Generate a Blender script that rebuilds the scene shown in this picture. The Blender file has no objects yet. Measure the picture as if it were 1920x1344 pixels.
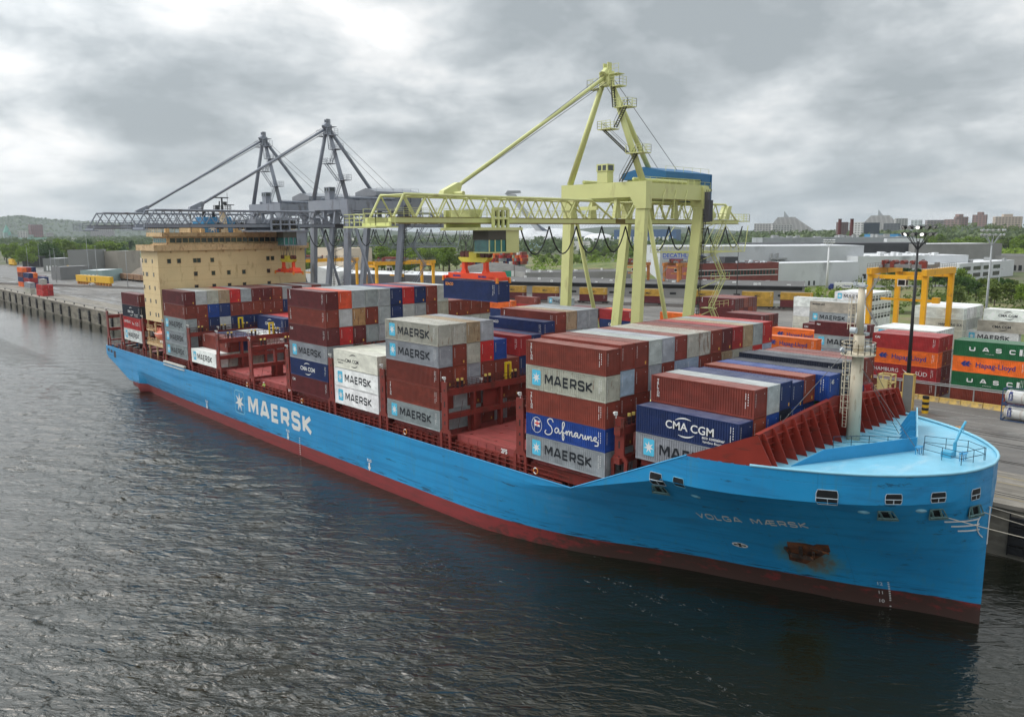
import bpy, bmesh, math, random
from mathutils import Vector, Matrix
R = math.radians
rnd = random.Random(11)
SC = bpy.context.scene
COL = SC.collection

# ------------------------------------------------------------------ camera
cam_d = bpy.data.cameras.new('camera')
cam = bpy.data.objects.new('camera', cam_d)
COL.objects.link(cam)
SC.camera = cam
cam_d.sensor_width = 36.0
cam_d.lens = 1497.72 / 1920 * 36
cam_d.clip_start = 1.0
cam_d.clip_end = 60000
_p, _y, _r = R(9.0598), R(136.6801), R(-0.3179)
_f = Vector((math.cos(_p)*math.cos(_y), math.cos(_p)*math.sin(_y), -math.sin(_p)))
_rt = Vector((math.sin(_y), -math.cos(_y), 0)); _up = _rt.cross(_f)
_r2 = _rt*math.cos(_r) + _up*math.sin(_r); _u2 = -_rt*math.sin(_r) + _up*math.cos(_r)
cam.matrix_world = Matrix(((_r2.x, _u2.x, -_f.x, 66.415), (_r2.y, _u2.y, -_f.y, -64.9),
                           (_r2.z, _u2.z, -_f.z, 37.847), (0, 0, 0, 1)))
# ------------------------------------------------------------------ view
SC.view_settings.view_transform = 'Standard'
SC.view_settings.look = 'None'
SC.view_settings.exposure = 0.0
SC.view_settings.gamma = 1.0
SC.render.engine = 'CYCLES'
SC.cycles.use_denoising = True
SC.cycles.max_bounces = 6
SC.cycles.diffuse_bounces = 2
SC.cycles.glossy_bounces = 3
SC.cycles.transparent_max_bounces = 6
SC.cycles.volume_bounces = 0

# ------------------------------------------------------------------ node helpers
class NT:
    def __init__(s, tree):
        s.t = tree; s.n = tree.nodes; s.l = tree.links
    def new(s, kind, **kw):
        nd = s.n.new(kind)
        for k, v in kw.items():
            if k == 'inp':
                for i, val in v.items(): s.set(nd, i, val)
            else: setattr(nd, k, v)
        return nd
    def set(s, nd, i, val):
        sock = nd.inputs[i]
        if isinstance(val, bpy.types.NodeSocket): s.l.new(val, sock)
        else: sock.default_value = val
    def math(s, op, a, b=0.0, c=0.0, clamp=False):
        nd = s.n.new('ShaderNodeMath'); nd.operation = op; nd.use_clamp = clamp
        s.set(nd, 0, a); s.set(nd, 1, b)
        if op in ('MULTIPLY_ADD', 'SMOOTHSTEP'): s.set(nd, 2, c)
        return nd.outputs[0]
    def mix(s, f, a, b, mode='MIX'):
        nd = s.n.new('ShaderNodeMix'); nd.data_type = 'RGBA'; nd.blend_type = mode
        s.set(nd, 0, f); s.set(nd, 6, a); s.set(nd, 7, b)
        return nd.outputs[2]
    def noise(s, vec, scale, detail=3.0, rough=0.55, dist=0.0):
        nd = s.n.new('ShaderNodeTexNoise')
        if vec is not None: s.l.new(vec, nd.inputs['Vector'])
        nd.inputs['Scale'].default_value = scale; nd.inputs['Detail'].default_value = detail
        nd.inputs['Roughness'].default_value = rough; nd.inputs['Distortion'].default_value = dist
        return nd.outputs[0]
    def ramp(s, f, stops):
        nd = s.n.new('ShaderNodeValToRGB'); s.l.new(f, nd.inputs[0])
        el = nd.color_ramp.elements
        while len(el) < len(stops): el.new(0.5)
        for e, (p, c) in zip(el, stops):
            e.position = p; e.color = c if len(c) == 4 else (*c, 1)
        return nd.outputs[0]
    def rotscale(s, vec, ang, scale, loc=(0, 0, 0)):
        return s.mapping(s.mapping(vec, (1, 1, 1), (0, 0, 0), (0, 0, ang)), scale, loc)
    def maprange(s, v, a, b, c=0.0, d=1.0):
        nd = s.n.new('ShaderNodeMapRange'); nd.clamp = True
        s.set(nd, 0, v); s.set(nd, 1, a); s.set(nd, 2, b); s.set(nd, 3, c); s.set(nd, 4, d)
        return nd.outputs[0]
    def mapping(s, vec, scale=(1, 1, 1), loc=(0, 0, 0), rot=(0, 0, 0)):
        nd = s.n.new('ShaderNodeMapping'); s.l.new(vec, nd.inputs[0])
        nd.inputs['Location'].default_value = loc; nd.inputs['Rotation'].default_value = rot
        nd.inputs['Scale'].default_value = scale
        return nd.outputs[0]

# ------------------------------------------------------------------ world: overcast sky
SUN_EL, SUN_AZ = R(48), R(222)          # azimuth measured from +X towards +Y
W = bpy.data.worlds.new('World'); SC.world = W; W.use_nodes = True
t = NT(W.node_tree); t.n.clear()
out = t.new('ShaderNodeOutputWorld'); bg = t.new('ShaderNodeBackground')
sky = t.new('ShaderNodeTexSky', sky_type='NISHITA', sun_disc=False, sun_elevation=SUN_EL,
            sun_rotation=R(90) - SUN_AZ, altitude=50, air_density=1.2, dust_density=2.0)
tc = t.new('ShaderNodeTexCoord')
sep = t.new('ShaderNodeSeparateXYZ', inp={0: tc.outputs['Generated']})
zz = t.math('MAXIMUM', sep.outputs[2], 0.0)
den = t.math('ADD', zz, 0.16)
px_ = t.math('DIVIDE', sep.outputs[0], den); py_ = t.math('DIVIDE', sep.outputs[1], den)
cv = t.new('ShaderNodeCombineXYZ', inp={0: px_, 1: py_, 2: 0.0}).outputs[0]
wv = t.new('ShaderNodeTexNoise', inp={'Vector': tc.outputs['Generated'], 'Scale': 5.0, 'Detail': 6.0, 'Roughness': 0.6})
wsub = t.new('ShaderNodeVectorMath', operation='SUBTRACT', inp={0: wv.outputs['Color'], 1: (.5, .5, .5)})
wsc = t.new('ShaderNodeVectorMath', operation='MULTIPLY', inp={0: wsub.outputs[0], 1: (.16, .16, .12)})
wdir = t.new('ShaderNodeVectorMath', operation='ADD', inp={0: tc.outputs['Generated'], 1: wsc.outputs[0]}).outputs[0]
# cloud lumps: noise on the view direction, flattened a little towards the horizon
zs_ = t.math('POWER', t.math('ADD', zz, 0.02), 0.62)
sv_ = t.new('ShaderNodeCombineXYZ', inp={0: sep.outputs[0], 1: sep.outputs[1], 2: t.math('MULTIPLY', zs_, 1.9)}).outputs[0]
n1 = t.noise(t.mapping(sv_, (1, 1, 1), (3.7, 1.9, 0.6)), 1.9, 9.0, 0.50, 0.15)
n2 = t.noise(t.mapping(sv_, (1, 1, 1), (9.1, 4.2, 1.3)), 5.2, 8.0, 0.56, 0.2)
bil = t.math('ABSOLUTE', t.math('SUBTRACT', t.noise(t.mapping(sv_, (1, 1, 1), (2.2, 6.6, 2.1)), 4.2, 7.0, 0.52, 0.3), 0.5))
nn = t.math('ADD', t.math('ADD', t.math('MULTIPLY', n1, 0.85), t.math('MULTIPLY', n2, 0.62)), t.math('MULTIPLY', bil, 0.75))
nn = t.math('SUBTRACT', nn, 0.262)
# the larger cloud masses, then three added unseen patches: bearing of each, how wide, how bright
for (u, v, sg, am) in ((600, 60, .13, .10), (760, 150, .10, .04), (50, 110, .17, -.10), (120, 225, .07, .09), (260, 270, .10, -.09), (440, 262, .09, -.11), (480, 335, .07, .12), (50, 325, .10, .07),
                       (180, 372, .09, -.07), (860, 100, .13, -.08), (760, 290, .10, .06), (1850, 170, .15, -.05), (980, 250, .10, .03),
                       (1300, -620, .36, -.34), (820, -850, .28, -.10), (-800, 330, .24, .26)):  # unseen dark and bright patches, added to shape the water's reflections
    c_ = (_f + _r2*((u-960)/1497.72) - _u2*((v-672)/1497.72)).normalized()
    df = t.new('ShaderNodeVectorMath', operation='DISTANCE', inp={0: wdir, 1: tuple(c_)}).outputs['Value']
    q_ = t.math('DIVIDE', df, sg); g_ = t.math('EXPONENT', t.math('MULTIPLY', t.math('MULTIPLY', q_, q_), -1.0))
    nn = t.math('ADD', nn, t.math('MULTIPLY', g_, am))
cl = t.ramp(nn, [(0.34, (0.355, 0.395, 0.42)), (0.43, (0.46, 0.50, 0.525)), (0.51, (0.61, 0.645, 0.665)),
                 (0.59, (0.77, 0.785, 0.79)), (0.70, (0.98, 0.98, 0.98))])
# a bank of blue-grey rain cloud low over the horizon
low = t.maprange(sep.outputs[2], 0.0, 0.11, 1.0, 0.0)
lown = t.noise(t.mapping(tc.outputs['Generated'], (2.6, 2.6, 9.0)), 2.4, 7.0, 0.56, 0.2)
lowc = t.ramp(lown, [(0.38, (0.36, 0.425, 0.465)), (0.5, (0.48, 0.54, 0.575)), (0.62, (0.76, 0.785, 0.795))])
cl2 = t.mix(t.math('MULTIPLY', low, 0.7), cl, lowc)
skyc = t.mix(1.0, sky.outputs[0], (0.09, 0.09, 0.09, 1), 'MULTIPLY')
fin = t.mix(0.975, skyc, cl2)
# the cloud sheet is brighter overhead and round the hidden sun
_sd = (math.cos(SUN_EL)*math.cos(SUN_AZ), math.cos(SUN_EL)*math.sin(SUN_AZ), math.sin(SUN_EL))
sdot = t.math('MAXIMUM', t.new('ShaderNodeVectorMath', operation='DOT_PRODUCT', inp={0: tc.outputs['Generated'], 1: _sd}).outputs['Value'], 0.0)
glow = t.math('MULTIPLY', t.math('POWER', sdot, 4.0), 1.2)
# added bright sky patch, out of view up left, to light water and ship
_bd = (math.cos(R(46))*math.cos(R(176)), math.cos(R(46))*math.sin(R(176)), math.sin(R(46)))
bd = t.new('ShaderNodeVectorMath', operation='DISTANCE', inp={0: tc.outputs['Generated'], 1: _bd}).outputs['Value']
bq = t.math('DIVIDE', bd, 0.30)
skyfill = t.math('MULTIPLY', t.math('EXPONENT', t.math('MULTIPLY', t.math('MULTIPLY', bq, bq), -1.0)), 7.0)
glow = t.math('ADD', glow, skyfill)
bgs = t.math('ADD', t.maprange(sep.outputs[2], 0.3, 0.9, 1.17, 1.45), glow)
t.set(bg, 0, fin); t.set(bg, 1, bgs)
t.l.new(bg.outputs[0], out.inputs[0])
# ------------------------------------------------------------------ sun behind the cloud
sd = bpy.data.lights.new('sun', 'SUN'); sd.energy = 1.5; sd.angle = R(25); sd.color = (1.0, 0.965, 0.92)
so = bpy.data.objects.new('sun', sd); COL.objects.link(so); so.location = (0, 0, 300)
_d = Vector((math.cos(SUN_EL)*math.cos(SUN_AZ), math.cos(SUN_EL)*math.sin(SUN_AZ), math.sin(SUN_EL)))
so.rotation_euler = (-_d).to_track_quat('-Z', 'Y').to_euler()

# ------------------------------------------------------------------ materials
MATS = {}
def mat(name, color, rough=0.6, var=0.12, scale=0.5, dirt=None, dirt_amt=0.0, dirt_scale=(1, 1, 1), metal=0.0,
        bump=0.0, bscale=5.0, spec=0.4, coords='Object'):
    if name in MATS: return MATS[name]
    m = bpy.data.materials.new(name); m.use_nodes = True
    t = NT(m.node_tree); b = t.n['Principled BSDF']
    tc = t.new('ShaderNodeTexCoord').outputs[coords]
    c = (*color, 1)
    n = t.noise(tc, scale, 4.0, 0.6)
    v = t.maprange(n, 0.3, 0.7, 1 - var, 1 + var)
    cc = t.mix(1.0, c, t.new('ShaderNodeCombineXYZ', inp={0: v, 1: v, 2: v}).outputs[0], 'MULTIPLY')
    if dirt is not None:
        dn = t.noise(t.mapping(tc, dirt_scale), 1.0, 6.0, 0.65)
        cc = t.mix(t.maprange(dn, 0.62 - dirt_amt*0.3, 0.75 - dirt_amt*0.2), cc, (*dirt, 1))
    t.set(b, 'Base Color', cc); b.inputs['Roughness'].default_value = rough
    b.inputs['Metallic'].default_value = metal
    b.inputs['Specular IOR Level'].default_value = spec
    if bump:
        bn = t.noise(tc, bscale, 4.0, 0.6)
        bp = t.new('ShaderNodeBump', inp={'Strength': bump, 'Distance': 0.1, 'Height': bn})
        t.l.new(bp.outputs[0], b.inputs['Normal'])
    MATS[name] = m
    return m
def flat(name, color, rough=0.6): return mat(name, color, rough, 0.05, 1.0)

def hull_mat():
    m = bpy.data.materials.new('hull_blue_paint'); m.use_nodes = True; t = NT(m.node_tree); b = t.n['Principled BSDF']
    tc = t.new('ShaderNodeTexCoord').outputs['Object']; sp = t.new('ShaderNodeSeparateXYZ', inp={0: tc}); X, Y, Z = sp.outputs
    n = t.noise(tc, .10, 4, .6)
    c = t.mix(t.maprange(n, .35, .65), (0.013, 0.250, 0.53, 1), (0.016, 0.300, 0.61, 1))
    # repainted patches with soft rectangular edges, and faint horizontal runs
    run = t.noise(t.mapping(tc, (.045, .3, 1.1)), 1.0, 5, .6)
    c = t.mix(t.maprange(run, .50, .62, 0, .6), c, (0.010, 0.19, 0.41, 1))
    st = t.noise(t.mapping(tc, (1.4, 1.4, .16), (5, 5, 5)), 1.0, 5, .62)
    c = t.mix(t.maprange(st, .56, .70, 0, .45), c, (0.05, 0.24, 0.38, 1))
    # plate seams
    fx = t.math('ABSOLUTE', t.math('SUBTRACT', t.math('FRACT', t.math('DIVIDE', X, 11.5)), .5)); fz = t.math('ABSOLUTE', t.math('SUBTRACT', t.math('FRACT', t.math('DIVIDE', t.math('ADD', Z, .6), 2.6)), .5))
    seam = t.math('MAXIMUM', t.maprange(fx, .4965, .499, 0, 1), t.maprange(fz, .488, .495, 0, 1))
    c = t.mix(t.math('MULTIPLY', seam, t.maprange(run, .35, .6, .25, .7)), c, (0.008, 0.15, 0.33, 1))
    # dark fender scrapes along the boot top and scattered rubs
    sc1 = t.noise(t.mapping(tc, (.28, .6, 5.5), (2, 0, 1)), 1.0, 4, .55)
    zone = t.math('MULTIPLY', t.maprange(Z, 3.6, 2.3, 0, 1), t.maprange(sc1, .57, .60))
    zone2 = t.math('MULTIPLY', t.maprange(t.noise(t.mapping(tc, (.18, .5, 1.3), (7, 2, 4)), 1.0, 6, .7), .63, .66), .6)
    c = t.mix(t.math('MAXIMUM', t.math('MULTIPLY', zone, .9), zone2), c, (0.012, 0.035, 0.06, 1))
    # rust bleeding from the anchor pocket
    dx = t.math('DIVIDE', t.math('SUBTRACT', X, 30.9), 3.4); dz = t.math('DIVIDE', t.math('SUBTRACT', Z, 4.7), 2.5)
    r2 = t.math('SQRT', t.math('ADD', t.math('MULTIPLY', dx, dx), t.math('MULTIPLY', dz, dz)))
    rn = t.noise(t.mapping(tc, (1.1, 1.1, .35)), 1.0, 6, .68)
    ra = t.math('ADD', t.math('MULTIPLY', rn, 1.1), t.math('SUBTRACT', .55, r2))
    side = t.math('LESS_THAN', Y, 17.5)
    c = t.mix(t.math('MULTIPLY', side, t.maprange(ra, .05, .5, 0, .75)), c, (0.085, 0.24, 0.24, 1))
    c = t.mix(t.math('MULTIPLY', side, t.maprange(ra, .42, .75, 0, .9)), c, (0.17, 0.10, 0.045, 1))
    t.set(b, 'Base Color', c); t.set(b, 'Roughness', t.maprange(run, .35, .65, .30, .52)); b.inputs['Specular IOR Level'].default_value = .5
    w = t.noise(t.mapping(tc, (.35, .35, .35)), 1.0, 3, .5)
    hgt = t.math('ADD', t.math('MULTIPLY', w, .13), t.math('MULTIPLY', seam, -.02))
    bp = t.new('ShaderNodeBump', inp={'Strength': .5, 'Distance': 1.0, 'Height': hgt}); t.l.new(bp.outputs[0], b.inputs['Normal'])
    return m
M_blue = hull_mat()
M_deckblue = mat('deck_blue_paint', (0.20, 0.50, 0.66), 0.33, 0.10, 0.35, (0.33, 0.56, 0.68), 0.3, (0.6, 0.25, 1), spec=0.5)
M_bluedark = mat('bulwark_blue_paint', (0.03, 0.27, 0.52), 0.4, 0.08, 0.5)
def boot_mat():
    m = bpy.data.materials.new('antifouling_red_paint'); m.use_nodes = True; t = NT(m.node_tree); b = t.n['Principled BSDF']
    tc = t.new('ShaderNodeTexCoord').outputs['Object']; sp = t.new('ShaderNodeSeparateXYZ', inp={0: tc})
    n = t.noise(t.mapping(tc, (.25, .25, 1.6)), 1.0, 6, .65)
    c = t.mix(t.maprange(n, .35, .7), (0.27, 0.032, 0.034, 1), (0.17, 0.030, 0.030, 1))
    g = t.noise(t.mapping(tc, (.5, .5, 1.2), (3, 1, 0)), 1.0, 6, .7)          # brown river growth, thicker towards the bow and the waterline
    amt = t.math('ADD', g, t.math('ADD', t.maprange(sp.outputs[0], -20, 12, -.25, .18), t.maprange(sp.outputs[2], 0, 1.2, .10, 0)))
    c = t.mix(t.maprange(amt, .48, .66), c, (0.060, 0.030, 0.024, 1))
    t.set(b, 'Base Color', c); b.inputs['Roughness'].default_value = .5
    return m
M_boot = boot_mat()
M_red = mat('deck_red_oxide_paint', (0.20, 0.030, 0.022), 0.55, 0.18, 0.35, (0.10, 0.03, 0.02), 0.3, (0.7, 0.7, 0.5))
M_hatch = mat('hatch_cover_red_paint', (0.30, 0.060, 0.055), 0.6, 0.16, 0.5, (0.14, 0.045, 0.035), 0.35, (0.25, 1.2, 1))
M_bread = mat('breakwater_red_paint', (0.27, 0.030, 0.018), 0.5, 0.14, 0.4, (0.13, 0.03, 0.02), 0.3, (0.5, 0.5, 2))
M_cream = mat('deckhouse_buff_paint', (0.74, 0.57, 0.31), 0.55, 0.06, 0.25, (0.5, 0.34, 0.16), 0.12, (0.8, 0.8, 0.25))
M_creamtrim = mat('deckhouse_trim_paint', (0.64, 0.46, 0.25), 0.55, 0.12, 1.0, (0.33, 0.18, 0.09), 0.35, (2, 2, 1))
M_mast = mat('mast_buff_paint', (0.60, 0.53, 0.40), 0.5, 0.08, 0.6, (0.3, 0.2, 0.12), 0.2, (2, 2, 0.5))
M_white = mat('white_paint', (0.74, 0.75, 0.73), 0.5, 0.06, 0.8)
M_dark = flat('dark_opening', (0.012, 0.013, 0.014), 0.4)
M_glass = mat('window_glass', (0.03, 0.04, 0.04), 0.08, 0.2, 0.4, spec=0.8)
M_greenglass = mat('green_cab_glass', (0.03, 0.16, 0.15), 0.1, 0.3, 0.8, spec=0.8)
M_steel = mat('galvanised_steel', (0.32, 0.33, 0.33), 0.45, 0.12, 1.0, metal=0.3)
M_black = flat('black_rubber', (0.015, 0.015, 0.016), 0.65)
M_yellow = mat('yellow_paint', (0.72, 0.42, 0.02), 0.5, 0.1, 0.7)
M_barrier = mat('barrier_yellow_paint', (0.62, 0.42, 0.12), 0.7, 0.15, 1.2, (0.35, 0.27, 0.17), 0.4, (1, 1, 1))
M_rtg = mat('gantry_amber_paint', (0.78, 0.38, 0.012), 0.45, 0.07, 0.4, (0.4, 0.2, 0.05), 0.15, (0.6, 0.6, 0.3))
M_rtg2 = mat('gantry_rusty_orange_paint', (0.50, 0.19, 0.04), 0.55, 0.14, 0.5, (0.22, 0.1, 0.05), 0.35, (0.6, 0.6, 0.3))
M_cgreen = mat('crane_yellow_green_paint', (0.62, 0.64, 0.28), 0.42, 0.06, 0.15, (0.46, 0.44, 0.20), 0.1, (0.5, 0.5, 0.15))
M_cgrey = mat('crane_grey_paint', (0.25, 0.275, 0.32), 0.5, 0.07, 0.15, (0.12, 0.12, 0.13), 0.2, (0.5, 0.5, 0.15))
M_cbrown = mat('crane_rail_grime', (0.20, 0.15, 0.05), 0.7, 0.2, 0.6)
M_blueroof = mat('machine_house_blue', (0.018, 0.13, 0.29), 0.4, 0.08, 0.3)
M_spread = mat('spreader_red_orange', (0.80, 0.07, 0.02), 0.4, 0.08, 0.7)
M_rope = flat('mooring_rope_cream', (0.50, 0.46, 0.38), 0.8)
M_cable = flat('steel_wire_rope', (0.10, 0.10, 0.10), 0.5)
M_rust = mat('heavy_rust', (0.16, 0.055, 0.02), 0.85, 0.35, 0.9, (0.02, 0.012, 0.01), 0.5, (1, 1, 1))
M_logoblue = mat('emblem_light_blue', (0.09, 0.50, 0.72), 0.45, 0.08, 0.8)
M_ink = flat('lettering_black', (0.010, 0.014, 0.020), 0.5)
M_navyink = flat('lettering_navy', (0.02, 0.04, 0.20), 0.5)
M_blueink = flat('lettering_blue', (0.01, 0.08, 0.55), 0.5)
M_whiteink = flat('lettering_white', (0.72, 0.73, 0.72), 0.5)
M_orangeink = flat('lettering_orange', (0.75, 0.28, 0.05), 0.5)
M_redink = flat('lettering_red', (0.65, 0.04, 0.03), 0.5)
M_concrete = mat('quay_wall_concrete', (0.215, 0.195, 0.155), 0.9, 0.28, 0.25, (0.085, 0.075, 0.06), 0.55, (0.12, 0.12, 0.5), bump=0.5, bscale=1.2)
M_skin = flat('skin', (0.42, 0.24, 0.17), 0.6)
M_hivis = flat('hi_vis_yellow_green', (0.50, 0.75, 0.03), 0.6)
M_boil = flat('blue_overalls', (0.03, 0.06, 0.28), 0.7)
M_trous = flat('dark_trousers', (0.03, 0.035, 0.05), 0.7)
M_boat = mat('lifeboat_orange_paint', (0.72, 0.20, 0.12), 0.45, 0.08, 0.8)
M_tree = None

# container paint: colour from the object, alpha = how rusty
def container_mat(name, roof=False):
    m = bpy.data.materials.new(name); m.use_nodes = True
    t = NT(m.node_tree); b = t.n['Principled BSDF']
    oi = t.new('ShaderNodeObjectInfo'); tc = t.new('ShaderNodeTexCoord').outputs['Object']
    rv = t.math('MULTIPLY', oi.outputs['Random'], 97.0)
    off = t.new('ShaderNodeCombineXYZ', inp={0: rv, 1: rv, 2: rv}).outputs[0]
    add = t.new('ShaderNodeVectorMath', operation='ADD'); t.l.new(tc, add.inputs[0]); t.l.new(off, add.inputs[1])
    v = add.outputs[0]
    n = t.noise(v, 0.7, 5.0, 0.6)
    val = t.maprange(n, 0.3, 0.7, 0.86, 1.14)
    rnd1 = t.maprange(oi.outputs['Random'], 0, 1, 0.9, 1.1)
    val = t.math('MULTIPLY', val, rnd1)
    c = t.mix(1.0, oi.outputs['Color'], t.new('ShaderNodeCombineXYZ', inp={0: val, 1: val, 2: val}).outputs[0], 'MULTIPLY')
    al = oi.outputs['Alpha']
    streak = t.noise(t.mapping(v, (3.5, 3.5, 0.55)), 1.0, 5.0, 0.7)
    lo = t.maprange(al, 0.0, 1.0, 0.78, 0.50)
    hi = t.math('ADD', lo, 0.10)
    c = t.mix(t.maprange(streak, lo, hi, 0.0, 0.8), c, (0.17, 0.075, 0.035, 1))
    grime = t.noise(v, 2.6, 6.0, 0.7)
    c = t.mix(t.maprange(grime, 0.5, 0.85, 0.0, 0.28), c, (0.10, 0.085, 0.07, 1))
    fade = t.noise(t.mapping(v, (.5, .5, .9), (3, 8, 2)), 1.0, 3, .5)
    fv = t.maprange(fade, .46, .62, 1.0, 1.22); c = t.mix(1.0, c, t.new('ShaderNodeCombineXYZ', inp={0: fv, 1: fv, 2: fv}).outputs[0], 'MULTIPLY')
    if roof:
        c = t.mix(t.maprange(n, 0.35, 0.65, 0.10, 0.26), c, (0.42, 0.40, 0.38, 1))
        patch = t.noise(t.mapping(v, (0.4, 1.4, 1)), 1.3, 6.0, 0.7)
        c = t.mix(t.maprange(patch, lo, hi, 0.0, 0.55), c, (0.22, 0.10, 0.05, 1))
    t.set(b, 'Base Color', c); b.inputs['Roughness'].default_value = 0.52
    b.inputs['Specular IOR Level'].default_value = 0.4
    return m
M_cont = container_mat('container_paint')
M_croof = container_mat('container_roof_paint', True)

# ------------------------------------------------------------------ mesh builder
class MB:
    def __init__(s): s.v = []; s.f = []; s.mi = []; s.m = 0
    def face(s, pts):
        i = len(s.v); s.v += [tuple(p) for p in pts]; s.f.append(tuple(range(i, i+len(pts)))); s.mi.append(s.m)
    def box(s, a, b):
        (x0, y0, z0), (x1, y1, z1) = a, b
        x0, x1 = min(x0, x1), max(x0, x1); y0, y1 = min(y0, y1), max(y0, y1); z0, z1 = min(z0, z1), max(z0, z1)
        i = len(s.v)
        s.v += [(x0, y0, z0), (x1, y0, z0), (x1, y1, z0), (x0, y1, z0), (x0, y0, z1), (x1, y0, z1), (x1, y1, z1), (x0, y1, z1)]
        for q in ((0, 3, 2, 1), (4, 5, 6, 7), (0, 1, 5, 4), (1, 2, 6, 5), (2, 3, 7, 6), (3, 0, 4, 7)):
            s.f.append(tuple(i+k for k in q)); s.mi.append(s.m)
        return s
    def tube(s, a, b, r, n=6, r2=None, cap=True):
        a, b = Vector(a), Vector(b); d = (b-a)
        if d.length < 1e-6: return s
        d.normalize(); u = d.orthogonal().normalized(); w = d.cross(u)
        r2 = r if r2 is None else r2
        i = len(s.v)
        for p, rr in ((a, r), (b, r2)):
            for k in range(n):
                an = 2*math.pi*k/n; s.v.append(tuple(p + (u*math.cos(an) + w*math.sin(an))*rr))
        for k in range(n):
            s.f.append((i+k, i+(k+1) % n, i+n+(k+1) % n, i+n+k)); s.mi.append(s.m)
        if cap:
            s.f.append(tuple(i+k for k in range(n))[::-1]); s.mi.append(s.m)
            s.f.append(tuple(i+n+k for k in range(n))); s.mi.append(s.m)
        return s
    def bar(s, a, b, w, h=None):
        """square bar from a to b"""
        h = w if h is None else h
        a, b = Vector(a), Vector(b); d = (b-a).normalized()
        z = Vector((0, 0, 1)) if abs(d.z) < 0.98 else Vector((1, 0, 0))
        u = d.cross(z).normalized(); vv = u.cross(d)
        i = len(s.v)
        for p in (a, b):
            for (p1, q1) in ((-1, -1), (1, -1), (1, 1), (-1, 1)):
                s.v.append(tuple(p + u*(p1*w/2) + vv*(q1*h/2)))
        for q in ((0, 1, 2, 3), (7, 6, 5, 4), (0, 4, 5, 1), (1, 5, 6, 2), (2, 6, 7, 3), (3, 7, 4, 0)):
            s.f.append(tuple(i+k for k in q)); s.mi.append(s.m)
        return s
    def path(s, pts, r, n=6):
        P = [Vector(p) for p in pts]; closed = (P[0]-P[-1]).length < 1e-4
        if closed: P = P[:-1]
        N = len(P); base = len(s.v); up = None
        for k in range(N):
            if closed: d = P[(k+1) % N]-P[k-1]
            else: d = P[min(k+1, N-1)]-P[max(k-1, 0)]
            d.normalize()
            u = d.orthogonal().normalized() if up is None else (up-d*up.dot(d)).normalized()
            up = u; w = d.cross(u)
            for j in range(n):
                an = 2*math.pi*j/n; s.v.append(tuple(P[k]+(u*math.cos(an)+w*math.sin(an))*r))
        for k in range(N if closed else N-1):
            q = (k+1) % N
            for j in range(n): s.f.append((base+k*n+j, base+k*n+(j+1) % n, base+q*n+(j+1) % n, base+q*n+j)); s.mi.append(s.m)
        if not closed:
            s.f.append(tuple(base+j for j in range(n))[::-1]); s.mi.append(s.m); s.f.append(tuple(base+(N-1)*n+j for j in range(n))); s.mi.append(s.m)
        return s
    def prism(s, poly, off):
        """closed polygon (list of 3-vectors) swept by the vector off"""
        n = len(poly); i = len(s.v); off = Vector(off)
        s.v += [tuple(p) for p in poly]; s.v += [tuple(Vector(p)+off) for p in poly]
        s.f.append(tuple(range(i+n-1, i-1, -1))); s.mi.append(s.m)
        s.f.append(tuple(range(i+n, i+2*n))); s.mi.append(s.m)
        for k in range(n):
            s.f.append((i+k, i+(k+1) % n, i+n+(k+1) % n, i+n+k)); s.mi.append(s.m)
        return s
    def rail(s, pts, h=1.1, r=0.035, step=2.0, rails=2, n=4):
        for a, b in zip(pts[:-1], pts[1:]):
            a, b = Vector(a), Vector(b); L = (b-a).length; k = max(1, int(L/step))
            for j in range(k+1):
                p = a.lerp(b, j/k); s.tube(p, p+Vector((0, 0, h)), r, n, cap=False)
            for q in range(rails):
                o = Vector((0, 0, h*(q+1)/rails)); s.tube(a+o, b+o, r, n, cap=False)
        return s
    def mesh(s, name, mats, smooth=False):
        me = bpy.data.meshes.new(name); me.from_pydata(s.v, [], s.f)
        if not isinstance(mats, (list, tuple)): mats = [mats]
        for m in mats: me.materials.append(m)
        me.polygons.foreach_set('material_index', s.mi)
        if smooth: me.polygons.foreach_set('use_smooth', [True]*len(s.f))
        me.update()
        return me

def link(name, data, parent=None, loc=None, rot=None):
    o = bpy.data.objects.new(name, data); COL.objects.link(o)
    if parent is not None: o.parent = parent
    if loc is not None: o.location = loc
    if rot is not None: o.rotation_euler = rot
    return o
def tag(o, label, cat, group=None):
    o['label'] = label; o['category'] = cat
    if group: o['group'] = group
    return o
def thing(name, label, cat, loc=(0, 0, 0), rz=0, group=None):
    o = bpy.data.objects.new(name, None); COL.objects.link(o); o.empty_display_size = 0.5
    o.location = loc; o.rotation_euler = (0, 0, rz)
    return tag(o, label, cat, group)
def part(name, mb, mats, parent, smooth=False, loc=None):
    return link(name, mb.mesh(name, mats, smooth), parent, loc)
def struct(name, mb, mats, kind='structure', smooth=False):
    o = link(name, mb.mesh(name, mats, smooth)); o['kind'] = kind
    return o
def copy_tree(o, parent=None):
    c = o.copy(); COL.objects.link(c)
    if parent is not None: c.parent = parent
    for ch in o.children: copy_tree(ch, c)
    return c
def word(root, w=None):
    pass

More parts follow.
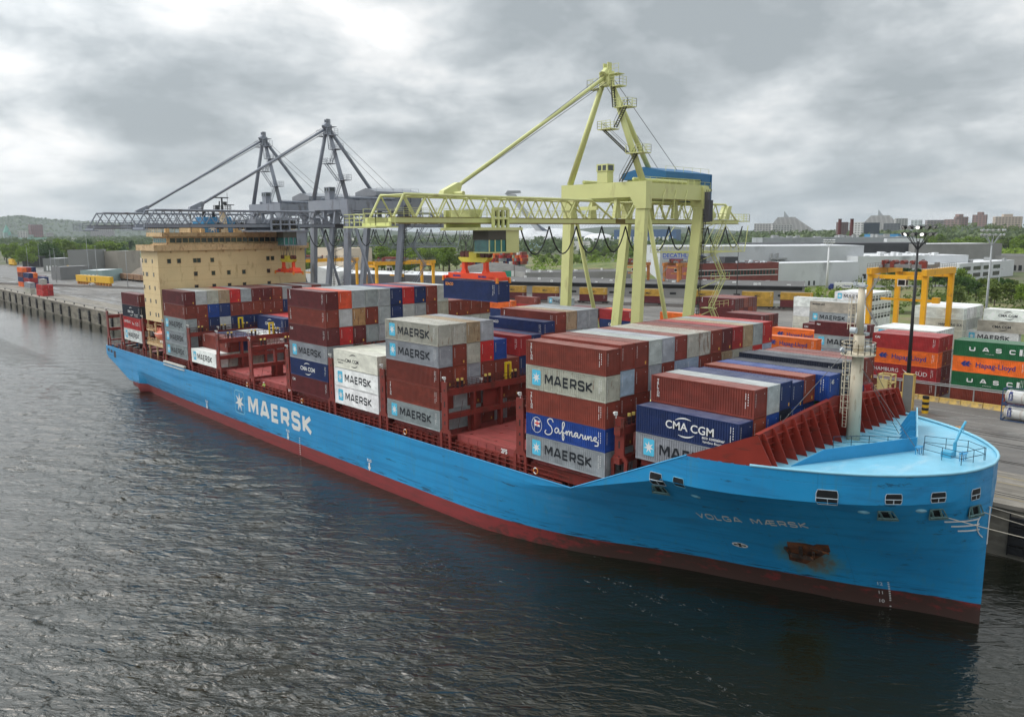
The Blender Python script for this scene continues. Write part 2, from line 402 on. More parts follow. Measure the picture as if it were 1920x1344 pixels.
# ------------------------------------------------------------------ lettering
_tx = {}
def text_mesh(s, size, bold=0.0, shear=0.0, spacing=1.0, width=1.0):
    """flat letters in the XZ plane, reading along +X, origin at lower left"""
    key = (s, size, bold, shear, spacing, width)
    if key in _tx: return _tx[key]
    cu = bpy.data.curves.new('lettering', 'FONT'); cu.body = s; cu.size = size
    cu.offset = bold; cu.shear = shear; cu.space_character = spacing; cu.resolution_u = 3
    o = bpy.data.objects.new('tmp', cu); COL.objects.link(o)
    dg = bpy.context.evaluated_depsgraph_get(); dg.update()
    me = bpy.data.meshes.new_from_object(o.evaluated_get(dg))
    bpy.data.objects.remove(o); bpy.data.curves.remove(cu)
    me.transform(Matrix.Diagonal((width, 1, 1, 1)))
    me.transform(Matrix.Rotation(R(90), 4, 'X'))
    me.name = 'lettering'
    _tx[key] = me
    return me
def tmesh(s, size, m, **kw):
    key = ('m', s, size, m.name, tuple(sorted(kw.items())))
    if key in _tx: return _tx[key]
    me = text_mesh(s, size, **kw).copy(); me.materials.clear(); me.materials.append(m)
    _tx[key] = me
    return me

GL = {  # squarish block capitals as strokes on a unit cell, width given first
 'M': (1.15, [[(0, 0), (0, 1), (.16, 1), (.575, .28), (.99, 1), (1.15, 1), (1.15, 0)]]),
 'A': (1.05, [[(0, 0), (.40, 1), (.65, 1), (1.05, 0)], [(.2, .26), (.85, .26)]]),
 'E': (.82, [[(.82, 1), (0, 1), (0, 0), (.82, 0)], [(0, .5), (.72, .5)]]),
 'R': (.9, [[(0, 0), (0, 1), (.75, 1), (.88, .87), (.88, .56), (.75, .42), (.15, .42)], [(.5, .42), (.9, 0)]]),
 'S': (.88, [[(.86, .80), (.86, .9), (.74, 1), (.14, 1), (0, .87), (0, .66), (.12, .54), (.76, .48), (.88, .36), (.88, .12), (.76, 0), (.12, 0), (0, .12), (0, .24)]]),
 'K': (.9, [[(0, 0), (0, 1)], [(.86, 1), (.1, .5), (.9, 0)]]),
 'V': (1.0, [[(0, 1), (.5, 0), (1.0, 1)]]),
 'O': (1.05, [[(.2, 0), (.85, 0), (1.05, .2), (1.05, .8), (.85, 1), (.2, 1), (0, .8), (0, .2), (.2, 0)]]),
 'L': (.75, [[(0, 1), (0, 0), (.75, 0)]]),
 'G': (1.0, [[(1.0, .85), (.85, 1), (.2, 1), (0, .8), (0, .2), (.2, 0), (.85, 0), (1.0, .15), (1.0, .48), (.6, .48)]]),
 'Æ': (1.45, [[(0, 0), (.55, 1), (1.45, 1)], [(.2, .3), (.75, .3)], [(.75, 1), (.75, 0), (1.45, 0)], [(.75, .5), (1.35, .5)]]),
 'U': (.95, [[(0, 1), (0, .15), (.15, 0), (.8, 0), (.95, .15), (.95, 1)]]),
 'C': (.9, [[(.9, .8), (.9, .88), (.78, 1), (.15, 1), (0, .85), (0, .15), (.15, 0), (.78, 0), (.9, .12), (.9, .2)]]),
 ' ': (.6, []),
}
def stroke(mb, pts, w, map3, n0):
    """thick mitred polyline; map3(x, z, layer) -> 3D point"""
    P = [Vector((p[0], p[1])) for p in pts]; N = len(P)
    closed = (P[0]-P[-1]).length < 1e-6
    if closed: P = P[:-1]; N -= 1
    L, Rr = [], []
    for i in range(N):
        if closed: a, b = P[i-1], P[(i+1) % N]
        else: a = P[i-1] if i else None; b = P[i+1] if i < N-1 else None
        d1 = (P[i]-a).normalized() if a is not None else None
        d2 = (b-P[i]).normalized() if b is not None else None
        if d1 is None: d1 = d2
        if d2 is None: d2 = d1
        m = (d1+d2)
        if m.length < 0.2: m = d1
        m.normalize(); nrm = Vector((-m.y, m.x)); k = max(0.45, nrm.dot(Vector((-d1.y, d1.x))))
        off = nrm*(w/2/k); L.append(P[i]+off); Rr.append(P[i]-off)
    rng = range(N if closed else N-1)
    for i in rng:
        j = (i+1) % N
        mb.face([map3(p.x, p.y, n0) for p in (Rr[i], Rr[j], L[j], L[i])])
def block_text(s, h, sx=1.0, w=0.2, gap=0.32, map3=None):
    """returns MB with block capitals of height h; sx widens"""
    mb = MB(); x = 0.0; lay = 0
    map3 = map3 or (lambda X, Z, k: (X*h, -0.002*k, Z*h))
    ins = w/2
    for ch in s:
        wd, st = GL[ch]
        for pl in st:
            pts = [((x + ins + p[0]*(wd*sx - 2*ins)/wd if wd else x), ins + p[1]*(1-2*ins)) for p in pl]
            stroke(mb, pts, w, map3, lay); lay = (lay+1) % 4
        x += wd*sx + gap
    return mb, x-gap
def star_pts(cx, cz, ro, ri, n=7, a0=90):
    return [(cx + (ro if k % 2 == 0 else ri)*math.cos(R(a0+180*k/n)), cz + (ro if k % 2 == 0 else ri)*math.sin(R(a0+180*k/n))) for k in range(2*n)]
def rrect(cx, cz, w, h, r, k=4):
    p = []
    for sx, sz, a in ((1, 1, 0), (-1, 1, 90), (-1, -1, 180), (1, -1, 270)):
        for j in range(k+1):
            an = R(a+90*j/k); p.append((cx+sx*(w/2-r)+r*math.cos(an), cz+sz*(h/2-r)+r*math.sin(an)))
    return p
# ================================================================== water, ground, quay
def water_mat():
    m = bpy.data.materials.new('river_water'); m.use_nodes = True
    t = NT(m.node_tree); b = t.n['Principled BSDF']
    tc = t.new('ShaderNodeTexCoord').outputs['Object']
    silt = t.noise(tc, 0.02, 3.0, 0.5)
    b.inputs['Roughness'].default_value = 0.07
    b.inputs['IOR'].default_value = 1.5; b.inputs['Specular Tint'].default_value = (1.0, .95, .90, 1); b.inputs['Specular IOR Level'].default_value = 0.5
    # small ripples on top of the modelled waves
    w1 = t.noise(t.rotscale(tc, R(-131), (0.85, 0.32, 1)), 1.0, 2.0, 0.5, 0.6)
    w2 = t.noise(t.rotscale(tc, R(-120), (2.1, 0.9, 1), (5, 3, 0)), 1.0, 3.0, 0.6, 0.5)
    gust = t.maprange(t.noise(t.mapping(tc, (1, 1.6, 1), rot=(0, 0, R(25))), 0.022, 4.0, 0.55), 0.32, 0.68, 0.75, 1.15)
    sp = t.new('ShaderNodeSeparateXYZ', inp={0: tc})
    lw = t.maprange(sp.outputs[0], -150, 40, 4.0, 30.0)
    dd = t.math('DIVIDE', t.math('MULTIPLY', sp.outputs[1], -1.0), lw)
    lee = t.maprange(dd, .3, 1.3, .26, 1.0)
    far = t.maprange(sp.outputs[0], -380, -60, 0.22, 1.0)
    h = t.math('MULTIPLY', far, t.math('ADD', t.math('MULTIPLY', w1, 0.66), t.math('MULTIPLY', w2, 0.24)))
    h = t.math('MULTIPLY', h, t.math('MULTIPLY', gust, lee))
    bp = t.new('ShaderNodeBump', inp={'Strength': 1.0, 'Distance': 1.0, 'Height': h})
    t.l.new(bp.outputs[0], b.inputs['Normal'])
    # thin lines of foam
    fo = t.noise(t.mapping(tc, (0.05, 0.30, 1), (2.2, 7.7, 0), (0, 0, R(24))), 1.0, 7.0, 0.62, 0.8)
    fine = t.noise(tc, 1.8, 5.0, 0.7)
    foam = t.math('MULTIPLY', t.maprange(t.math('ABSOLUTE', t.math('SUBTRACT', fo, 0.62)), 0.0, 0.006, 1.0, 0.0), t.maprange(fine, 0.52, 0.66))
    col = t.mix(t.maprange(silt, 0.35, 0.65), (0.004, 0.007, 0.003, 1), (0.011, 0.011, 0.006, 1))
    t.set(b, 'Base Color', t.mix(t.math('MULTIPLY', foam, 0.55), col, (0.5, 0.52, 0.52, 1)))
    return m
QY = 37.5; GZ = 6.2
import numpy as np
def wave_field():
    gx = np.arange(-230, 84.01, .38); gy = np.arange(-78, QY, .38); X, Y = np.meshgrid(gx, gy, indexing='ij')
    rg = np.random.RandomState(4); H = np.zeros_like(X); th0 = math.radians(131)
    for k in range(64):
        lam = 10**rg.uniform(math.log10(2.0), math.log10(7.0)); th = th0 + rg.normal(0, .38); kk = 2*math.pi/lam
        ph = kk*(X*math.cos(th)+Y*math.sin(th)) + rg.uniform(0, 6.28) + .6*np.sin(X/rg.uniform(6, 14)+Y/rg.uniform(6, 14)+k)
        H += .013*(lam/3.2)**.8*(1-2*np.abs(np.sin(ph/2))**1.3 if k % 2 else np.cos(ph))
    G = np.zeros_like(X)
    for k in range(14):
        lam = rg.uniform(22, 85); th = rg.uniform(0, 6.28); G += np.cos(2*math.pi/lam*(X*math.cos(th)+Y*math.sin(th)*1.5)+rg.uniform(0, 6.28))
    G = np.clip(.82+.11*G, .35, 1.3)
    lw = np.interp(X, [-170, -150, -67, 0, 25, 60], [1, 3, 9, 20, 27, 30]); d = (-Y)/lw        # 0 at the hull, 1 at the edge of the lee
    lee = np.interp(d, [-3, .15, .7, 1.35], [.22, .22, .34, 1.0]); H = H*G*lee
    H *= np.interp(X, [-230, -120], [.35, 1]); ed = np.minimum(np.minimum(X-gx[0], gx[-1]-X), Y-gy[0]); H *= np.clip(ed/14, 0, 1)
    V = np.stack([X, Y, H], -1).reshape(-1, 3); n, m = X.shape
    i = np.arange(n-1)[:, None]*m+np.arange(m-1)[None, :]; F = np.stack([i, i+m, i+m+1, i+1], -1).reshape(-1, 4)
    me = bpy.data.meshes.new('water'); me.vertices.add(len(V)); me.vertices.foreach_set('co', V.ravel().astype('f'))
    me.loops.add(F.size); me.loops.foreach_set('vertex_index', F.ravel().astype('i')); me.polygons.add(len(F)); me.polygons.foreach_set('loop_start', np.arange(0, F.size, 4, dtype='i'))
    me.polygons.foreach_set('loop_total', np.full(len(F), 4, dtype='i')); me.update(calc_edges=True); me.polygons.foreach_set('use_smooth', np.ones(len(F), dtype=bool))
    return me, gx[0], gx[-1], gy[0], gy[-1]
M_water = water_mat()
wme, wx0, wx1, wy0, wy1 = wave_field()
wme.materials.append(M_water); wo = link('water', wme); wo['kind'] = 'structure'
mb = MB()
xs = [-20000, -3000, -600, wx0, wx1, 1500, 20000]; ys = [-20000, -2000, -400, wy0, wy1, QY-.02]
for i in range(len(xs)-1):
    for j in range(len(ys)-1):
        if xs[i] == wx0 and ys[j] == wy0: continue
        mb.face([(xs[i], ys[j], 0), (xs[i+1], ys[j], 0), (xs[i+1], ys[j+1], 0), (xs[i], ys[j+1], 0)])
struct('water', mb, M_water)

def ground_mats():
    m = bpy.data.materials.new('suburb_ground'); m.use_nodes = True
    t = NT(m.node_tree); b = t.n['Principled BSDF']; tc = t.new('ShaderNodeTexCoord').outputs['Object']
    n = t.noise(tc, 0.012, 8.0, 0.62)
    c = t.ramp(n, [(0.34, (0.055, 0.075, 0.025)), (0.46, (0.085, 0.11, 0.035)), (0.53, (0.14, 0.125, 0.075)), (0.60, (0.10, 0.10, 0.085)), (0.70, (0.19, 0.18, 0.16))])
    n2 = t.noise(tc, 0.35, 6.0, 0.7)
    c = t.mix(t.maprange(n2, 0.35, 0.7, 0.0, 0.5), c, (0.05, 0.065, 0.02, 1))
    t.set(b, 'Base Color', c); b.inputs['Roughness'].default_value = 0.95
    g = bpy.data.materials.new('yard_asphalt'); g.use_nodes = True
    t = NT(g.node_tree); b = t.n['Principled BSDF']; tc = t.new('ShaderNodeTexCoord').outputs['Object']
    n = t.noise(tc, 0.03, 7.0, 0.62); n2 = t.noise(t.mapping(tc, (0.02, 0.35, 1)), 1.0, 6.0, 0.62)
    c = t.ramp(n, [(0.35, (0.105, 0.098, 0.09)), (0.5, (0.15, 0.142, 0.132)), (0.65, (0.20, 0.188, 0.172))])
    c = t.mix(t.maprange(n2, 0.5, 0.72, 0.0, 0.65), c, (0.062, 0.058, 0.054, 1))
    n3 = t.noise(tc, 1.2, 6.0, 0.7)
    c = t.mix(t.maprange(n3, 0.45, 0.8, 0.0, 0.35), c, (0.24, 0.22, 0.19, 1))
    wet = t.noise(t.mapping(tc, (0.06, 0.16, 1), (4, 2, 0)), 1.0, 5.0, 0.6)
    wf = t.maprange(wet, 0.50, 0.62)
    c = t.mix(t.math('MULTIPLY', wf, 0.45), c, (0.045, 0.043, 0.042, 1))
    t.set(b, 'Base Color', c); t.set(b, 'Roughness', t.maprange(wf, 0, 1, 0.85, 0.30))
    q = bpy.data.materials.new('quay_apron_concrete'); q.use_nodes = True
    t = NT(q.node_tree); b = t.n['Principled BSDF']; tc = t.new('ShaderNodeTexCoord').outputs['Object']
    n = t.noise(t.mapping(tc, (0.05, 0.6, 1)), 1.0, 7.0, 0.62)
    c = t.ramp(n, [(0.35, (0.11, 0.098, 0.08)), (0.5, (0.18, 0.162, 0.135)), (0.65, (0.26, 0.238, 0.205))])
    n2 = t.noise(tc, 0.5, 6.0, 0.7)
    c = t.mix(t.maprange(n2, 0.5, 0.75, 0.0, 0.6), c, (0.07, 0.065, 0.06, 1))
    t.set(b, 'Base Color', c); b.inputs['Roughness'].default_value = 0.8
    d = bpy.data.materials.new('rough_grass'); d.use_nodes = True
    t = NT(d.node_tree); b = t.n['Principled BSDF']; tc = t.new('ShaderNodeTexCoord').outputs['Object']
    n = t.noise(t.mapping(tc, (1, 1.0, 1)), 0.035, 8.0, 0.66)
    c = t.ramp(n, [(0.36, (0.07, 0.10, 0.024)), (0.46, (0.13, 0.165, 0.04)), (0.54, (0.19, 0.185, 0.07)), (0.62, (0.21, 0.165, 0.095)), (0.7, (0.14, 0.15, 0.06))])
    n2 = t.noise(tc, 0.8, 6.0, 0.75)
    c = t.mix(t.maprange(n2, 0.4, 0.75, 0.0, 0.55), c, (0.035, 0.05, 0.012, 1))
    t.set(b, 'Base Color', c); b.inputs['Roughness'].default_value = 0.95
    return m, g, q, d
M_suburb, M_asph, M_apron, M_grass = ground_mats()
def sheet(name, polys, m, z):
    mb = MB()
    for p in polys: mb.face([(x, y, z) for x, y in p])
    return struct(name, mb, m)
sheet('ground', [[(-20000, QY+1.2), (20000, QY+1.2), (20000, 20000), (-20000, 20000)]], M_suburb, GZ-0.08)
sheet('yard_pavement', [[(-900, 52), (120, 52), (160, 122), (-20, 176), (-62, 215), (-110, 250), (-330, 262), (-560, 250), (-900, 200)]], M_asph, GZ)
sheet('quay_apron', [[(-3000, QY+1.2), (400, QY+1.2), (400, 52.0), (-3000, 52.0)]], M_apron, GZ+0.004)
sheet('rough_grass_field', [[(-62, 216), (-20, 177), (160, 123), (260, 300), (-60, 460), (-150, 452), (-150, 330), (-85, 300), (-85, 252)],
      [(-330, 330), (-190, 300), (-230, 520), (-700, 640), (-900, 420), (-640, 330)]], M_grass, GZ+0.03)
sheet('access_road', [[(-420, 300), (-150, 262), (-110, 251), (-95, 262), (-150, 283), (-420, 326)], [(-1500, 118), (-560, 66), (-520, 66), (-520, 84), (-560, 88), (-1500, 175)],
      [(-230, 398), (-120, 375), (-60, 452), (-60, 462), (-130, 392), (-230, 412)]], mat('road_asphalt', (0.17, 0.165, 0.16), 0.8, 0.12, 0.05), GZ+0.05)
# painted lines and crane rails on the apron
mb = MB()
for y, w in ((40.2, .12), (46.5, .10), (49.2, .12)): mb.box((-600, y, GZ+.006), (120, y+w, GZ+.012))
for x in range(-12, 7): mb.box((x*12, 40.6, GZ+.006), (x*12+0.1, 46.4, GZ+.011))
struct('apron_markings', mb, mat('worn_yellow_line', (0.40, 0.31, 0.12), 0.8, 0.3, 2.0))
mb = MB()
for y in (41.2, 42.0, 56.6, 57.3, 66.0, 67.5, 71.0, 72.5): mb.box((-700, y, GZ+.008), (160, y+.09, GZ+.05))
struct('crane_rails', mb, mat('rail_steel', (0.05, 0.045, 0.04), 0.5, 0.2, 1))
mb = MB()
for y in (74.5, 79.0, 84.5): mb.box((-60, y, GZ+.006), (110, y+.14, GZ+.012))
mb.bar((16, 74.5, GZ+.01), (26, 84.5, GZ+.01), .14, .008); mb.bar((31, 74.5, GZ+.01), (41, 84.5, GZ+.01), .14, .008)
yl_ = text_mesh('D8', 2.2, bold=.03).copy(); yl_.transform(Matrix.Rotation(R(-90), 4, 'X')); yl_.materials.clear(); yl_.materials.append(mat('worn_orange_paint', (.45, .24, .08), .8, .2, 1))
o = link('ground_lettering', yl_, None, (22.3, 72.6, GZ+.02), (0, 0, R(6))); o['kind'] = 'structure'
struct('yard_markings', mb, mat('worn_white_line', (0.38, 0.37, 0.35), 0.8, 0.3, 2.0))
# quay wall
wall = thing('quay_wall', 'stained grey concrete quay wall beside the moored ship with black rubber fenders', 'wall', (0, QY, 0))
mb = MB(); mb.box((-3000, 0, -8), (400, 1.3, GZ-0.35)); part('wall', mb, M_concrete, wall)
mb = MB(); mb.box((-3000, -0.18, GZ-0.35), (400, 1.4, GZ+0.12)); part('coping', mb, mat('coping_concrete', (0.27, 0.245, 0.205), 0.85, 0.2, 0.4, (0.13, 0.11, 0.09), 0.4, (0.4, 2, 2)), wall)
fm = None
for k in range(46):
    x = 100 - k*14.5 + (k % 3)*.6
    if x < -540: break
    if fm is None:
        b_ = MB()
        for j in range(4): b_.box((-.8, -.62, .7+j*1.15), (.8, -.182, 1.65+j*1.15))
        b_.box((-.95, -.30, .4), (-.82, -.182, 5.5)); b_.box((.82, -.30, .4), (.95, -.182, 5.5))
        fm = b_.mesh('fender', M_black)
    link('fender', fm, wall, (x, 0, 0))
bm_ = MB(); bm_.tube((0, 0, 0), (0, 0, .5), .22, 8).tube((0, 0, .5), (0, 0, .68), .34, 8)
bol = bm_.mesh('bollard', M_black)
for k in range(40):
    x = 90 - k*15
    if -160 < x < 36: continue
    o = link('bollard', bol, None, (x, QY+.7, GZ+.12)); tag(o, 'small black iron mooring bollard on the edge of the quay', 'bollard', 'bollards along the quay edge')

# ================================================================== the ship's hull
def interp(x, X, Y):
    if x <= X[0]: return Y[0]
    for a, b, c, d in zip(X[:-1], X[1:], Y[:-1], Y[1:]):
        if x <= b: return c + (d-c)*(x-a)/(b-a)
    return Y[-1]
def smooth_interp(x, X, Y):
    """monotone cubic (Fritsch-Carlson)"""
    n = len(X)
    if x <= X[0]: return Y[0]
    if x >= X[-1]: return Y[-1]
    dl = [(Y[i+1]-Y[i])/(X[i+1]-X[i]) for i in range(n-1)]
    ms = [dl[0]]+[0 if dl[i-1]*dl[i] <= 0 else 2*dl[i-1]*dl[i]/(dl[i-1]+dl[i]) for i in range(1, n-1)]+[dl[-1]]
    for i in range(n-1):
        if x <= X[i+1]:
            h = X[i+1]-X[i]; q = (x-X[i])/h
            return ((2*q**3-3*q*q+1)*Y[i] + (q**3-2*q*q+q)*h*ms[i] + (-2*q**3+3*q*q)*Y[i+1] + (q**3-q*q)*h*ms[i+1])
XT = [-156.1, 22.9, 26.5, 30, 33, 37, 40.4, 42.5, 43.8, 44.4, 44.75]; YT = [17.9, 17.9, 17.35, 16.2, 14.9, 12.6, 9.7, 7.0, 4.6, 2.6, 0.02]
X0 = [-156.1, -146, -124, -68, -10, -4, 6.9, 12.7, 18.3, 24.1, 29.3, 34.2, 38.7, 42, 44.6]; Y0 = [12.5, 14.5, 16.4, 17.7, 17.9, 17.2, 14.2, 11.6, 9.4, 7.5, 5.6, 3.9, 1.9, .6, .02]
def b_top(x): return smooth_interp(x, XT, YT)
def b_wl(x): return smooth_interp(x, X0, Y0)
def z_sheer(x): return interp(x, [-156, 7.6, 22.9], [9.1, 9.1, 16.05])
def z_kn(x): return interp(x, [-156, -60, -5, 7.6, 20, 44.7], [6, 3, 7, 9.1, 12.9, 13.4])
def half(x, z):
    k = min(max(z/z_kn(x), 0), 1); p = interp(x, [0, 20], [1.1, 1.5])
    b = b_wl(x) + (b_top(x)-b_wl(x))*k**p
    if z < 0: b = b_wl(x) + z*0.12 if b_wl(x) > 1 else b_wl(x)
    if x < -132:
        zb = interp(x, [-156, -150, -140, -132], [6.0, 4.4, 1.65, -.7])
        b = 17.9 - 2.6*max(0, zb+0.25-z)**1.2 if z < zb+0.25 else 17.9
    return max(b, 0.015)
CY = 17.5
def hull_pt(x, z, side=-1, out=0.0): return (x, CY + side*(half(x, z)+out), z)
stx = [-156.1, -155.2, -154, -152.5, -151, -149.5, -148, -146.5, -145, -143.5, -142, -140.5, -139, -137.5, -136, -134.5, -133, -131, -128, -120, -105, -90, -70, -50, -30, -20, -12, -8, -4, 0, 3, 5.5, 7.6, 10, 12.5, 15, 17.5, 20, 22.9]
x = 24.2
while x < 44: stx.append(x); x += 1.1 if x < 38 else 0.65
stx += [44.2, 44.45, 44.6, 44.68]
def hull_mesh(z0f, z1f, nz, extra=None):
    mb = MB()
    for side in (-1, 1):
        rows = []
        for x in stx:
            za, zb = z0f(x), z1f(x); kn = z_kn(x)
            if zb > 5:             # rows below and above the knuckle
                kq = min(kn, zb-.03); kq = max(kq, za+1); n1 = nz-4
                zl = [za+(kq-za)*j/n1 for j in range(n1+1)] + [kq+(zb-kq)*j/4 for j in range(1, 5)]
            else: zl = [za + (zb-za)*j/nz for j in range(nz+1)]
            rows.append([hull_pt(x, z, side) for z in zl])
        i0 = len(mb.v)
        for r in rows: mb.v += r
        n = nz+1
        for a in range(len(rows)-1):
            for j in range(nz):
                q = (i0+a*n+j, i0+(a+1)*n+j, i0+(a+1)*n+j+1, i0+a*n+j+1)
                mb.f.append(q if side < 0 else q[::-1]); mb.mi.append(0)
        # stern closing strip to the centreline
        r = rows[0]
        for j in range(nz):
            q = [r[j], r[j+1], (r[j+1][0], CY, r[j+1][2]), (r[j][0], CY, r[j][2])]
            mb.face(q if side < 0 else q[::-1])
        r = rows[-1]
        for j in range(nz):
            q = [r[j], (44.75, CY, r[j][2]), (44.75, CY, r[j+1][2]), r[j+1]]
            mb.face(q if side < 0 else q[::-1])
    return mb
ship = thing('container_ship', 'long sky blue container ship with a buff deckhouse, moored starboard side outward along the quay', 'ship', (0, 0, 0))
BZ = 2.1
o = part('boot_top', hull_mesh(lambda x: -6.0, lambda x: BZ, 8), M_boot, ship, smooth=False)
hm = hull_mesh(lambda x: BZ, z_sheer, 14)
h_o = part('hull', hm, M_blue, ship, smooth=True)
try:
    h_o.data.set_sharp_from_angle(angle=R(14))
except Exception: pass
o.data.polygons.foreach_set('use_smooth', [True]*len(o.data.polygons))
# main deck and forecastle deck
mb = MB()
for a, b in zip(stx[:-1], stx[1:]):
    if b > 24: break
    for x0, x1 in ((a, b),):
        z = 8.0
        mb.face([(x0, CY-half(x0, z)+.1, z), (x1, CY-half(x1, z)+.1, z), (x1, CY+half(x1, z)-.1, z), (x0, CY+half(x0, z)-.1, z)])
mb.face([(24.2, CY-half(24.2, 8)+.1, 8), (28.6, CY-half(28.6, 8)+.1, 8), (28.6, CY+half(28.6, 8)-.1, 8), (24.2, CY+half(24.2, 8)-.1, 8)])
part('main_deck', mb, M_red, ship)
FZ = 15.9
mb = MB(); fx = [x for x in stx if x >= 29.0]
fx = [29.0]+fx
for a, b in zip(fx[:-1], fx[1:]):
    mb.face([(a, CY-b_top(a)+.12, FZ), (b, CY-b_top(b)+.12, FZ), (b, CY+b_top(b)-.12, FZ), (a, CY+b_top(a)-.12, FZ)])
mb.face([(16, CY-17.6, FZ-.02), (29.0, CY-b_top(29)+.3, FZ-.02), (29.0, CY+b_top(29)-.3, FZ-.02), (16, CY+17.6, FZ-.02)][::1]) if False else None
part('forecastle_deck', mb, M_deckblue, ship)
# rounded rim round the forecastle and thin cap along the sheer
mb = MB(); rim = []
for x in [29.0]+[q for q in stx if q > 29.0]: rim.append((x, CY-b_top(x)+.05, 16.06))
rim.append((44.72, CY, 16.06))
for x in [q for q in stx if q > 29.0][::-1]+[29.0]: rim.append((x, CY+b_top(x)-.05, 16.06))
mb.path(rim, .15, 6)
part('deck_rim', mb, mat('rim_light_blue', (0.25, 0.55, 0.70), 0.4, 0.08, 0.6), ship, smooth=True)
for s in (-1, 1):
    mb = MB(); pts = [(x, CY+s*(half(x, z_sheer(x))-.03), z_sheer(x)) for x in stx if x <= 22.9]
    mb.path(pts, .09, 5)
    part('sheer_cap', mb, M_bluedark, ship)
# inside face of bulwark (so the deck recess reads from above)
for s in (-1, 1):
    mb = MB(); xsb = [x for x in stx if x <= 22.9]
    for a, b in zip(xsb[:-1], xsb[1:]):
        for j in range(4):
            def bp_(x, q): z = 8.02+(z_sheer(x)-8.02)*q; return (x, CY+s*(half(x, z)-.15), z)
            q = [bp_(a, j/4), bp_(b, j/4), bp_(b, (j+1)/4), bp_(a, (j+1)/4)]
            mb.face(q if s > 0 else q[::-1])
    part('bulwark', mb, M_red, ship)
# transom plate above the stern deck
# ---- breakwater: red wall with forward facing stiffeners
mb = MB()
XB = 29.4
def bw_top(y): return interp(abs(y-CY), [0, 1.5, 16], [20.3, 20.1, 18.9])
ys_ = [CY-15.9+31.8*k/24 for k in range(25)]
for a, b in zip(ys_[:-1], ys_[1:]):
    mb.face([(XB, a, FZ-.3), (XB, b, FZ-.3), (XB, b, bw_top(b)), (XB, a, bw_top(a))])
    mb.face([(XB-.12, b, FZ-.3), (XB-.12, a, FZ-.3), (XB-.12, a, bw_top(a)), (XB-.12, b, bw_top(b))])
    mb.face([(XB, a, bw_top(a)), (XB, b, bw_top(b)), (XB-.45, b, bw_top(b)+.01), (XB-.45, a, bw_top(a)+.01)])
part('breakwater_wall', mb, M_bread, ship)
mbs = []
for k in range(-8, 9):
    y = CY + k*1.9 + (.0 if k else .8)
    if abs(y-CY) < .5: continue
    zt = bw_top(y); s_ = MB()
    s_.prism([(XB+.004, y, zt-.06), (XB+.25, y, zt-.06), (XB+1.75, y, FZ+.01), (XB+.004, y, FZ+.01)], (0, .07, 0))
    for q in range(1, 5):
        zq = FZ + (zt-FZ)*q/5; s_.box((XB+.006, y+.08, zq), (XB+.30, y+1.86 if k < 8 else y+.1, zq+.05))
    part('breakwater_stiffener', s_, M_bread, ship)
# red side bulwark plating sloping up from the rim to the breakwater, both sides
for s in (-1, 1):
    mb = MB(); xq = [22.9+(XB-22.9)*k/8 for k in range(9)]
    for a, b in zip(xq[:-1], xq[1:]):
        za, zb = 16.07+(18.95-16.07)*(a-22.9)/(XB-22.9), 16.07+(18.95-16.07)*(b-22.9)/(XB-22.9)
        ya, yb = CY+s*(b_top(a)), CY+s*(b_top(b))
        q = [(a, ya, 16.0), (b, yb, 16.0), (b, yb, zb), (a, ya, za)]
        mb.face(q if s < 0 else q[::-1])
        q2 = [(a, ya-s*.12, 16.0), (b, yb-s*.12, 16.0), (b, yb-s*.12, zb), (a, ya-s*.12, za)]
        mb.face(q2 if s > 0 else q2[::-1])
        mb.face([(a, ya, za), (b, yb, zb), (b, yb-s*.12, zb), (a, ya-s*.12, za)])
    # wing that closes the corner down to the deck
    yb = CY+s*b_top(XB)
    mb.prism([(XB, yb, 16.1), (XB, yb, 18.93), (XB+.25, yb-s*.02, 18.9), (XB+1.5, CY+s*(b_top(XB+1.5)), 16.1)], (0, -s*.09, 0))
    part('side_bulwark', mb, M_bread, ship)
mb = MB(); zq = [8.05, 10, 12, 14, 15.8]; hh_ = [half(28.6, z)-.3 for z in zq]
mb.prism([(28.6, CY-a, z) for a, z in zip(hh_, zq)]+[(28.6, CY+a, z) for a, z in zip(hh_[::-1], zq[::-1])], (.12, 0, 0))
part('forecastle_bulkhead', mb, M_red, ship)
# ---- V breakwater on the forecastle
def wall_seg(mb, a, b, ha, hb, th=.1):
    a, b = Vector((a[0], a[1], FZ)), Vector((b[0], b[1], FZ)); d = (b-a).normalized(); n = Vector((d.y, -d.x, 0))*th
    mb.prism([a, b, b+Vector((0, 0, hb)), a+Vector((0, 0, ha))], n)
mb = MB(); wall_seg(mb, (31.6, 3.9), (33.0, 7.4), .05, 1.2); wall_seg(mb, (33.0, 7.4), (37.6, 17.9), 1.2, 1.35)
part('spray_breakwater', mb, M_bluedark, ship)
mb = MB(); wall_seg(mb, (37.7, 18.1), (33.8, 28.6), 1.35, 2.1, -.14); part('spray_breakwater', mb, M_deckblue, ship)
for k in range(6):
    q = (k+.3)/6; X = 37.55+(33.65-37.55)*q; Y = 18.05+(28.55-18.05)*q; hh = 1.2+.8*q
    mb = MB(); mb.prism([(X-.03, Y, FZ+.01), (X-.03, Y, FZ+hh), (X-.5, Y-.18, FZ+hh), (X-1.45, Y-.54, FZ+.01)], (-.02, .05, 0)); part('breakwater_blade', mb, M_bluedark, ship)
# deck stiffening ridges
mb = MB()
for k in range(16):
    y = 6.0+k*1.55; x1 = interp(y, [6, 18, 30], [32.2, 36.6, 32.0])-.9
    mb.box((31.35, y, FZ+.004), (x1, y+.12, FZ+.09))
part('deck_girder', mb, M_deckblue, ship)
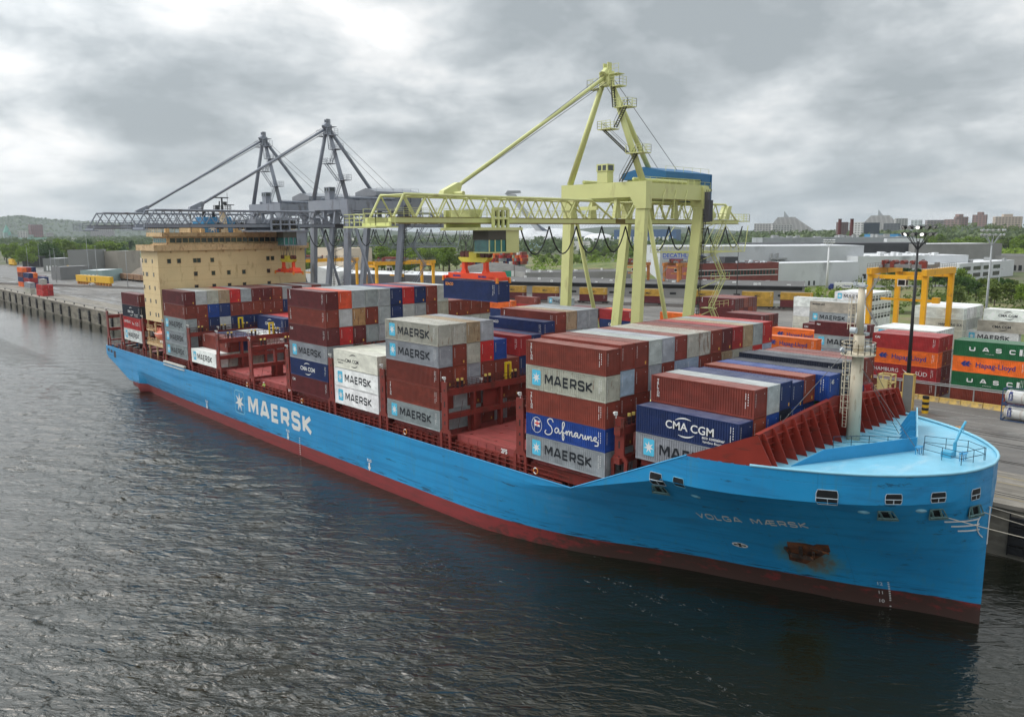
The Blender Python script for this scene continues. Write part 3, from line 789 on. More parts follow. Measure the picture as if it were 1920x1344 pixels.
# forecastle railings, davit, fairlead posts
mb = MB()
mb.rail([(31.6, 12.6, FZ), (34.0, 15.4, FZ), (36.9, 17.4, FZ)], 1.25, .035, 1.6, 2)
part('forecastle_railing', mb, mat('railing_dark_blue', (0.02, 0.06, 0.10), 0.5, 0.1, 1), ship); mb = MB()
mb.rail([(37.9, 19.4, FZ), (41.6, 20.4, FZ), (43.5, 18.9, FZ)], 1.25, .035, 1.5, 2)
mb.rail([(38.8, 16.6, FZ), (42.6, 15.4, FZ), (43.6, 18.9, FZ)], 1.25, .035, 1.5, 2)
part('forecastle_railing', mb, mat('railing_dark_blue', (0.02, 0.06, 0.10), 0.5, 0.1, 1), ship)
mb = MB(); mb.tube((41.0, 18.5, FZ), (41.0, 18.5, FZ+1.3), .17, 8).tube((41.0, 18.5, FZ+1.3), (41.2, 19.4, FZ+2.6), .13, 8).tube((41.2, 19.4, FZ+2.6), (41.2, 20.4, FZ+3.1), .12, 8)
mb.tube((41.2, 20.0, FZ+2.85), (41.2, 20.0, FZ+2.2), .03, 5).box((40.2, 17.2, FZ), (41.1, 18.3, FZ+.55))
part('deck_davit', mb, mat('davit_blue', (0.07, 0.36, 0.55), 0.4, 0.06, 1), ship)
for (X, Y, nn_) in ((38.2, 16.3, 4), (42.0, 16.9, 4)):
    mb = MB()
    for k in range(nn_): mb.tube((X+.25*(k % 2), Y+.3*k, FZ), (X+.25*(k % 2), Y+.3*k, FZ+.75), .05, 6)
    mb.box((X-.1, Y-.1, FZ+.7), (X+.4, Y+1.0, FZ+.76))
    part('vent_stand', mb, M_bluedark, ship)

# ---- windows, rollers, anchor pocket and marks on the bow (built on the hull surface)
def hull_frame(x, z, out=0.02):
    p = Vector(hull_pt(x, z, -1, out)); tx = (Vector(hull_pt(x+.15, z, -1, out))-Vector(hull_pt(x-.15, z, -1, out))).normalized()
    tz = (Vector(hull_pt(x, z+.15, -1, out))-Vector(hull_pt(x, z-.15, -1, out))).normalized()
    return p, tx, tz, tx.cross(tz)
def on_hull(X, Z, out):
    p = Vector(hull_pt(X, Z, -1, 0)); a = Vector(hull_pt(X-.08, Z, -1, 0)); t_ = (p-a).normalized(); return p + Vector((t_.y*-1, t_.x, 0)).normalized()*(-out) if False else p + Vector((-t_.y*-1, -t_.x, 0)).normalized()*out
def walk(x, z, u):
    """the x reached after moving u metres along the hull skin at height z"""
    st = .05 if u > 0 else -.05; d = 0; 
    while abs(d) < abs(u) and x < 44.74:
        p, q = Vector(hull_pt(x, z)), Vector(hull_pt(min(x+st*.4, 44.75), z)); d += (q-p).length; x = q.x
    return x
def opening(x, z, w, h, bars=True, nm='mooring_window', frame=None):
    nx_, nz_ = 6, 4
    xsu = [walk(x, z, -w/2+w*i/nx_) for i in range(nx_+1)]
    def m3(i, v, o=0.0):
        i0 = min(int(i), nx_-1); X = xsu[i0]+(xsu[i0+1]-xsu[i0])*(i-i0); return on_hull(X, z+v, .03+o)
    mb = MB(); g = [[m3(i + (.35 if j in (0, nz_) and i == 0 else -.35 if j in (0, nz_) and i == nx_ else 0), -h/2+h*j/nz_, .02) for i in range(nx_+1)] for j in range(nz_+1)]
    for j in range(nz_):
        for i in range(nx_): mb.face([g[j][i], g[j][i+1], g[j+1][i+1], g[j+1][i]])
    o_ = part(nm, mb, M_dark, ship)
    fr = MB(); per = g[0] + [g[j][-1] for j in range(1, nz_+1)] + g[-1][::-1][1:] + [g[j][0] for j in range(nz_-1, -1, -1)]
    fr.path(per, .035, 5)
    if bars:
        row = [m3(i, -.05*h, .06) for i in range(nx_+1)]; fr.path(row, .045, 5); fr.tube(m3(3, -h/2, .05), m3(3, -.05*h, .05), .045, 5)
    link('window_frame', fr.mesh('window_frame', frame or M_whiteish), o_)
    return o_
M_whiteish = mat('window_frame_paint', (0.42, 0.5, 0.55), 0.5, 0.15, 1)
opening(19.32, 12.75, 1.5, 1.45); opening(22.05, 13.05, 1.25, 1.05, bars=False, frame=M_deckblue)
opening(35.25, 13.75, 1.85, 1.4); opening(39.8, 13.9, 1.45, .95); opening(42.45, 13.95, 1.45, .95); opening(44.3, 13.75, 1.25, 1.05)
def roller(x, z, w):
    def m3(u, v, o=0.0): return on_hull(walk(x, z, u), z+v, .06+o)
    mb = MB(); mb.face([m3(-w/2, -.5, .01), m3(w/2, -.5, .01), m3(w/2-.3, .45, .01), m3(-w/2+.3, .45, .01)])
    o_ = part('roller_fairlead', mb, M_dark, ship)
    fr = MB()
    c = [m3(-w/2-.15, -.55, .28), m3(w/2+.1, -.55, .28), m3(w/2-.1, .5, .05), m3(-w/2+.35, .5, .05)]
    for a, b in zip(c, c[1:]+c[:1]): fr.bar(a, b, .09)
    fr.tube(m3(-w/4, -.45, .2), m3(-w/4, .4, .1), .11, 7); fr.tube(m3(w/4, -.45, .2), m3(w/4, .4, .1), .11, 7); fr.tube(m3(-w/2, -.35, .26), m3(w/2, -.35, .26), .1, 7)
    link('roller', fr.mesh('roller', mat('greased_metal', (0.09, 0.17, 0.17), 0.35, 0.3, 2)), o_)
roller(18.9, 11.35, 1.6); roller(39.0, 12.1, 1.6); roller(42.2, 12.25, 1.6); roller(44.22, 12.1, 1.8)
for (x, z) in ((23.0, 11.45), (37.6, 12.3), (41.4, 12.6)):
    p, tx, tz, n = hull_frame(x, z); mb = MB()
    c = [p + tx*(.55*math.cos(R(30*k))) + tz*(.32*math.sin(R(30*k))) for k in range(12)]; tip = p - n*(-.12)
    for k in range(12): mb.face([c[k], c[(k+1) % 12], tip])
    part('hull_pipe_guard', mb, M_deckblue, ship, smooth=True)
# anchor pocket
mb = MB()
def hp(x, z, o=.02): return on_hull(x, z, o)
mb.face([hp(28.9, 4.0, .03), hp(29.5, 6.7, .03), hp(33.3, 7.15, .03), hp(33.2, 6.2, .03), hp(31.3, 4.6, .03), hp(30.4, 3.8, .03)])
ap = part('anchor_pocket', mb, M_rust, ship)
mb = MB(); c0 = hp(30.2, 5.4, .05); an_ = MB()
an_.bar(hp(30.6, 6.3, .12), hp(30.2, 4.7, .2), .35); an_.bar(hp(29.3, 5.0, .22), hp(31.4, 4.9, .22), .42); an_.bar(hp(29.3, 5.0, .22), hp(29.1, 5.9, .25), .25); an_.bar(hp(31.4, 4.9, .22), hp(31.6, 5.8, .22), .25)
an_.tube(hp(31.5, 6.3, .1), hp(33.0, 5.9, .1), .1, 6)
link('anchor', an_.mesh('anchor', mat('rusty_anchor', (0.03, 0.02, 0.015), .8, .4, 1.5, (0.2, 0.07, 0.02), .4, (1, 1, 1))), ap)
def rust_mat():
    m = bpy.data.materials.new('rust_stained_blue'); m.use_nodes = True
    t = NT(m.node_tree); b = t.n['Principled BSDF']; tc = t.new('ShaderNodeTexCoord').outputs['Object']
    n = t.noise(t.mapping(tc, (1.5, 1.5, .35)), 1.0, 5, .65)
    c = t.ramp(n, [(.36, (0.03, 0.27, 0.45)), (.48, (0.09, 0.27, 0.30)), (.58, (0.15, 0.20, 0.12)), (.68, (0.20, 0.12, 0.05))])
    t.set(b, 'Base Color', c); b.inputs['Roughness'].default_value = .6
    return m
mb = MB()
g = [[hp(28.6+5.2*i/6 + (0.15*(j % 2)), 2.35+(6.95-2.35)*j/5+(.28*i/6), .012) for i in range(7)] for j in range(6)]
for j in range(5):
    for i in range(6): mb.face([g[j][i], g[j][i+1], g[j+1][i+1], g[j+1][i]])
pass
# boot top scuffs
# bulb / thruster mark, draft marks, load arrows
mb = MB(); p, tx, tz, n = hull_frame(24.45, 4.95, .015)
mb.face([p + tx*(.85*math.cos(R(18*k))) + tz*(.42*math.sin(R(18*k))) for k in range(20)])
mk = part('thruster_mark', mb, M_whiteink, ship)
mb = MB(); p2 = p+n*.012*(1 if n.y < 0 else -1)
for a in (0, 90):
    for s in (0, 180):
        d = tx*math.cos(R(a+s))*.7 + tz*math.sin(R(a+s))*.34; e = tx*math.sin(R(a+s))*.16 - tz*math.cos(R(a+s))*.10
        mb.face([p2+e*.3, p2+d*.9+e*1.4, p2+d*.9-e*1.4, p2-e*.3])
link('thruster_symbol', mb.mesh('thruster_symbol', M_ink), mk)
def hull_word(s, x0, z0, h, sx, w, gap, slope, mtl, nm, out=.03, xs=None):
    """letters bent on to the hull surface"""
    ins = .5*w
    def m3(X, Z, k):
        xx = x0 + (xs(X) if xs else X*h)
        return on_hull(xx, z0 + Z*h + slope*(xx-x0), out+.004*k)
    mb, L = block_text(s, 1.0, sx, w, gap, m3)
    # subdivide long quads for curvature
    return part(nm, mb, mtl, ship), L
for w_, x_w, z_w in (('VOLGA', 21.35, 7.97), ('MÆRSK', 21.35+.525*11.17, 7.97+.115*.525*11.17)): hull_word(w_, x_w, z_w, .80, 1.55, .20, .42, .115, mat('name_lettering_grey', (0.66, 0.66, 0.62), .5, .05, 1), 'ship_name', xs=lambda X: X*.525)
# bow stripes and white stem mark
for k in range(3):
    mb = MB(); z = 11.15-.55*k
    pts = [(42.6+.35*k+(44.45-42.6-.35*k)*q/6, z-.12*q/6) for q in range(7)]
    for (xa, za), (xb, zb) in zip(pts[:-1], pts[1:]): mb.face([hp(xa, za, .02), hp(xb, zb, .02), hp(xb, zb+.16, .02), hp(xa, za+.16, .02)])
    part('bow_stripe', mb, M_whiteink, ship)
mb = MB(); ring = [hp(44.55-.22*math.sin(R(a))**2, 10.35+1.25*math.cos(R(a)), .05) for a in range(0, 181, 20)]
ring2 = [(44.79, CY+.02, 10.35+1.25*math.cos(R(a))) for a in (180, 90, 0)]
mb.path(ring, .06, 5)
mb.box((44.76, CY-.12, 8.2), (44.80, CY+.12, 11.9))
part('bow_emblem', mb, M_whiteink, ship)
# draft marks
def plate_text(s, size, x, z, mtl, nm, out=.03, **kw):
    me = tmesh(s, size, mtl, **kw).copy()
    for v in me.vertices:
        q = on_hull(x+v.co.x, z+v.co.z, out); v.co = q
    return link(nm, me, ship)
for s, z in (('12', 2.55), ('11', 1.45), ('10', .45)): plate_text(s, .55, 36.35, z, M_whiteink, 'draft_mark')
mb = MB()
for k in range(14):
    z = .1+k*.22; mb.face([hp(37.3, z), hp(37.45, z), hp(37.45, z+.1), hp(37.3, z+.1)])
part('draft_scale', mb, M_whiteink, ship)
for x in (-93.3, -59.0, -33.6):
    mb = MB(); y = -.43; mb.face([(x-.18, y, 2.7), (x+.18, y, 2.7), (x+.18, y, 3.35), (x-.18, y, 3.35)])
    mb.face([(x-.45, y, 2.7), (x, y, 2.05), (x+.45, y, 2.7)])
    part('tug_mark', mb, M_whiteink, ship)
    o = link('tug_lettering', tmesh('TUG', .6, M_whiteink, bold=.015), ship, (x-.6, -.43, 3.5))
mb = MB()
for k in range(9): mb.box((-55.0, -.44, .3+k*.35), (-54.8, -.415, .45+k*.35))
part('draft_scale', mb, M_whiteink, ship)
# big name on the side: star panel outline, star, block letters
mb = MB(); o1 = rrect(-77.7, 5.95, 4.2, 4.5, .7, 4); o2 = rrect(-77.7, 5.95, 3.9, 4.2, .6, 4)
for k in range(len(o1)):
    j = (k+1) % len(o1); mb.face([(o1[k][0], -.42, o1[k][1]), (o1[j][0], -.42, o1[j][1]), (o2[j][0], -.42, o2[j][1]), (o2[k][0], -.42, o2[k][1])])
part('star_outline', mb, M_deckblue, ship)
mb = MB(); sp_ = star_pts(-77.7, 5.95, 1.95, .72)
for k in range(14):
    a, b = sp_[k], sp_[(k+1) % 14]; mb.face([(-77.7, -.43, 5.95), (a[0], -.43, a[1]), (b[0], -.43, b[1])])
M_hullletter = mat('hull_lettering_white', (0.70, 0.70, 0.67), .5, .04, .5)
part('star', mb, M_hullletter, ship)
Hh = 3.35
mb, L = block_text('MAERSK', 1.0, 1.05, .235, .22, lambda X, Z, k: (-74.0 + X*(23.5/7.08), -.42-.002*k, 4.35+Z*Hh))
part('side_lettering', mb, M_hullletter, ship)
# stern mooring openings
for x, w, h, z in ((-154.2, 1.6, .75, 8.1), (-151.9, 1.5, .75, 7.95), (-149.5, 1.7, 1.7, 7.4)):
    mb = MB(); mb.face([(a, -.415, b) for a, b in rrect(x, z, w, h, .15, 3)])
    part('stern_window', mb, mat('dark_violet_shadowed_opening', (0.02, 0.015, 0.03), .5, .1, 1), ship)
# ---- starboard and port railings (red) with life rings
mb = MB()
mb.rail([(-155.5, -.05, 9.1), (7.0, -.05, 9.1)], 1.05, .035, 2.4, 2); part('side_railing', mb, M_red, ship)
mb = MB(); mb.rail([(-155.5, 35.05, 9.1), (7.0, 35.05, 9.1)], 1.05, .035, 4, 2); mb.rail([(-155.8, .2, 9.1), (-155.8, 34.8, 9.1)], 1.05, .035, 2.4, 3); part('side_railing', mb, M_red, ship)
mb = MB()
for k in range(60):
    x = -150+k*2.6
    if x > 4: break
    mb.tube((x, .35, 8.0), (x, .35, 9.9), .05, 4, cap=False)
mb.tube((-150, .35, 9.5), (5, .35, 9.5), .05, 4); mb.tube((-150, .7, 9.9), (5, .7, 9.9), .06, 4); mb.tube((-150, 1.0, 8.7), (5, 1.0, 8.7), .12, 5)
part('deck_piping', mb, M_red, ship)
lr = MB()
for k in range(10):
    a, b = R(36*k), R(36*(k+1)); lr.m = (k//2) % 2; lr.tube((.36*math.cos(a), 0, .36*math.sin(a)), (.36*math.cos(b), 0, .36*math.sin(b)), .07, 5)
lrm = lr.mesh('life_ring', [M_orangeink, M_whiteink])
for x, d in ((-74.6, 'below the empty hatch nearest the painted star'), (-54.0, 'below the maroon box with a white three letter mark'), (-24.5, 'below the stack of five boxes amidships'), (1.7, 'below the five box stack nearest the bow')):
    tag(link('life_ring', lrm, None, (x, -.12, 9.75)), 'orange and white life ring '+d, 'life ring', 'life rings along the starboard rail')
# ================================================================== deckhouse (part of the ship)
HX0, HX1, HY0, HY1 = -126.6, -116.5, .2, 36.2
mb = MB(); mb.box((HX0, HY0, 18.0), (HX1, HY1, 33.9)); part('deckhouse', mb, M_cream, ship)
mb = MB()
for z in (21.2, 24.2, 27.2, 30.2): mb.box((HX0-.01, HY0-.02, z), (HX1+.012, HY1+.02, z+.05))
part('deckhouse_seam', mb, mat('seam_buff', (0.55, 0.39, 0.19), .6, .05, 1), ship)
mb = MB(); mb.box((HX0-.6, HY0-.9, 33.9), (HX1+.7, HY1+.9, 34.25)); mb.box((HX0-.6, HY0-.9, 34.25), (HX1+.7, HY0-.78, 35.2)); mb.box((HX1+.58, HY0-.78, 34.25), (HX1+.7, HY1+.78, 35.2)); mb.box((HX0-.6, HY1+.78, 34.25), (HX1+.7, HY1+.9, 35.2)); mb.box((HX0-.6, HY0-.9, 34.25), (HX0-.48, HY1+.78, 35.2))
for k in range(9): mb.prism([(HX1+.01, 3+k*4, 33.88), (HX1+.6, 3+k*4, 33.88), (HX1+.01, 3+k*4, 33.3)], (0, .25, 0))
part('bridge_wing', mb, M_creamtrim, ship)
mb = MB(); mb.box((HX0+.4, 2.4, 34.2), (HX1-.6, 34.0, 35.35)); mb.box((HX0+.6, 2.8, 35.35), (HX1-.9, 33.6, 37.0)); wh = part('wheelhouse', mb, M_creamtrim, ship)
wg = MB(); wg.box((0, -.62, -.5), (.02, .62, .5)); wgm = wg.mesh('pane', M_glass)
mbf = MB()
for k in range(22):
    y = 3.4+k*1.42
    link('wheelhouse_window', wgm, ship, (HX1-.88, y+.62, 36.15))
    mbf.bar((HX1-.83, y-.09, 35.4), (HX1-.70, y-.09, 37.0), .12)
part('window_mullions', mbf, M_creamtrim, ship)
wg2 = MB(); wg2.box((-.6, -.02, -.5), (.6, 0, .5)); wg2m = wg2.mesh('pane', M_greenglass)
for k in range(6): link('wheelhouse_window', wg2m, ship, (HX0+1.5+k*1.35, 2.78, 36.15))
mb = MB(); mb.box((HX0, 1.6, 37.0), (HX1-.2, 34.8, 37.9)); part('wheelhouse_roof', mb, M_creamtrim, ship)
mb = MB(); mb.rail([(HX0+.2, 1.8, 37.9), (HX1-.4, 1.8, 37.9), (HX1-.4, 34.6, 37.9), (HX0+.2, 34.6, 37.9)], 1.1, .04, 1.3, 3)
for k in range(12):
    y = 3.5+k*2.7+(k % 3)*.4; mb.tube((HX1-2-(k % 4), y, 37.9), (HX1-2-(k % 4), y, 39.2+(k % 3)*.5), .07, 5)
    if k % 3 == 0: mb.box((HX1-4, y, 37.9), (HX1-3.2, y+.9, 38.8))
part('roof_railing', mb, M_creamtrim, ship)
wn = MB(); wn.box((-.01, -.42, -.48), (.06, .42, .48)); wnm = wn.mesh('window', [M_glass])
wf = MB(); wf.box((0, -.5, .48), (.09, .5, .56)); wf.box((0, -.5, -.56), (.09, .5, -.48)); wf.box((0, -.5, -.48), (.09, -.42, .48)); wf.box((0, .42, -.48), (.09, .5, .48)); wfm = wf.mesh('window_frame', M_creamtrim)
rows = {31.6: [2.6, 4.8, 8.4, 9.3, 12.4, 26.2, 27.4, 30.6, 33.0], 28.6: [8.4, 12.5, 16.2, 19.9, 26.2], 25.6: [8.4, 12.5, 16.2, 19.9, 26.2]}
for z, L_ in rows.items():
    for y in L_:
        w_ = link('window', wnm, ship, (HX1, y, z)); link('window_frame', wfm, w_)
ws = MB(); ws.box((-.26, -.05, -.45), (.26, .01, .45)); wsm = ws.mesh('window', M_glass)
for z, L_ in {31.6: (-126., -124.4, -123.6, -119.9), 28.6: (-126., -124.2, -123.4, -119.6), 25.6: (-126, -122.7, -119.4), 22.6: (-126, -122.7, -119.4), 19.6: (-123.6, -120, -118.4)}.items():
    for x in L_: link('window', wsm, ship, (x, HY0, z))
# open lower structure below the house with lifeboat gallery
mb = MB()
for x in (-126.3, -121.6, -116.8):
    for y in (.5, 12, 23, 34.5): mb.box((x-.15, y-.15, 8), (x+.15, y+.15, 18))
mb.box((-126.6, .2, 12.6), (-116.6, 34.8, 12.9)); mb.box((-126.6, .1, 15.6), (-122.6, 4, 15.9)); mb.box((-126.6, .0, 12.3), (-116.6, .2, 12.9))
mb.rail([(-126.6, .2, 12.9), (-116.6, .2, 12.9)], 1.0, .05, 1.2, 3); mb.rail([(-126.6, .2, 15.9), (-122.6, .2, 15.9)], 1.0, .05, 1.0, 3)
part('gallery', mb, M_creamtrim, ship)
mb = MB(); mb.box((-126.0, 4.5, 8), (-117.2, 31, 18)); part('house_base', mb, M_red, ship)
mb = MB()
for k, (x, y, z) in enumerate(((-124.5, 1.8, 13.6), (-124.6, 1.9, 14.7), (-118.4, 1.0, 13.3), (-119.6, 1.0, 13.3))): mb.tube((x-.5, y, z), (x+.5, y, z), .42, 10)
part('liferaft_canister', mb, M_white, ship)
# funnel, radar mast
mb = MB(); mb.box((-135.0, 15.9, 20), (-128.4, 23.9, 40.6)); mb.box((-134.4, 16.5, 40.6), (-129.2, 23.3, 41.6)); fn = part('funnel', mb, mat('funnel_blue', (0.02, 0.20, 0.42), .45, .06, .5), ship)
mb = MB(); s_ = star_pts(0, 0, 1.15, .42)
for k in range(14):
    a, b = s_[k], s_[(k+1) % 14]; mb.face([(-128.38, 18.0, 38.9), (-128.38, 18.0+a[0], 38.9+a[1]), (-128.38, 18.0+b[0], 38.9+b[1])])
link('star', mb.mesh('star', M_whiteink), fn)
mb = MB()
for y in (17.2, 19.6, 22): mb.tube((-131, y, 41.6), (-131, y, 43.2), .4, 8)
link('exhaust_pipe', mb.mesh('exhaust_pipe', M_black), fn)
mb = MB(); mb.box((-134.8, 12.5, 18), (-128.6, 15.6, 39.0)); mb.box((-134.8, 24.3, 18), (-128.6, 27.4, 38.4)); part('engine_casing', mb, M_creamtrim, ship)
mb = MB(); mb.tube((-122, 18, 37.9), (-122, 18, 42.6), 1.15, 8, r2=.75); mb.tube((-122, 18, 42.6), (-122, 18, 43.0), .9, 10, r2=2.0)
part('radar_mast', mb, M_mast, ship)
mb = MB(); mb.tube((-122, 18, 43.0), (-122, 18, 43.15), 2.1, 12)
for k in range(12):
    a = R(30*k); b = R(30*(k+1)); p_ = (-122+2*math.cos(a), 18+2*math.sin(a), 43.1); q_ = (-122+2*math.cos(b), 18+2*math.sin(b), 43.1)
    mb.rail([p_, q_], 1.1, .045, 3, 3)
mb.tube((-122, 18, 43.1), (-122, 18, 46.0), .22, 6); mb.tube((-122, 17.2, 43.1), (-122, 17.4, 45.2), .16, 6); mb.tube((-121.6, 19.2, 43.1), (-121.6, 19.2, 47.2), .05, 5)
mb.box((-122.15, 15.2, 45.9), (-121.85, 19.6, 46.15)); mb.box((-122.6, 18.7, 44.3), (-122.4, 21.2, 44.5)); mb.box((-121.9, 18.2, 44.4), (-121.3, 18.9, 45.1)); mb.box((-121.9, 16.2, 43.2), (-121.2, 17.0, 44.2))
part('radar_platform', mb, flat('mast_dark_grey', (0.05, 0.055, 0.06), .5), ship)
for y, z in ((9.5, 3.6), (26.5, 4.5), (29.5, 2.2)):
    mb = MB(); mb.tube((-120, y, 37.9), (-120, y, 37.9+z), .14, 6).tube((-120, y, 37.9+z), (-120, y-.25, 38.5+z), .22, 6)
    part('aerial_post', mb, mat('aerial_grey', (.12, .13, .14), .5, .1, 1), ship)
mb = MB(); mb.tube((-118.5, 15.6, 37.9), (-118.5, 15.6, 38.6), .3, 8); mb.tube((-118.5, 15.6, 38.6), (-118.5, 15.6, 40.2), .85, 10)
part('satellite_dome', mb, flat('dome_dark', (.05, .05, .055), .5), ship)
# lifeboat
lb = thing('lifeboat', 'orange enclosed lifeboat hung under the lower corner of the buff deckhouse', 'lifeboat', (-120.9, 1.5, 14.9))
def loft_x(secs, n=10):
    mb = MB(); rings = []
    for x, cz, ry, rz_ in secs: rings.append([(x, ry*math.cos(R(360*k/n)), cz+rz_*math.sin(R(360*k/n))) for k in range(n)])
    i0 = len(mb.v)
    for r in rings: mb.v += r
    for a in range(len(rings)-1):
        for k in range(n): mb.f.append((i0+a*n+k, i0+(a+1)*n+k, i0+(a+1)*n+(k+1) % n, i0+a*n+(k+1) % n)); mb.mi.append(0)
    mb.f.append(tuple(i0+k for k in range(n))[::-1]); mb.mi.append(0); mb.f.append(tuple(i0+(len(rings)-1)*n+k for k in range(n))); mb.mi.append(0)
    return mb
part('hull', loft_x([(-3.0, .4, .25, .3), (-2.4, .1, .95, .9), (-1, -.1, 1.25, 1.25), (1.2, -.1, 1.25, 1.25), (2.4, .1, .9, .9), (3.1, .5, .2, .25)]), M_boat, lb, smooth=True)
mb = MB(); mb.prism([(-2.0, -.75, .7), (1.4, -.75, .7), (1.1, -.55, 1.55), (-1.6, -.55, 1.55)], (0, 1.4, 0)); part('canopy', mb, M_boat, lb)
mb = MB(); mb.path([(-3.0, -.9, .45), (-1.2, -1.32, .3), (1.4, -1.32, .3), (3.0, -.7, .5)], .07, 5); part('grab_line', mb, M_whiteink, lb)
mb = MB(); mb.bar((-123.6, 1.6, 12.9), (-123.4, .9, 17.2), .3); mb.bar((-118.2, 1.6, 12.9), (-118.4, .9, 17.2), .3); mb.bar((-123.4, .9, 17.2), (-118.4, .9, 17.2), .22)
mb.tube((-122.9, 1.4, 17.1), (-122.9, 1.5, 15.5), .04, 4).tube((-118.9, 1.4, 17.1), (-118.9, 1.5, 15.5), .04, 4)
part('boat_davit', mb, M_creamtrim, ship)
mb = MB(); mb.box((-115.6, -.6, 9.35), (-103.8, -.1, 9.7)); mb.box((-115.6, -.62, 8.75), (-103.8, -.45, 8.95)); part('accommodation_ladder', mb, mat('ladder_pale', (.6, .6, .55), .5, .08, 1), ship)

# foremast
mb = MB(); mb.tube((31.4, 17.6, FZ), (31.4, 17.6, 25.2), .68, 14, r2=.58); mb.tube((31.4, 17.6, 25.2), (31.4, 17.6, 27.0), .54, 12); mb.tube((31.4, 17.6, 27.0), (31.35, 17.6, 32.0), .42, 10, r2=.32)
fmst = part('foremast', mb, M_mast, ship, smooth=True)
mb = MB()
def cage(x, y, z0, z1, rr=.42):
    for s in (-1, 1): mb.tube((x+.2*s, y, z0), (x+.2*s, y, z1), .035, 4)
    z = z0
    while z < z1:
        mb.tube((x-.2, y, z), (x+.2, y, z), .025, 4)
        if z > z0+1.5 and int((z-z0)/.35) % 2 == 0:
            pr = [(x+rr*math.cos(R(a)), y-.02-rr*1.5*math.sin(R(a))*1.0, z) for a in range(0, 181, 45)]
            mb.path(pr, .03, 4)
        z += .35
    for a in (30, 90, 150): mb.tube((x+rr*math.cos(R(a)), y-.02-rr*1.5*math.sin(R(a)), z0+1.5), (x+rr*math.cos(R(a)), y-.02-rr*1.5*math.sin(R(a)), z1), .03, 4)
cage(30.75, 16.75, 17.3, 25.0); cage(30.85, 17.1, 26.1, 31.0)
part('caged_ladder', mb, M_mast, ship)
mb = MB(); mb.tube((31.4, 17.6, 24.95), (31.4, 17.6, 25.1), 1.7, 16)
for k in range(16):
    a, b = R(22.5*k), R(22.5*(k+1)); mb.rail([(31.4+1.65*math.cos(a), 17.6+1.65*math.sin(a), 25.1), (31.4+1.65*math.cos(b), 17.6+1.65*math.sin(b), 25.1)], 1.15, .04, 3, 3)
part('mast_platform', mb, M_mast, ship)
mb = MB(); mb.tube((31.4, 18.9, 25.5), (32.2, 19.6, 25.5), .16, 8, r2=.55); mb.tube((31.0, 16.4, 27.6), (31.6, 16.4, 27.6), .32, 10); mb.tube((31.2, 18.4, 27.7), (31.7, 18.6, 27.7), .3, 10); mb.tube((30.6, 16.6, 25.3), (30.2, 16.2, 25.6), .25, 8)
mb.box((31.0, 17.2, 32.0), (31.8, 18.0, 32.2)); mb.tube((31.4, 17.6, 32.2), (31.4, 17.6, 33.1), .05, 5); mb.box((30.7, 17.0, 32.1), (31.0, 17.3, 32.5)); mb.box((31.1, 18.1, 26.9), (31.9, 18.9, 27.2))
part('mast_lights', mb, flat('pale_grey_fittings', (.45, .48, .5), .4), ship)
mb = MB()
for (x, y) in ((22.6, 30), (22.6, 6)): mb.tube((31.4, 17.6, 26.8), (29.4, y, 19.4), .03, 4)
for (x, y) in ((38.4, 16.4), (34.2, 22.5)): mb.tube((31.4, 17.6, 24.2), (x, y, 16.2), .03, 4)
part('mast_stay', mb, M_cable, ship)

# ================================================================== hatch covers and lashing bridges
BAYX = {0: -142.2, 1: -114.9, 2: -100.6, 3: -86.2, 4: -71.9, 5: -57.6, 6: -43.4, 7: -28.9, 8: -14.4, 9: 0.0}   # aft edge of each 40-foot bay
CB = 11.1
for k, x0 in BAYX.items():
    if k == 0: continue
    x1 = x0+12.2
    for (ya, yb) in ((1.1, 11.7), (12.0, 23.0), (23.3, 33.9)):
        mb = MB(); mb.box((x0+.1, ya, 10.25), (x1-.1, yb, CB-.06))
        for q in range(7):
            xx = x0+.6+q*1.75; mb.box((xx, ya-.04, 10.3), (xx+.10, yb+.02, CB-.1))
        if k in (3, 4, 8):
            for q in range(5):
                for w_ in range(3):
                    X = x0+1.2+q*2.4; Y = ya+1.2+w_*3.2; mb.box((X, Y, CB-.06), (X+1.5, Y+.06, CB-.02)) if (q+w_) % 2 else mb.box((X, Y, CB-.06), (X+.35, Y+.3, CB+.04))
            mb.box((x0+.1, ya, CB-.06), (x1-.1, ya+.12, CB-.01)); mb.box((x1-.22, ya+.12, CB-.06), (x1-.1, yb-.12, CB-.01)); mb.box((x0+.1, yb-.12, CB-.06), (x1-.1, yb, CB-.01))
        part('hatch_cover', mb, M_hatch, ship)
    mb = MB(); mb.box((x0-.2, .95, 8.0 if k < 9 else 9.0), (x1+.2, 34.05, 10.24))
    for q in range(9 if k < 9 else 0): mb.box((x0+.3+q*1.4, .55, 8.0), (x0+.42+q*1.4, .95, 10.1))
    part('hatch_coaming', mb, M_red, ship)
link('hatch_lettering', tmesh('2F5', .8, M_whiteink, bold=.03), ship, (-5.6, 1.02, 10.3))
link('hatch_lettering', tmesh('3A', .8, M_whiteink, bold=.03), ship, (-60.9, 1.02, 10.3))
mb = MB(); mb.box((16.2, 6.0, 9.5), (27.6, 29.0, 13.2)); mb.box((15.9, 1.6, 13.2), (27.8, 33.4, 13.9)); part('hatch_coaming', mb, M_red, ship)
LBX = [-156.0+1.2, -144.0, -128.9, -115.95, -101.65, -87.3, -73.0, -58.7, -44.45, -30.05, -15.55, -1.1, 13.6]
M_lb = M_red
plate_me = {}
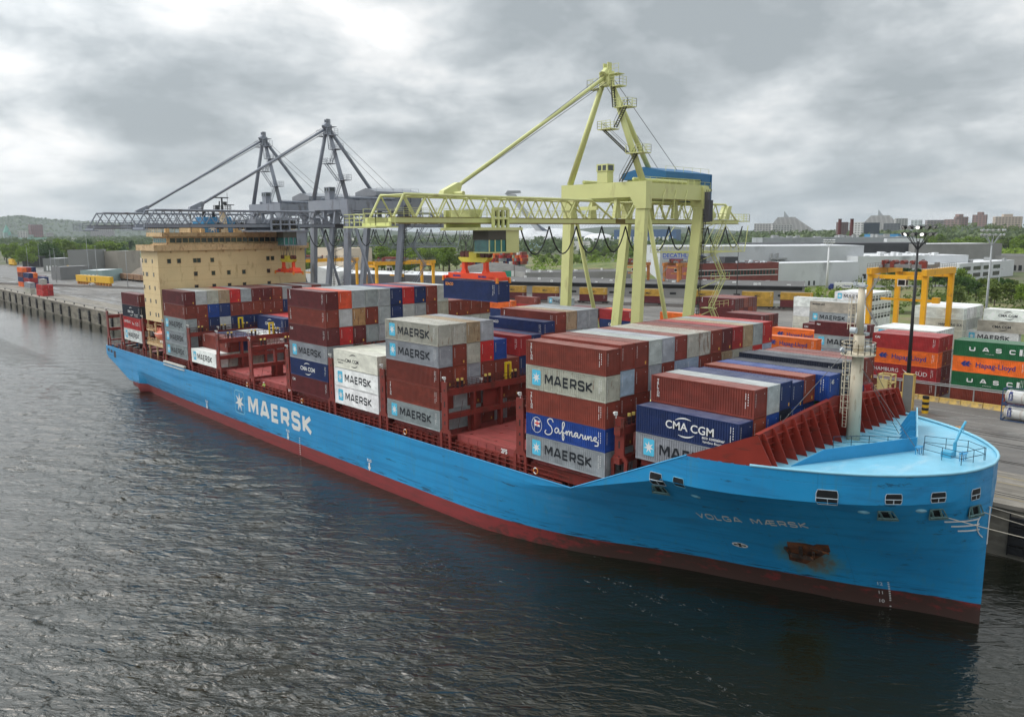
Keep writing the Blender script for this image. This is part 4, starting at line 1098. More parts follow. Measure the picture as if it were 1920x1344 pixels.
def lashing_bridge(x, zb=9.1, zt=18.1, aft=False, y1=34.9):
    bow = x > 10
    if bow: zb = 11.3
    e = bpy.data.objects.new('lashing_bridge', None); COL.objects.link(e); e.parent = ship; e.location = (x, 0, 0)
    # outboard plates
    for s, yy in ((0, .10 if not bow else .8), (1, y1-(.10 if not bow else .8))):
        key = (s, zb, zt)
        if key not in plate_me:
            mb = MB(); w = .62
            mb.box((-w, -.12, zb+2.6), (w, .12, zt))
            for q in (-1, 1): mb.box((q*.9-.22, -.12, zb-.9), (q*.9+.22, .12, zb+2.0))
            mb.prism([(-1.12, -.12, zb+2.0), (1.12, -.12, zb+2.0), (w+.05, -.12, zb+2.62), (-w-.05, -.12, zb+2.62)], (0, .24, 0))
            mb.m = 1
            for zq, hq in ((zt-1.3, .35), (zt-3.4, .8), (zt-4.6, .35), (zt-5.8, .5)):
                mb.box((-.1, -.13, zq), (.12, .13, zq+hq))
            plate_me[key] = mb.mesh('end_post', [M_lb, M_dark])
        link('end_post', plate_me[key], e, (0, yy, 0))
    if 'in' not in plate_me:
        mb = MB(); mb.box((-.38, -.2, 8.0), (.38, .2, 17.1)); plate_me['in'] = mb.mesh('inner_post', M_lb)
        mb = MB()
        mb.box((-.42, .3, 16.2), (.42, y1-.3, 17.05)); mb.box((-.36, .3, 13.0), (.36, y1-.3, 13.7)); mb.box((-.32, .3, 10.4), (.32, y1-.3, 10.7))
        for k in range(7): mb.box((-.28, 2+k*5.0, 13.7), (-.22, 4.8+k*5.0, 16.2)) if k % 2 else None
        for k in range(7): mb.box((-.28, 4.2+k*5.0, 10.7), (-.22, 6.6+k*5.0, 13.0)) if k % 2 == 0 else None
        plate_me['beam'] = mb.mesh('cross_beam', M_lb)
        mb = MB()
        mb.rail([(.5, .4, 17.05), (.5, y1-.4, 17.05)], 1.0, .035, 1.6, 2); mb.rail([(-.5, .4, 17.05), (-.5, y1-.4, 17.05)], 1.0, .035, 1.6, 2)
        r2 = random.Random(4)
        for k in range(60):
            y = .6+k*.57; mb.bar((r2.uniform(-.45, .45), y, 17.05), (r2.uniform(-.5, .5), y+r2.uniform(-.9, .9), 17.05+r2.uniform(.2, 1.0)), .05)
        for k in range(22):
            y = 1+r2.uniform(0, 32); mb.bar((.48, y, 11+r2.uniform(0, 2)), (.48, y+r2.uniform(-1.2, 1.2), 13.8+r2.uniform(0, 2)), .045)
        plate_me['rail'] = mb.mesh('walkway', mat('lashing_gear_brown', (.11, .045, .035), .7, .3, 2))
        mb = MB()
        for k in range(7):
            for q in (0, 1): mb.box((-.12, 2.2+k*5+q*.75, 17.1), (.12, 2.45+k*5+q*.75, 18.0))
        plate_me['stub'] = mb.mesh('stub_post', flat('dark_stub', (.035, .02, .03), .6))
        mb = MB()
        for k in range(7):
            for q in (0, 1): mb.tube((0, 2.32+k*5+q*.75, 18.0), (0, 2.32+k*5+q*.75, 18.3), .2, 7)
        plate_me['cap'] = mb.mesh('yellow_cap', flat('cap_yellow', (.78, .6, .16), .5))
        mb = MB(); mb.box((-.15, -.55, 17.1), (.15, -.3, 19.2)); mb.box((-.15, .3, 17.1), (.15, .55, 19.2)); mb.box((-.15, -.55, 19.2), (.15, .55, 19.5))
        plate_me['arch'] = mb.mesh('yellow_arch', flat('arch_yellow', (.75, .55, .02), .5))
        mb = MB(); mb.tube((0, 0, 0), (0, 0, .35), .06, 5); mb.tube((0, -.05, .35), (0, -.05, .7), .2, 8); mb.box((-.1, -.4, .55), (.15, -.1, .75)); plate_me['lamp'] = mb.mesh('floodlight', M_white)
    for k in range(6): link('inner_post', plate_me['in'], e, (0, 5.0+k*5.0, 0))
    if not aft:
        link('cross_beam', plate_me['beam'], e); link('walkway', plate_me['rail'], e); link('stub_post', plate_me['stub'], e); link('yellow_cap', plate_me['cap'], e)
        link('yellow_arch', plate_me['arch'], e, (0, 11.6, 0))
    else: link('cross_beam', plate_me['beam'], e)
    link('floodlight', plate_me['lamp'], e, (0, .1, zt)); link('floodlight', plate_me['lamp'], e, (0, 6.6, 17.2))
    return e
for i, x in enumerate(LBX): lashing_bridge(x, aft=(i < 2))
mb = MB()
for k in range(8): mb.tube((-154, 1.2+k*4.4, 8.0), (-153.2, 1.2+k*4.4, 9.3), .5, 8)
for k in range(5): mb.tube((-150.6+k*4.6, 2.2, 8.0), (-150.6+k*4.6, 2.2, 9.8), .7, 8)
part('mooring_winch', mb, mat('winch_grey', (.22, .22, .2), .6, .3, 1), ship)
mb = MB()
for k in range(14):
    r2 = random.Random(k); x = -153.5+k*2.0; mb.box((x, 1.5+r2.random()*3, 8), (x+.5+r2.random(), 3+r2.random()*3, 8.6+r2.random()*1.8))
part('stern_gear', mb, mat('stern_gear_dark', (.09, .05, .045), .7, .3, 1), ship)

# ================================================================== containers
W_ = 2.438
PAL = {'brown': (0.195, 0.038, 0.025), 'maroon': (0.120, 0.020, 0.022), 'oxide': (0.250, 0.050, 0.026), 'red': (0.47, 0.026, 0.026), 'orangered': (0.55, 0.075, 0.03),
       'grey': (0.30, 0.325, 0.345), 'pale grey': (0.42, 0.44, 0.44), 'dirty grey': (0.40, 0.39, 0.34), 'tan': (0.36, 0.27, 0.17), 'ochre': (0.34, 0.20, 0.09), 'navy': (0.010, 0.026, 0.105),
       'dark navy': (0.012, 0.018, 0.035), 'blue': (0.012, 0.055, 0.26), 'light blue grey': (0.30, 0.37, 0.47), 'white': (0.76, 0.78, 0.76), 'cream': (0.66, 0.66, 0.57), 'orange': (0.72, 0.145, 0.018),
       'green': (0.012, 0.125, 0.045), 'mustard': (0.46, 0.28, 0.045), 'crimson': (0.33, 0.022, 0.025), 'taupe': (0.40, 0.36, 0.31), 'dark grey': (0.10, 0.11, 0.12), 'silver': (0.5, 0.51, 0.5)}
CN = {'light blue grey': 'bluish grey', 'brown': 'rust brown', 'oxide': 'orange brown', 'orangered': 'orange red', 'mustard': 'mustard yellow'}
_cm = {}
def corr(mb, p0, du, L, zb, zt, nrm, pitch=.278, depth=.06):
    """corrugated panel; starts at p0, runs along unit du for L; nrm is the outward normal"""
    n = max(2, int(L/pitch)); pt = L/n; prof = []
    for k in range(n):
        a = k*pt; prof += [(a, 0), (a+pt*.32, 0), (a+pt*.5, -depth), (a+pt*.82, -depth)]
    prof.append((L, 0)); i0 = len(mb.v); du, nrm, p0 = Vector(du), Vector(nrm), Vector(p0)
    for u, d in prof:
        for z in (zb, zt): q = p0+du*u+nrm*d; mb.v.append((q.x, q.y, z))
    flip = du.cross(Vector((0, 0, 1))).dot(nrm) < 0
    for k in range(len(prof)-1):
        f = (i0+2*k, i0+2*k+2, i0+2*k+3, i0+2*k+1); mb.f.append(f[::-1] if flip else f); mb.mi.append(mb.m)
def cmeshes(L, H):
    key = (L, H)
    if key in _cm: return _cm[key]
    d = {}
    mb = MB(); p = .13
    for x in (0, L-p):
        for y in (0, W_-p): mb.box((x, y, .12), (x+p, y+p, H-.12))
    for y in (0, W_-.07):
        mb.box((p, y+.01, 0.02), (L-p, y+.06, .16)); mb.box((p, y+.01, H-.09), (L-p, y+.06, H-.012))
    for x in (0, L-.09):
        mb.box((x+.01, p, .02), (x+.08, W_-p, .17)); mb.box((x+.01, p, H-.13), (x+.08, W_-p, H-.012))
    for x in (-.004, L-.174):
        for y in (-.004, W_-.158):
            for z in (0, H-.118): mb.box((x, y, z), (x+.178, y+.162, z+.118))
    d['frame'] = mb.mesh('frame', M_cont)
    mb = MB(); corr(mb, (p, .03, 0), (1, 0, 0), L-2*p, .16, H-.09, (0, -1, 0)); corr(mb, (p, W_-.03, 0), (1, 0, 0), L-2*p, .16, H-.09, (0, 1, 0))
    d['side_panels'] = mb.mesh('side_panels', M_cont)
    mb = MB(); corr(mb, (L-.04, p, 0), (0, 1, 0), W_-2*p, .17, H-.13, (1, 0, 0), .24, .045); d['front_panel'] = mb.mesh('front_panel', M_cont)
    mb = MB(); mb.face([(.05, p, .17), (.05, p, H-.13), (.05, W_-p, H-.13), (.05, W_-p, .17)])
    d['rear_panel'] = mb.mesh('rear_panel', M_cont)
    mb = MB(); n = int((L-.4)/.42)
    for k in range(n):
        x = .2+k*(L-.4)/n; w2 = (L-.4)/n
        mb.face([(x, .07, H-.03), (x+w2*.35, .07, H-.03), (x+w2*.35, W_-.07, H-.03), (x, W_-.07, H-.03)])
        mb.face([(x+w2*.35, .07, H-.03), (x+w2*.5, .07, H-.012), (x+w2*.5, W_-.07, H-.012), (x+w2*.35, W_-.07, H-.03)])
        mb.face([(x+w2*.5, .07, H-.012), (x+w2*.85, .07, H-.012), (x+w2*.85, W_-.07, H-.012), (x+w2*.5, W_-.07, H-.012)])
        mb.face([(x+w2*.85, .07, H-.012), (x+w2, .07, H-.03), (x+w2, W_-.07, H-.03), (x+w2*.85, W_-.07, H-.012)])
    mb.face([(.1, .07, H-.03), (.2, .07, H-.03), (.2, W_-.07, H-.03), (.1, W_-.07, H-.03)]); mb.face([(L-.2, .07, H-.03), (L-.1, .07, H-.03), (L-.1, W_-.07, H-.03), (L-.2, W_-.07, H-.03)])
    d['roof'] = mb.mesh('roof', M_croof)
    # door end (facing +X)
    mb = MB()
    for k in (0, 1): mb.box((L-.07, p+.01+k*(W_/2-p), .18), (L-.035, p-.01+(k+1)*(W_/2-p), H-.14))
    for k in range(4):
        for zq in (.2, .4, .6, .8): mb.box((L-.036, p+.05+k*.55, .18+(H-.32)*zq-.02), (L-.022, p+.5+k*.55, .18+(H-.32)*zq+.02))
    d['door'] = mb.mesh('door', M_cont)
    mb = MB()
    for y in (.42, .86, W_-.86, W_-.42):
        mb.tube((L-.005, y, .14), (L-.005, y, H-.1), .022, 5); mb.box((L-.02, y-.09, .9), (L+.03, y+.12, .96)); mb.box((L-.03, y-.06, .16), (L+.02, y+.06, .26)); mb.box((L-.03, y-.06, H-.24), (L+.02, y+.06, H-.16))
    d['lock_rods'] = mb.mesh('lock_rods', M_steel)
    # reefer machinery end
    mb = MB(); mb.box((L-.35, p, .17), (L-.05, W_-p, H-.13)); mb.m = 1; mb.box((L-.052, .3, .3), (L-.035, W_-.3, 1.1)); mb.box((L-.052, .45, 1.35), (L-.035, 1.0, 1.9)); mb.m = 0
    mb.box((L-.055, .35, 2.0), (L-.01, W_-.35, H-.35)); mb.m = 1; mb.tube((L-.06, W_-.72, 1.62), (L-.03, W_-.72, 1.62), .36, 12)
    d['cooling_unit'] = mb.mesh('cooling_unit', [M_white, M_dark])
    # smooth sides for reefers
    mb = MB(); mb.box((p, .02, .16), (L-p, .05, H-.09)); mb.box((p, W_-.05, .16), (L-p, W_-.02, H-.09)); d['smooth_panels'] = mb.mesh('side_panels', M_cont)
    mb = MB()
    for k in range(9): mb.box((L-.036, .34+.0, H-.5-.155*k), (L-.028, .40, H-.40-.155*k))
    mb.box((L-.036, W_-.5, H-.62), (L-.028, W_-.42, H-.54))
    d['serial_marks'] = mb.mesh('serial_marks', M_whiteink)
    mb = MB()
    for k in range(9):
        if k != 4: mb.box((L-.98, .024, H-.55-.17*k), (L-.90, .029, H-.43-.17*k))
    for k in range(5): mb.box((L-.70, .024, H-.6-.26*k), (L-.62, .029, H-.45-.26*k))
    d['side_marks'] = mb.mesh('side_marks', M_whiteink)
    mb = MB(); mb.box((L-.034, W_-.62, .28), (L-.026, W_-.40, .62)); d['placard'] = mb.mesh('placard', flat('placard_yellow', (.75, .42, .08), .6))
    mb = MB(); mb.box((L-.85, .022, .32), (L-.62, .028, .58)); d['side_placard'] = mb.mesh('side_placard', flat('placard_yellow', (.75, .42, .08), .6))
    _cm[key] = d
    return d
# --- logos, each in container coordinates on the starboard face (y just outside)
YF = .022
def _emblem():
    mb = MB(); mb.face([(a, 0, b) for a, b in rrect(0, 0, 1.4, 1.8, .16, 3)]); e = mb.mesh('emblem', M_logoblue)
    mb = MB(); s_ = star_pts(0, 0, .68, .25)
    for k in range(14):
        a, b = s_[k], s_[(k+1) % 14]; mb.face([(0, -.006, 0), (a[0], -.006, a[1]), (b[0], -.006, b[1])])
    return e, mb.mesh('star', M_whiteink)
EMB, STAR = _emblem()
_bm, _bl = block_text('MAERSK', 1.0, 1.08, .2, .2, lambda X, Z, k: (X*1.02, -.003*k, Z*1.2))
BLK = _bm.mesh('lettering', M_ink)
def logo_star(r, L, H, blue=True, faded=False):
    e = link('emblem', EMB, r, (1.7, YF-.012, H*.52)); link('star', STAR, e)
    link('lettering', BLK, r, (3.05, YF-.012, H*.5-.6))
def arcs(mb, cx, cz, rx, rz, w, y):
    for a0, a1, sgn in ((60, 140, 1), (240, 320, -1)):
        st = [(cx+rx*math.cos(R(a0+(a1-a0)*k/10)), cz+rz*math.sin(R(a0+(a1-a0)*k/10))) for k in range(11)]
        for k in range(10):
            f = min(1, (k+1)/4) if sgn > 0 else min(1, (10-k)/4)
            f = math.sin(math.pi*(k+.5)/10)*.8+.2
            a, b = st[k], st[k+1]; mb.face([(a[0], y, a[1]-w*f/2), (b[0], y, b[1]-w*f/2), (b[0], y, b[1]+w*f/2), (a[0], y, a[1]+w*f/2)])
def logo_cma(r, L, H, m=None, eco=False, low=False, size=.95):
    m = m or M_whiteink; x0 = L/2-2.75 if not eco else 3.7
    link('lettering', tmesh('CMA CGM', size, m, bold=.018, width=1.08), r, (x0, YF-.012, H*.5-.32))
    mb = MB(); arcs(mb, x0+2.35, H*.5, 1.5, .95, .16, 0); link('arc_mark', mb.mesh('arc_mark', m), r, (0, YF-.012, 0))
    if eco:
        link('lettering', tmesh('eco container', .46, m, bold=.008), r, (8.1, YF-.012, .72)); link('lettering', tmesh('bamboo flooring', .36, m, bold=.004), r, (8.2, YF-.012, .34))
    if low:
        link('lettering', tmesh('LOW CARBON', .34, m, bold=.006), r, (1.0, YF-.012, 1.15)); link('lettering', tmesh('EMISSION', .34, m, bold=.006), r, (1.25, YF-.012, .72))
def logo_hl(r, L, H):
    mb = MB()
    for dx in (0, .62): mb.face([(dx+.0, 0, .45), (dx+.55, 0, .95), (dx+.95, 0, .95), (dx+.62, 0, .45), (dx+.95, 0, .0), (dx+.45, 0, 0)])
    mb.face([(.95, -.005, .42), (1.85, -.005, .42), (1.65, -.005, .60), (.95, -.005, .60)])
    link('emblem', mb.mesh('emblem', M_navyink), r, (1.4, YF-.012, H*.55-.5))
    link('lettering', tmesh('Hapag-Lloyd', 1.28, M_navyink, bold=.018), r, (3.8, YF-.012, H*.55-.52))
def logo_hs(r, L, H, small=False):
    link('lettering', tmesh('HAMBURG', 1.0, M_whiteink, bold=-.004), r, (.55, YF-.012, H*.55-.2)); link('lettering', tmesh('SÜD', 1.15, M_whiteink, bold=-.004), r, (8.4, YF-.012, H*.55-.5))
    mb = MB()
    for q in ([(0, 0, 0), (1.3, 0, .55), (2.3, 0, .2), (1.2, 0, .38)], [(.2, 0, 1.1), (1.1, 0, .6), (2.0, 0, -.15), (1.0, 0, .42)]): mb.face(q)
    link('emblem', mb.mesh('emblem', M_whiteink), r, (5.7, YF-.012, H*.45-.3))
def logo_uasc(r, L, H):
    for k, ch in enumerate('UASC'):
        mb, w = block_text(ch, 1.0, 1.25, .24, .2, lambda X, Z, q: (X*.85, -.003*q, Z*.8)); link('lettering', mb.mesh('lettering', M_whiteink), r, (2.6+k*2.15, YF-.012, H*.5-.35))
    mb = MB(); mb.box((10.6, YF-.018, H*.5-.45), (11.05, YF-.012, H*.5+.65)); link('chart_panel', mb.mesh('chart_panel', M_whiteink), r)
    link('lettering', tmesh('www.uasc.net', .26, M_whiteink), r, (5.2, YF-.012, H*.5-.78))
def script_path(mb, pts, w, lay=0):
    # smooth the pen path, then lay a flat ribbon along it
    P = [Vector((a, b)) for a, b in pts]; S_ = []
    for i in range(len(P)-1):
        p0, p1, p2, p3 = P[max(i-1, 0)], P[i], P[i+1], P[min(i+2, len(P)-1)]
        for k in range(5):
            q = k/5; S_.append(.5*((2*p1)+(p2-p0)*q+(2*p0-5*p1+4*p2-p3)*q*q+(3*p1-p0-3*p2+p3)*q**3))
    S_.append(P[-1])
    for k in range(len(S_)-1):
        a, b = S_[k], S_[k+1]; d = (b-a)
        if d.length < 1e-4: continue
        d.normalize(); n = Vector((-d.y, d.x))*(w/2); y = -.0006*(lay*60+k) if False else -.002*((k+lay) % 3)
        a2, b2 = a-d*.02, b+d*.02
        mb.face([(a2.x-n.x, y, a2.y-n.y), (b2.x-n.x, y, b2.y-n.y), (b2.x+n.x, y, b2.y+n.y), (a2.x+n.x, y, a2.y+n.y)])
def logo_saf(r, L, H):
    mb = MB(); n = 28
    for k in range(n):
        a, b = R(360*k/n), R(360*(k+1)/n); mb.face([(.85*math.cos(a), 0, .95*math.sin(a)), (.85*math.cos(b), 0, .95*math.sin(b)), (.79*math.cos(b), 0, .89*math.sin(b)), (.79*math.cos(a), 0, .89*math.sin(a))])
    mb.box((-.42, -.004, -.7), (-.36, 0, .7)); mb.face([(-.34, -.002, .62), (.1, -.002, .5), (.62, -.002, .55), (.4, -.002, .2), (.58, -.002, -.18), (.1, -.002, -.2), (-.34, -.002, -.1)])
    e = link('emblem', mb.mesh('emblem', M_whiteink), r, (1.75, YF-.012, H*.52))
    mb = MB(); mb.face([(-.3, -.006, .28), (.48, -.006, .3), (.42, -.006, .08), (-.3, -.006, .12)]); mb.face([(.0, -.009, .54), (.16, -.009, .52), (.12, -.009, -.18), (-.02, -.009, -.16)]); link('flag_cross', mb.mesh('flag_cross', M_redink), e)
    mb = MB(); sx, sz = .98, .82
    def sp(p, lay): script_path(mb, [(a*sx, b*sz) for a, b in p], .13, lay)
    sp([(1.45, 2.1), (1.3, 2.45), (.9, 2.5), (.55, 2.2), (.7, 1.75), (1.15, 1.35), (1.3, .8), (1.0, .3), (.45, .15), (.1, .4), (.3, .75)], 0)
    sp([(2.35, 1.3), (2.0, 1.4), (1.75, 1.1), (1.8, .75), (2.1, .75), (2.35, 1.25), (2.4, .8), (2.6, .75), (2.95, 1.3), (3.25, 2.1), (3.15, 2.45), (2.95, 2.2), (2.95, 1.2), (2.95, .1), (3.1, -.1), (3.2, .4), (3.0, .95), (3.4, .9)], 1)
    sp([(3.4, .9), (3.6, 1.3), (3.65, .75), (3.75, 1.15), (4.0, 1.35), (4.05, .75), (4.15, 1.15), (4.4, 1.35), (4.45, .8), (4.7, .8), (5.0, 1.2)], 2)
    sp([(5.35, 1.3), (5.0, 1.35), (4.8, 1.0), (5.0, .75), (5.3, 1.2), (5.35, .8), (5.6, .8), (5.8, 1.3), (5.95, 1.2), (6.1, 1.25), (6.1, .8), (6.3, .8), (6.5, 1.3), (6.5, .8), (6.7, .85), (6.9, 1.3), (6.95, .8), (7.1, 1.2), (7.35, 1.3), (7.35, .8), (7.6, .85)], 3)
    sp([(7.6, .85), (8.1, 1.15), (8.05, 1.4), (7.75, 1.2), (7.85, .85), (8.3, .75), (8.35, .3), (7.9, .2)], 4)
    link('lettering', mb.mesh('lettering', M_whiteink), r, (3.0, YF-.012, .38))
def vtext(r, s, L, H, x=.75, size=.42, m=None):
    for k, ch in enumerate(s): link('lettering', tmesh(ch, size, m or M_whiteink, bold=.01), r, (x, YF-.012, H-.62-k*size*.78))
def small(r, s, x, z, size, m=None): link('lettering', tmesh(s, size, m or M_whiteink, bold=.015), r, (x, YF-.012, z))

NCONT = [0]
SMB = MB(); category_ok = True
SKIP = {3, 4, 7, 10, 35, 36, 37, 38, 49, 50, 53, 54, 57, 61, 68, 69, 70, 77, 78, 108, 109, 110, 111, 112, 113, 120, 122, 127, 128, 129, 130, 131, 162, 230, 231, 253, 257, 258, 260, 261, 263, 264, 267, 268, 269, 271, 272, 273, 275, 276, 277, 283, 320, 324, 328, 332, 336, 337, 340, 341, 344, 349, 350, 351, 352, 353, 354, 357, 358, 361, 362, 365, 366, 369, 370, 373, 374, 376, 379, 382, 383, 385, 389, 393, 396, 397, 398, 410, 417, 418, 419, 421, 422, 425, 431, 433, 434, 435, 436}   # boxes buried inside the stacks, which the photo shows nothing of
SMALL = {6, 9, 46, 47, 48, 56, 60, 67, 73, 114, 126, 150, 151, 152, 153, 154, 229, 232, 233, 266, 279, 280, 281, 284, 292, 296, 300, 304, 308, 312, 316, 321, 325, 329, 333, 338, 342, 359, 363, 367, 377, 380, 386, 392, 401, 411, 423, 428, 429, 432, 443}  # the boxes that show smallest, beyond the largest three hundred
def container(x, y, z, colr, label, group, L=12.192, H=2.896, rust=None, logo=None, door=False, reefer=False, marks=True, roof=None, rz=0):
    NCONT[0] += 1
    j = 1 + rnd.uniform(-.09, .09); g_j = rnd.uniform(-.04, .04); pl_ = rnd.random()
    if NCONT[0] in SKIP: return None
    if NCONT[0] in SMALL and category_ok:
        i0 = len(SMB.v); SMB.m = sorted(PAL).index(colr); SMB.box((0, 0, 0), (L, W_, H)); co, si = math.cos(rz), math.sin(rz)
        SMB.v[i0:] = [(x+p[0]*co-p[1]*si, y+p[0]*si+p[1]*co, z+p[2]) for p in SMB.v[i0:]]
        return None
    r = thing('shipping_container', label, 'container', (x, y, z), rz, group); r['nc'] = NCONT[0]
    d = cmeshes(L, H); c = PAL[colr]
    if rust is None: rust = {'dirty grey': .75, 'tan': .85, 'ochre': .9, 'grey': .25, 'pale grey': .35, 'white': .2, 'cream': .2}.get(colr, .12)
    cc = (c[0]*j, c[1]*(j+g_j), c[2]*j, rust)
    for k in ('frame', 'smooth_panels' if reefer else 'side_panels', 'rear_panel', 'roof'):
        o = link('side_panels' if k == 'smooth_panels' else k, d[k], r); o.color = cc
        if k == 'roof' and roof: o.color = (*PAL[roof], rust)
    if reefer and door: link('cooling_unit', d['cooling_unit'], r)
    elif door:
        o = link('door', d['door'], r); o.color = cc; link('lock_rods', d['lock_rods'], r)
    else:
        o = link('front_panel', d['front_panel'], r); o.color = cc
    if marks and not door:
        link('serial_marks', d['serial_marks'], r)
        if logo is None and colr in ('brown', 'maroon', 'oxide', 'red', 'navy', 'orangered', 'crimson'):
            if pl_ < .8: link('placard', d['placard'], r)
    if marks: link('side_marks', d['side_marks'], r)
    if logo: logo(r, L, H)
    return r
ORD = ['outermost', 'second', 'third', 'fourth', 'fifth', 'sixth', 'seventh', 'eighth', 'ninth', 'tenth', 'eleventh', 'twelfth', 'thirteenth', 'fourteenth']
TIER = {1: 'bottom', 2: 'second', 3: 'third', 4: 'fourth', 5: 'fifth', 6: 'sixth'}
def cargo(bay, x0, z0, row, tier, colr, where, extra='', H=2.862, zoff=0.0, **kw):
    cn = CN.get(colr, colr)
    lab = '%s box%s, %s, %s row from the water, %s tier' % (cn, extra, where, ORD[row], TIER[tier])
    if len(lab.split()) > 16: lab = lab.replace('row from the water', 'row inboard' if row else 'row')
    return container(x0, row*2.5+(1.1 if z0 == 13.95 else 0), z0+zoff+(tier-1)*2.9, colr, lab, 'containers stacked on the ship', H=H, **kw)
B, Mr, G, N, BL, RD, DG, PG, TN, OC, OX, OR, LB, CR, WH, DN = 'brown', 'maroon', 'grey', 'navy', 'blue', 'red', 'dirty grey', 'pale grey', 'tan', 'ochre', 'oxide', 'orangered', 'light blue grey', 'cream', 'white', 'dark navy'
def bayfill(x0, z0, where, spec, over={}):
    """spec {tier: [colour per row or None]}; over {(row, tier): kwargs}"""
    for tier, rows_ in spec.items():
        for row, c in enumerate(rows_):
            if c is None: continue
            kw = dict(over.get((row, tier), {})); 
            cargo(None, x0, z0, row, tier, c, where, **kw)
star = logo_star
tri = lambda r, L, H: vtext(r, 'TRITON', L, H, size=.42)
tex = lambda r, L, H: vtext(r, 'TEX', L, H, size=.62)
cai = lambda r, L, H: small(r, 'CAI', .45, H-.95, .62)
seaco = lambda r, L, H: small(r, 'SEACO', .45, H-.85, .55)
# bay aft of the house
bayfill(-142.2, 12.0, 'behind the deckhouse', {4: [Mr, None], 3: [DN, N, B], 2: [RD, RD, B], 1: [WH, G]},
        {(0, 3): dict(logo=lambda r, L, H: logo_cma(r, L, H, eco=True, size=.8), extra=' with arc mark'), (0, 2): dict(logo=logo_hs, extra=' lettered white'), (0, 1): dict(logo=star, extra=' lettered black')})
cargo(None, -142.2, 12.0, 5, 5, G, 'behind the deckhouse', logo=star, extra=' with star')
bayfill(-114.9, CB, 'just before the deckhouse', {
    5: [Mr, PG, DG, TN, RD, G, Mr, Mr, B, G, Mr, PG, B, G], 4: [B, B, BL, N, B, B, OX, B, B, N, G, B, N, B], 3: [G, B, N, PG, N, N, N, B, B, B, G, B],
    2: [G, B, N, B], 1: [G, B, Mr]},
    {(0, 4): dict(logo=tex), (0, 3): dict(logo=star, extra=' with star'), (0, 2): dict(logo=star, extra=' with star'), (0, 1): dict(logo=star, extra=' with star'), (3, 3): dict(roof='blue')})
bayfill(-100.6, CB, 'low bay near the deckhouse', {
    3: [None]*6+[N, RD, RD, N], 2: [None, B, N, N, WH, WH, N, N, B, B], 1: [WH, DG, DG, DG, G, G, B, B]},
    {(0, 1): dict(logo=star, reefer=True, extra=' with star'), (1, 1): dict(door=True), (2, 1): dict(door=True), (3, 1): dict(door=True), (1, 2): dict(logo=tex), (6, 3): dict(logo=lambda r, L, H: logo_cma(r, L, H, eco=True, size=.9), extra=' with arc mark')})
bayfill(-57.6, CB, 'six tier block', {
    6: [Mr, OR, G, G, G, N, RD, N, B, PG], 5: [B, PG, OC, B, G, N, PG, G, B, DG, B, B, B, B], 4: [Mr, RD, Mr, G, G, B, G, B, B, B, B, PG, PG, PG],
    3: [G, G], 2: [N, B], 1: [Mr, B]},
    {(0, 6): dict(logo=tex), (0, 5): dict(logo=lambda r, L, H: vtext(r, 'TRITON', L, H, size=.38)), (0, 4): dict(logo=cai), (0, 3): dict(logo=star, extra=' with star'), (0, 2): dict(logo=logo_cma, extra=' with arc mark'), (0, 1): dict(logo=cai),
     (2, 4): dict(), (0, 1): dict(logo=cai)})
lowc_ = lambda r, L, H: logo_cma(r, L, H, m=M_ink, low=True, size=.75)
bayfill(-43.4, CB, 'low cream bay', {3: [CR, CR, CR, PG, CR, PG, G, B, G], 2: [WH], 1: [WH]},
    {(0, 3): dict(logo=lowc_, reefer=True, extra=' with arc mark'), (1, 3): dict(reefer=True), (2, 3): dict(reefer=True), (0, 2): dict(logo=star, reefer=True, extra=' with star'), (0, 1): dict(logo=star, reefer=True, extra=' with star')})
bayfill(-28.9, CB, 'five tier block amidships', {
    5: [DG, DG, TN, G, None, None, None, None, N, B, TN, G, G], 4: [G, B, DG, RD, BL, None, 'crimson', N, B, B, G, G, G], 3: [B, OX, G, B, B, B, N, N],
    2: [B, G, B, G, B, B, B], 1: [G, G, PG, B, G, B]},
    {(0, 5): dict(logo=star, extra=' with star'), (0, 4): dict(logo=star, extra=' with star'), (0, 2): dict(logo=tri), (0, 1): dict(logo=star, extra=' with star'), (8, 5): dict(logo=seaco, zoff=-1.2, extra=' lettered white'), (9, 5): dict(logo=tri)})
bayfill(0.0, CB, 'bay behind the bow block', {
    5: [B, B, B, PG, G, B, DG, DG, B, Mr, 'crimson', TN, G, RD], 4: [DG, LB, B, G, B, LB, LB, B, B, TN, DG, DG, RD, LB], 3: [B, B, B], 2: [BL, B], 1: [G, G]},
    {(0, 5): dict(logo=tri, zoff=-.3), (1, 5): dict(zoff=.0), (0, 4): dict(logo=star, zoff=-.3, extra=' with star'), (0, 3): dict(logo=tri, zoff=-.3), (0, 2): dict(logo=logo_saf, H=2.591, extra=' with white script'), (0, 1): dict(logo=star, extra=' with star'), (7, 5): dict(rust=1.0)})
for rw, tr, cc_, kw in ((0, 1, G, dict(logo=star, extra=' with star')), (0, 2, N, dict(logo=lambda r, L, H: logo_cma(r, L, H, eco=True, size=1.15), extra=' with arc mark')),
        (1, 3, B, dict(logo=tri)), (2, 3, PG, {}), (3, 3, N, {}), (4, 3, N, dict(zoff=-.3)), (5, 3, OX, {}), (6, 3, BL, dict(L=13.716)), (7, 3, DN, dict(L=13.716)), (8, 3, DN, dict(zoff=.55)), (9, 3, 'dark grey', dict(zoff=.4)), (10, 3, B, dict(zoff=.3)), (11, 3, B, dict(zoff=.3)),
        (1, 2, OX, {}), (2, 2, BL, {}), (3, 2, DN, {}), (4, 2, BL, {}), (5, 2, N, {}), (6, 2, 'green', {}), (7, 2, B, {}), (8, 2, B, {}), (9, 2, N, {}), (10, 2, N, {}), (11, 2, RD, {})):
    cargo(None, 15.5, 13.95, rw, tr, cc_, 'foremost bay', **kw)
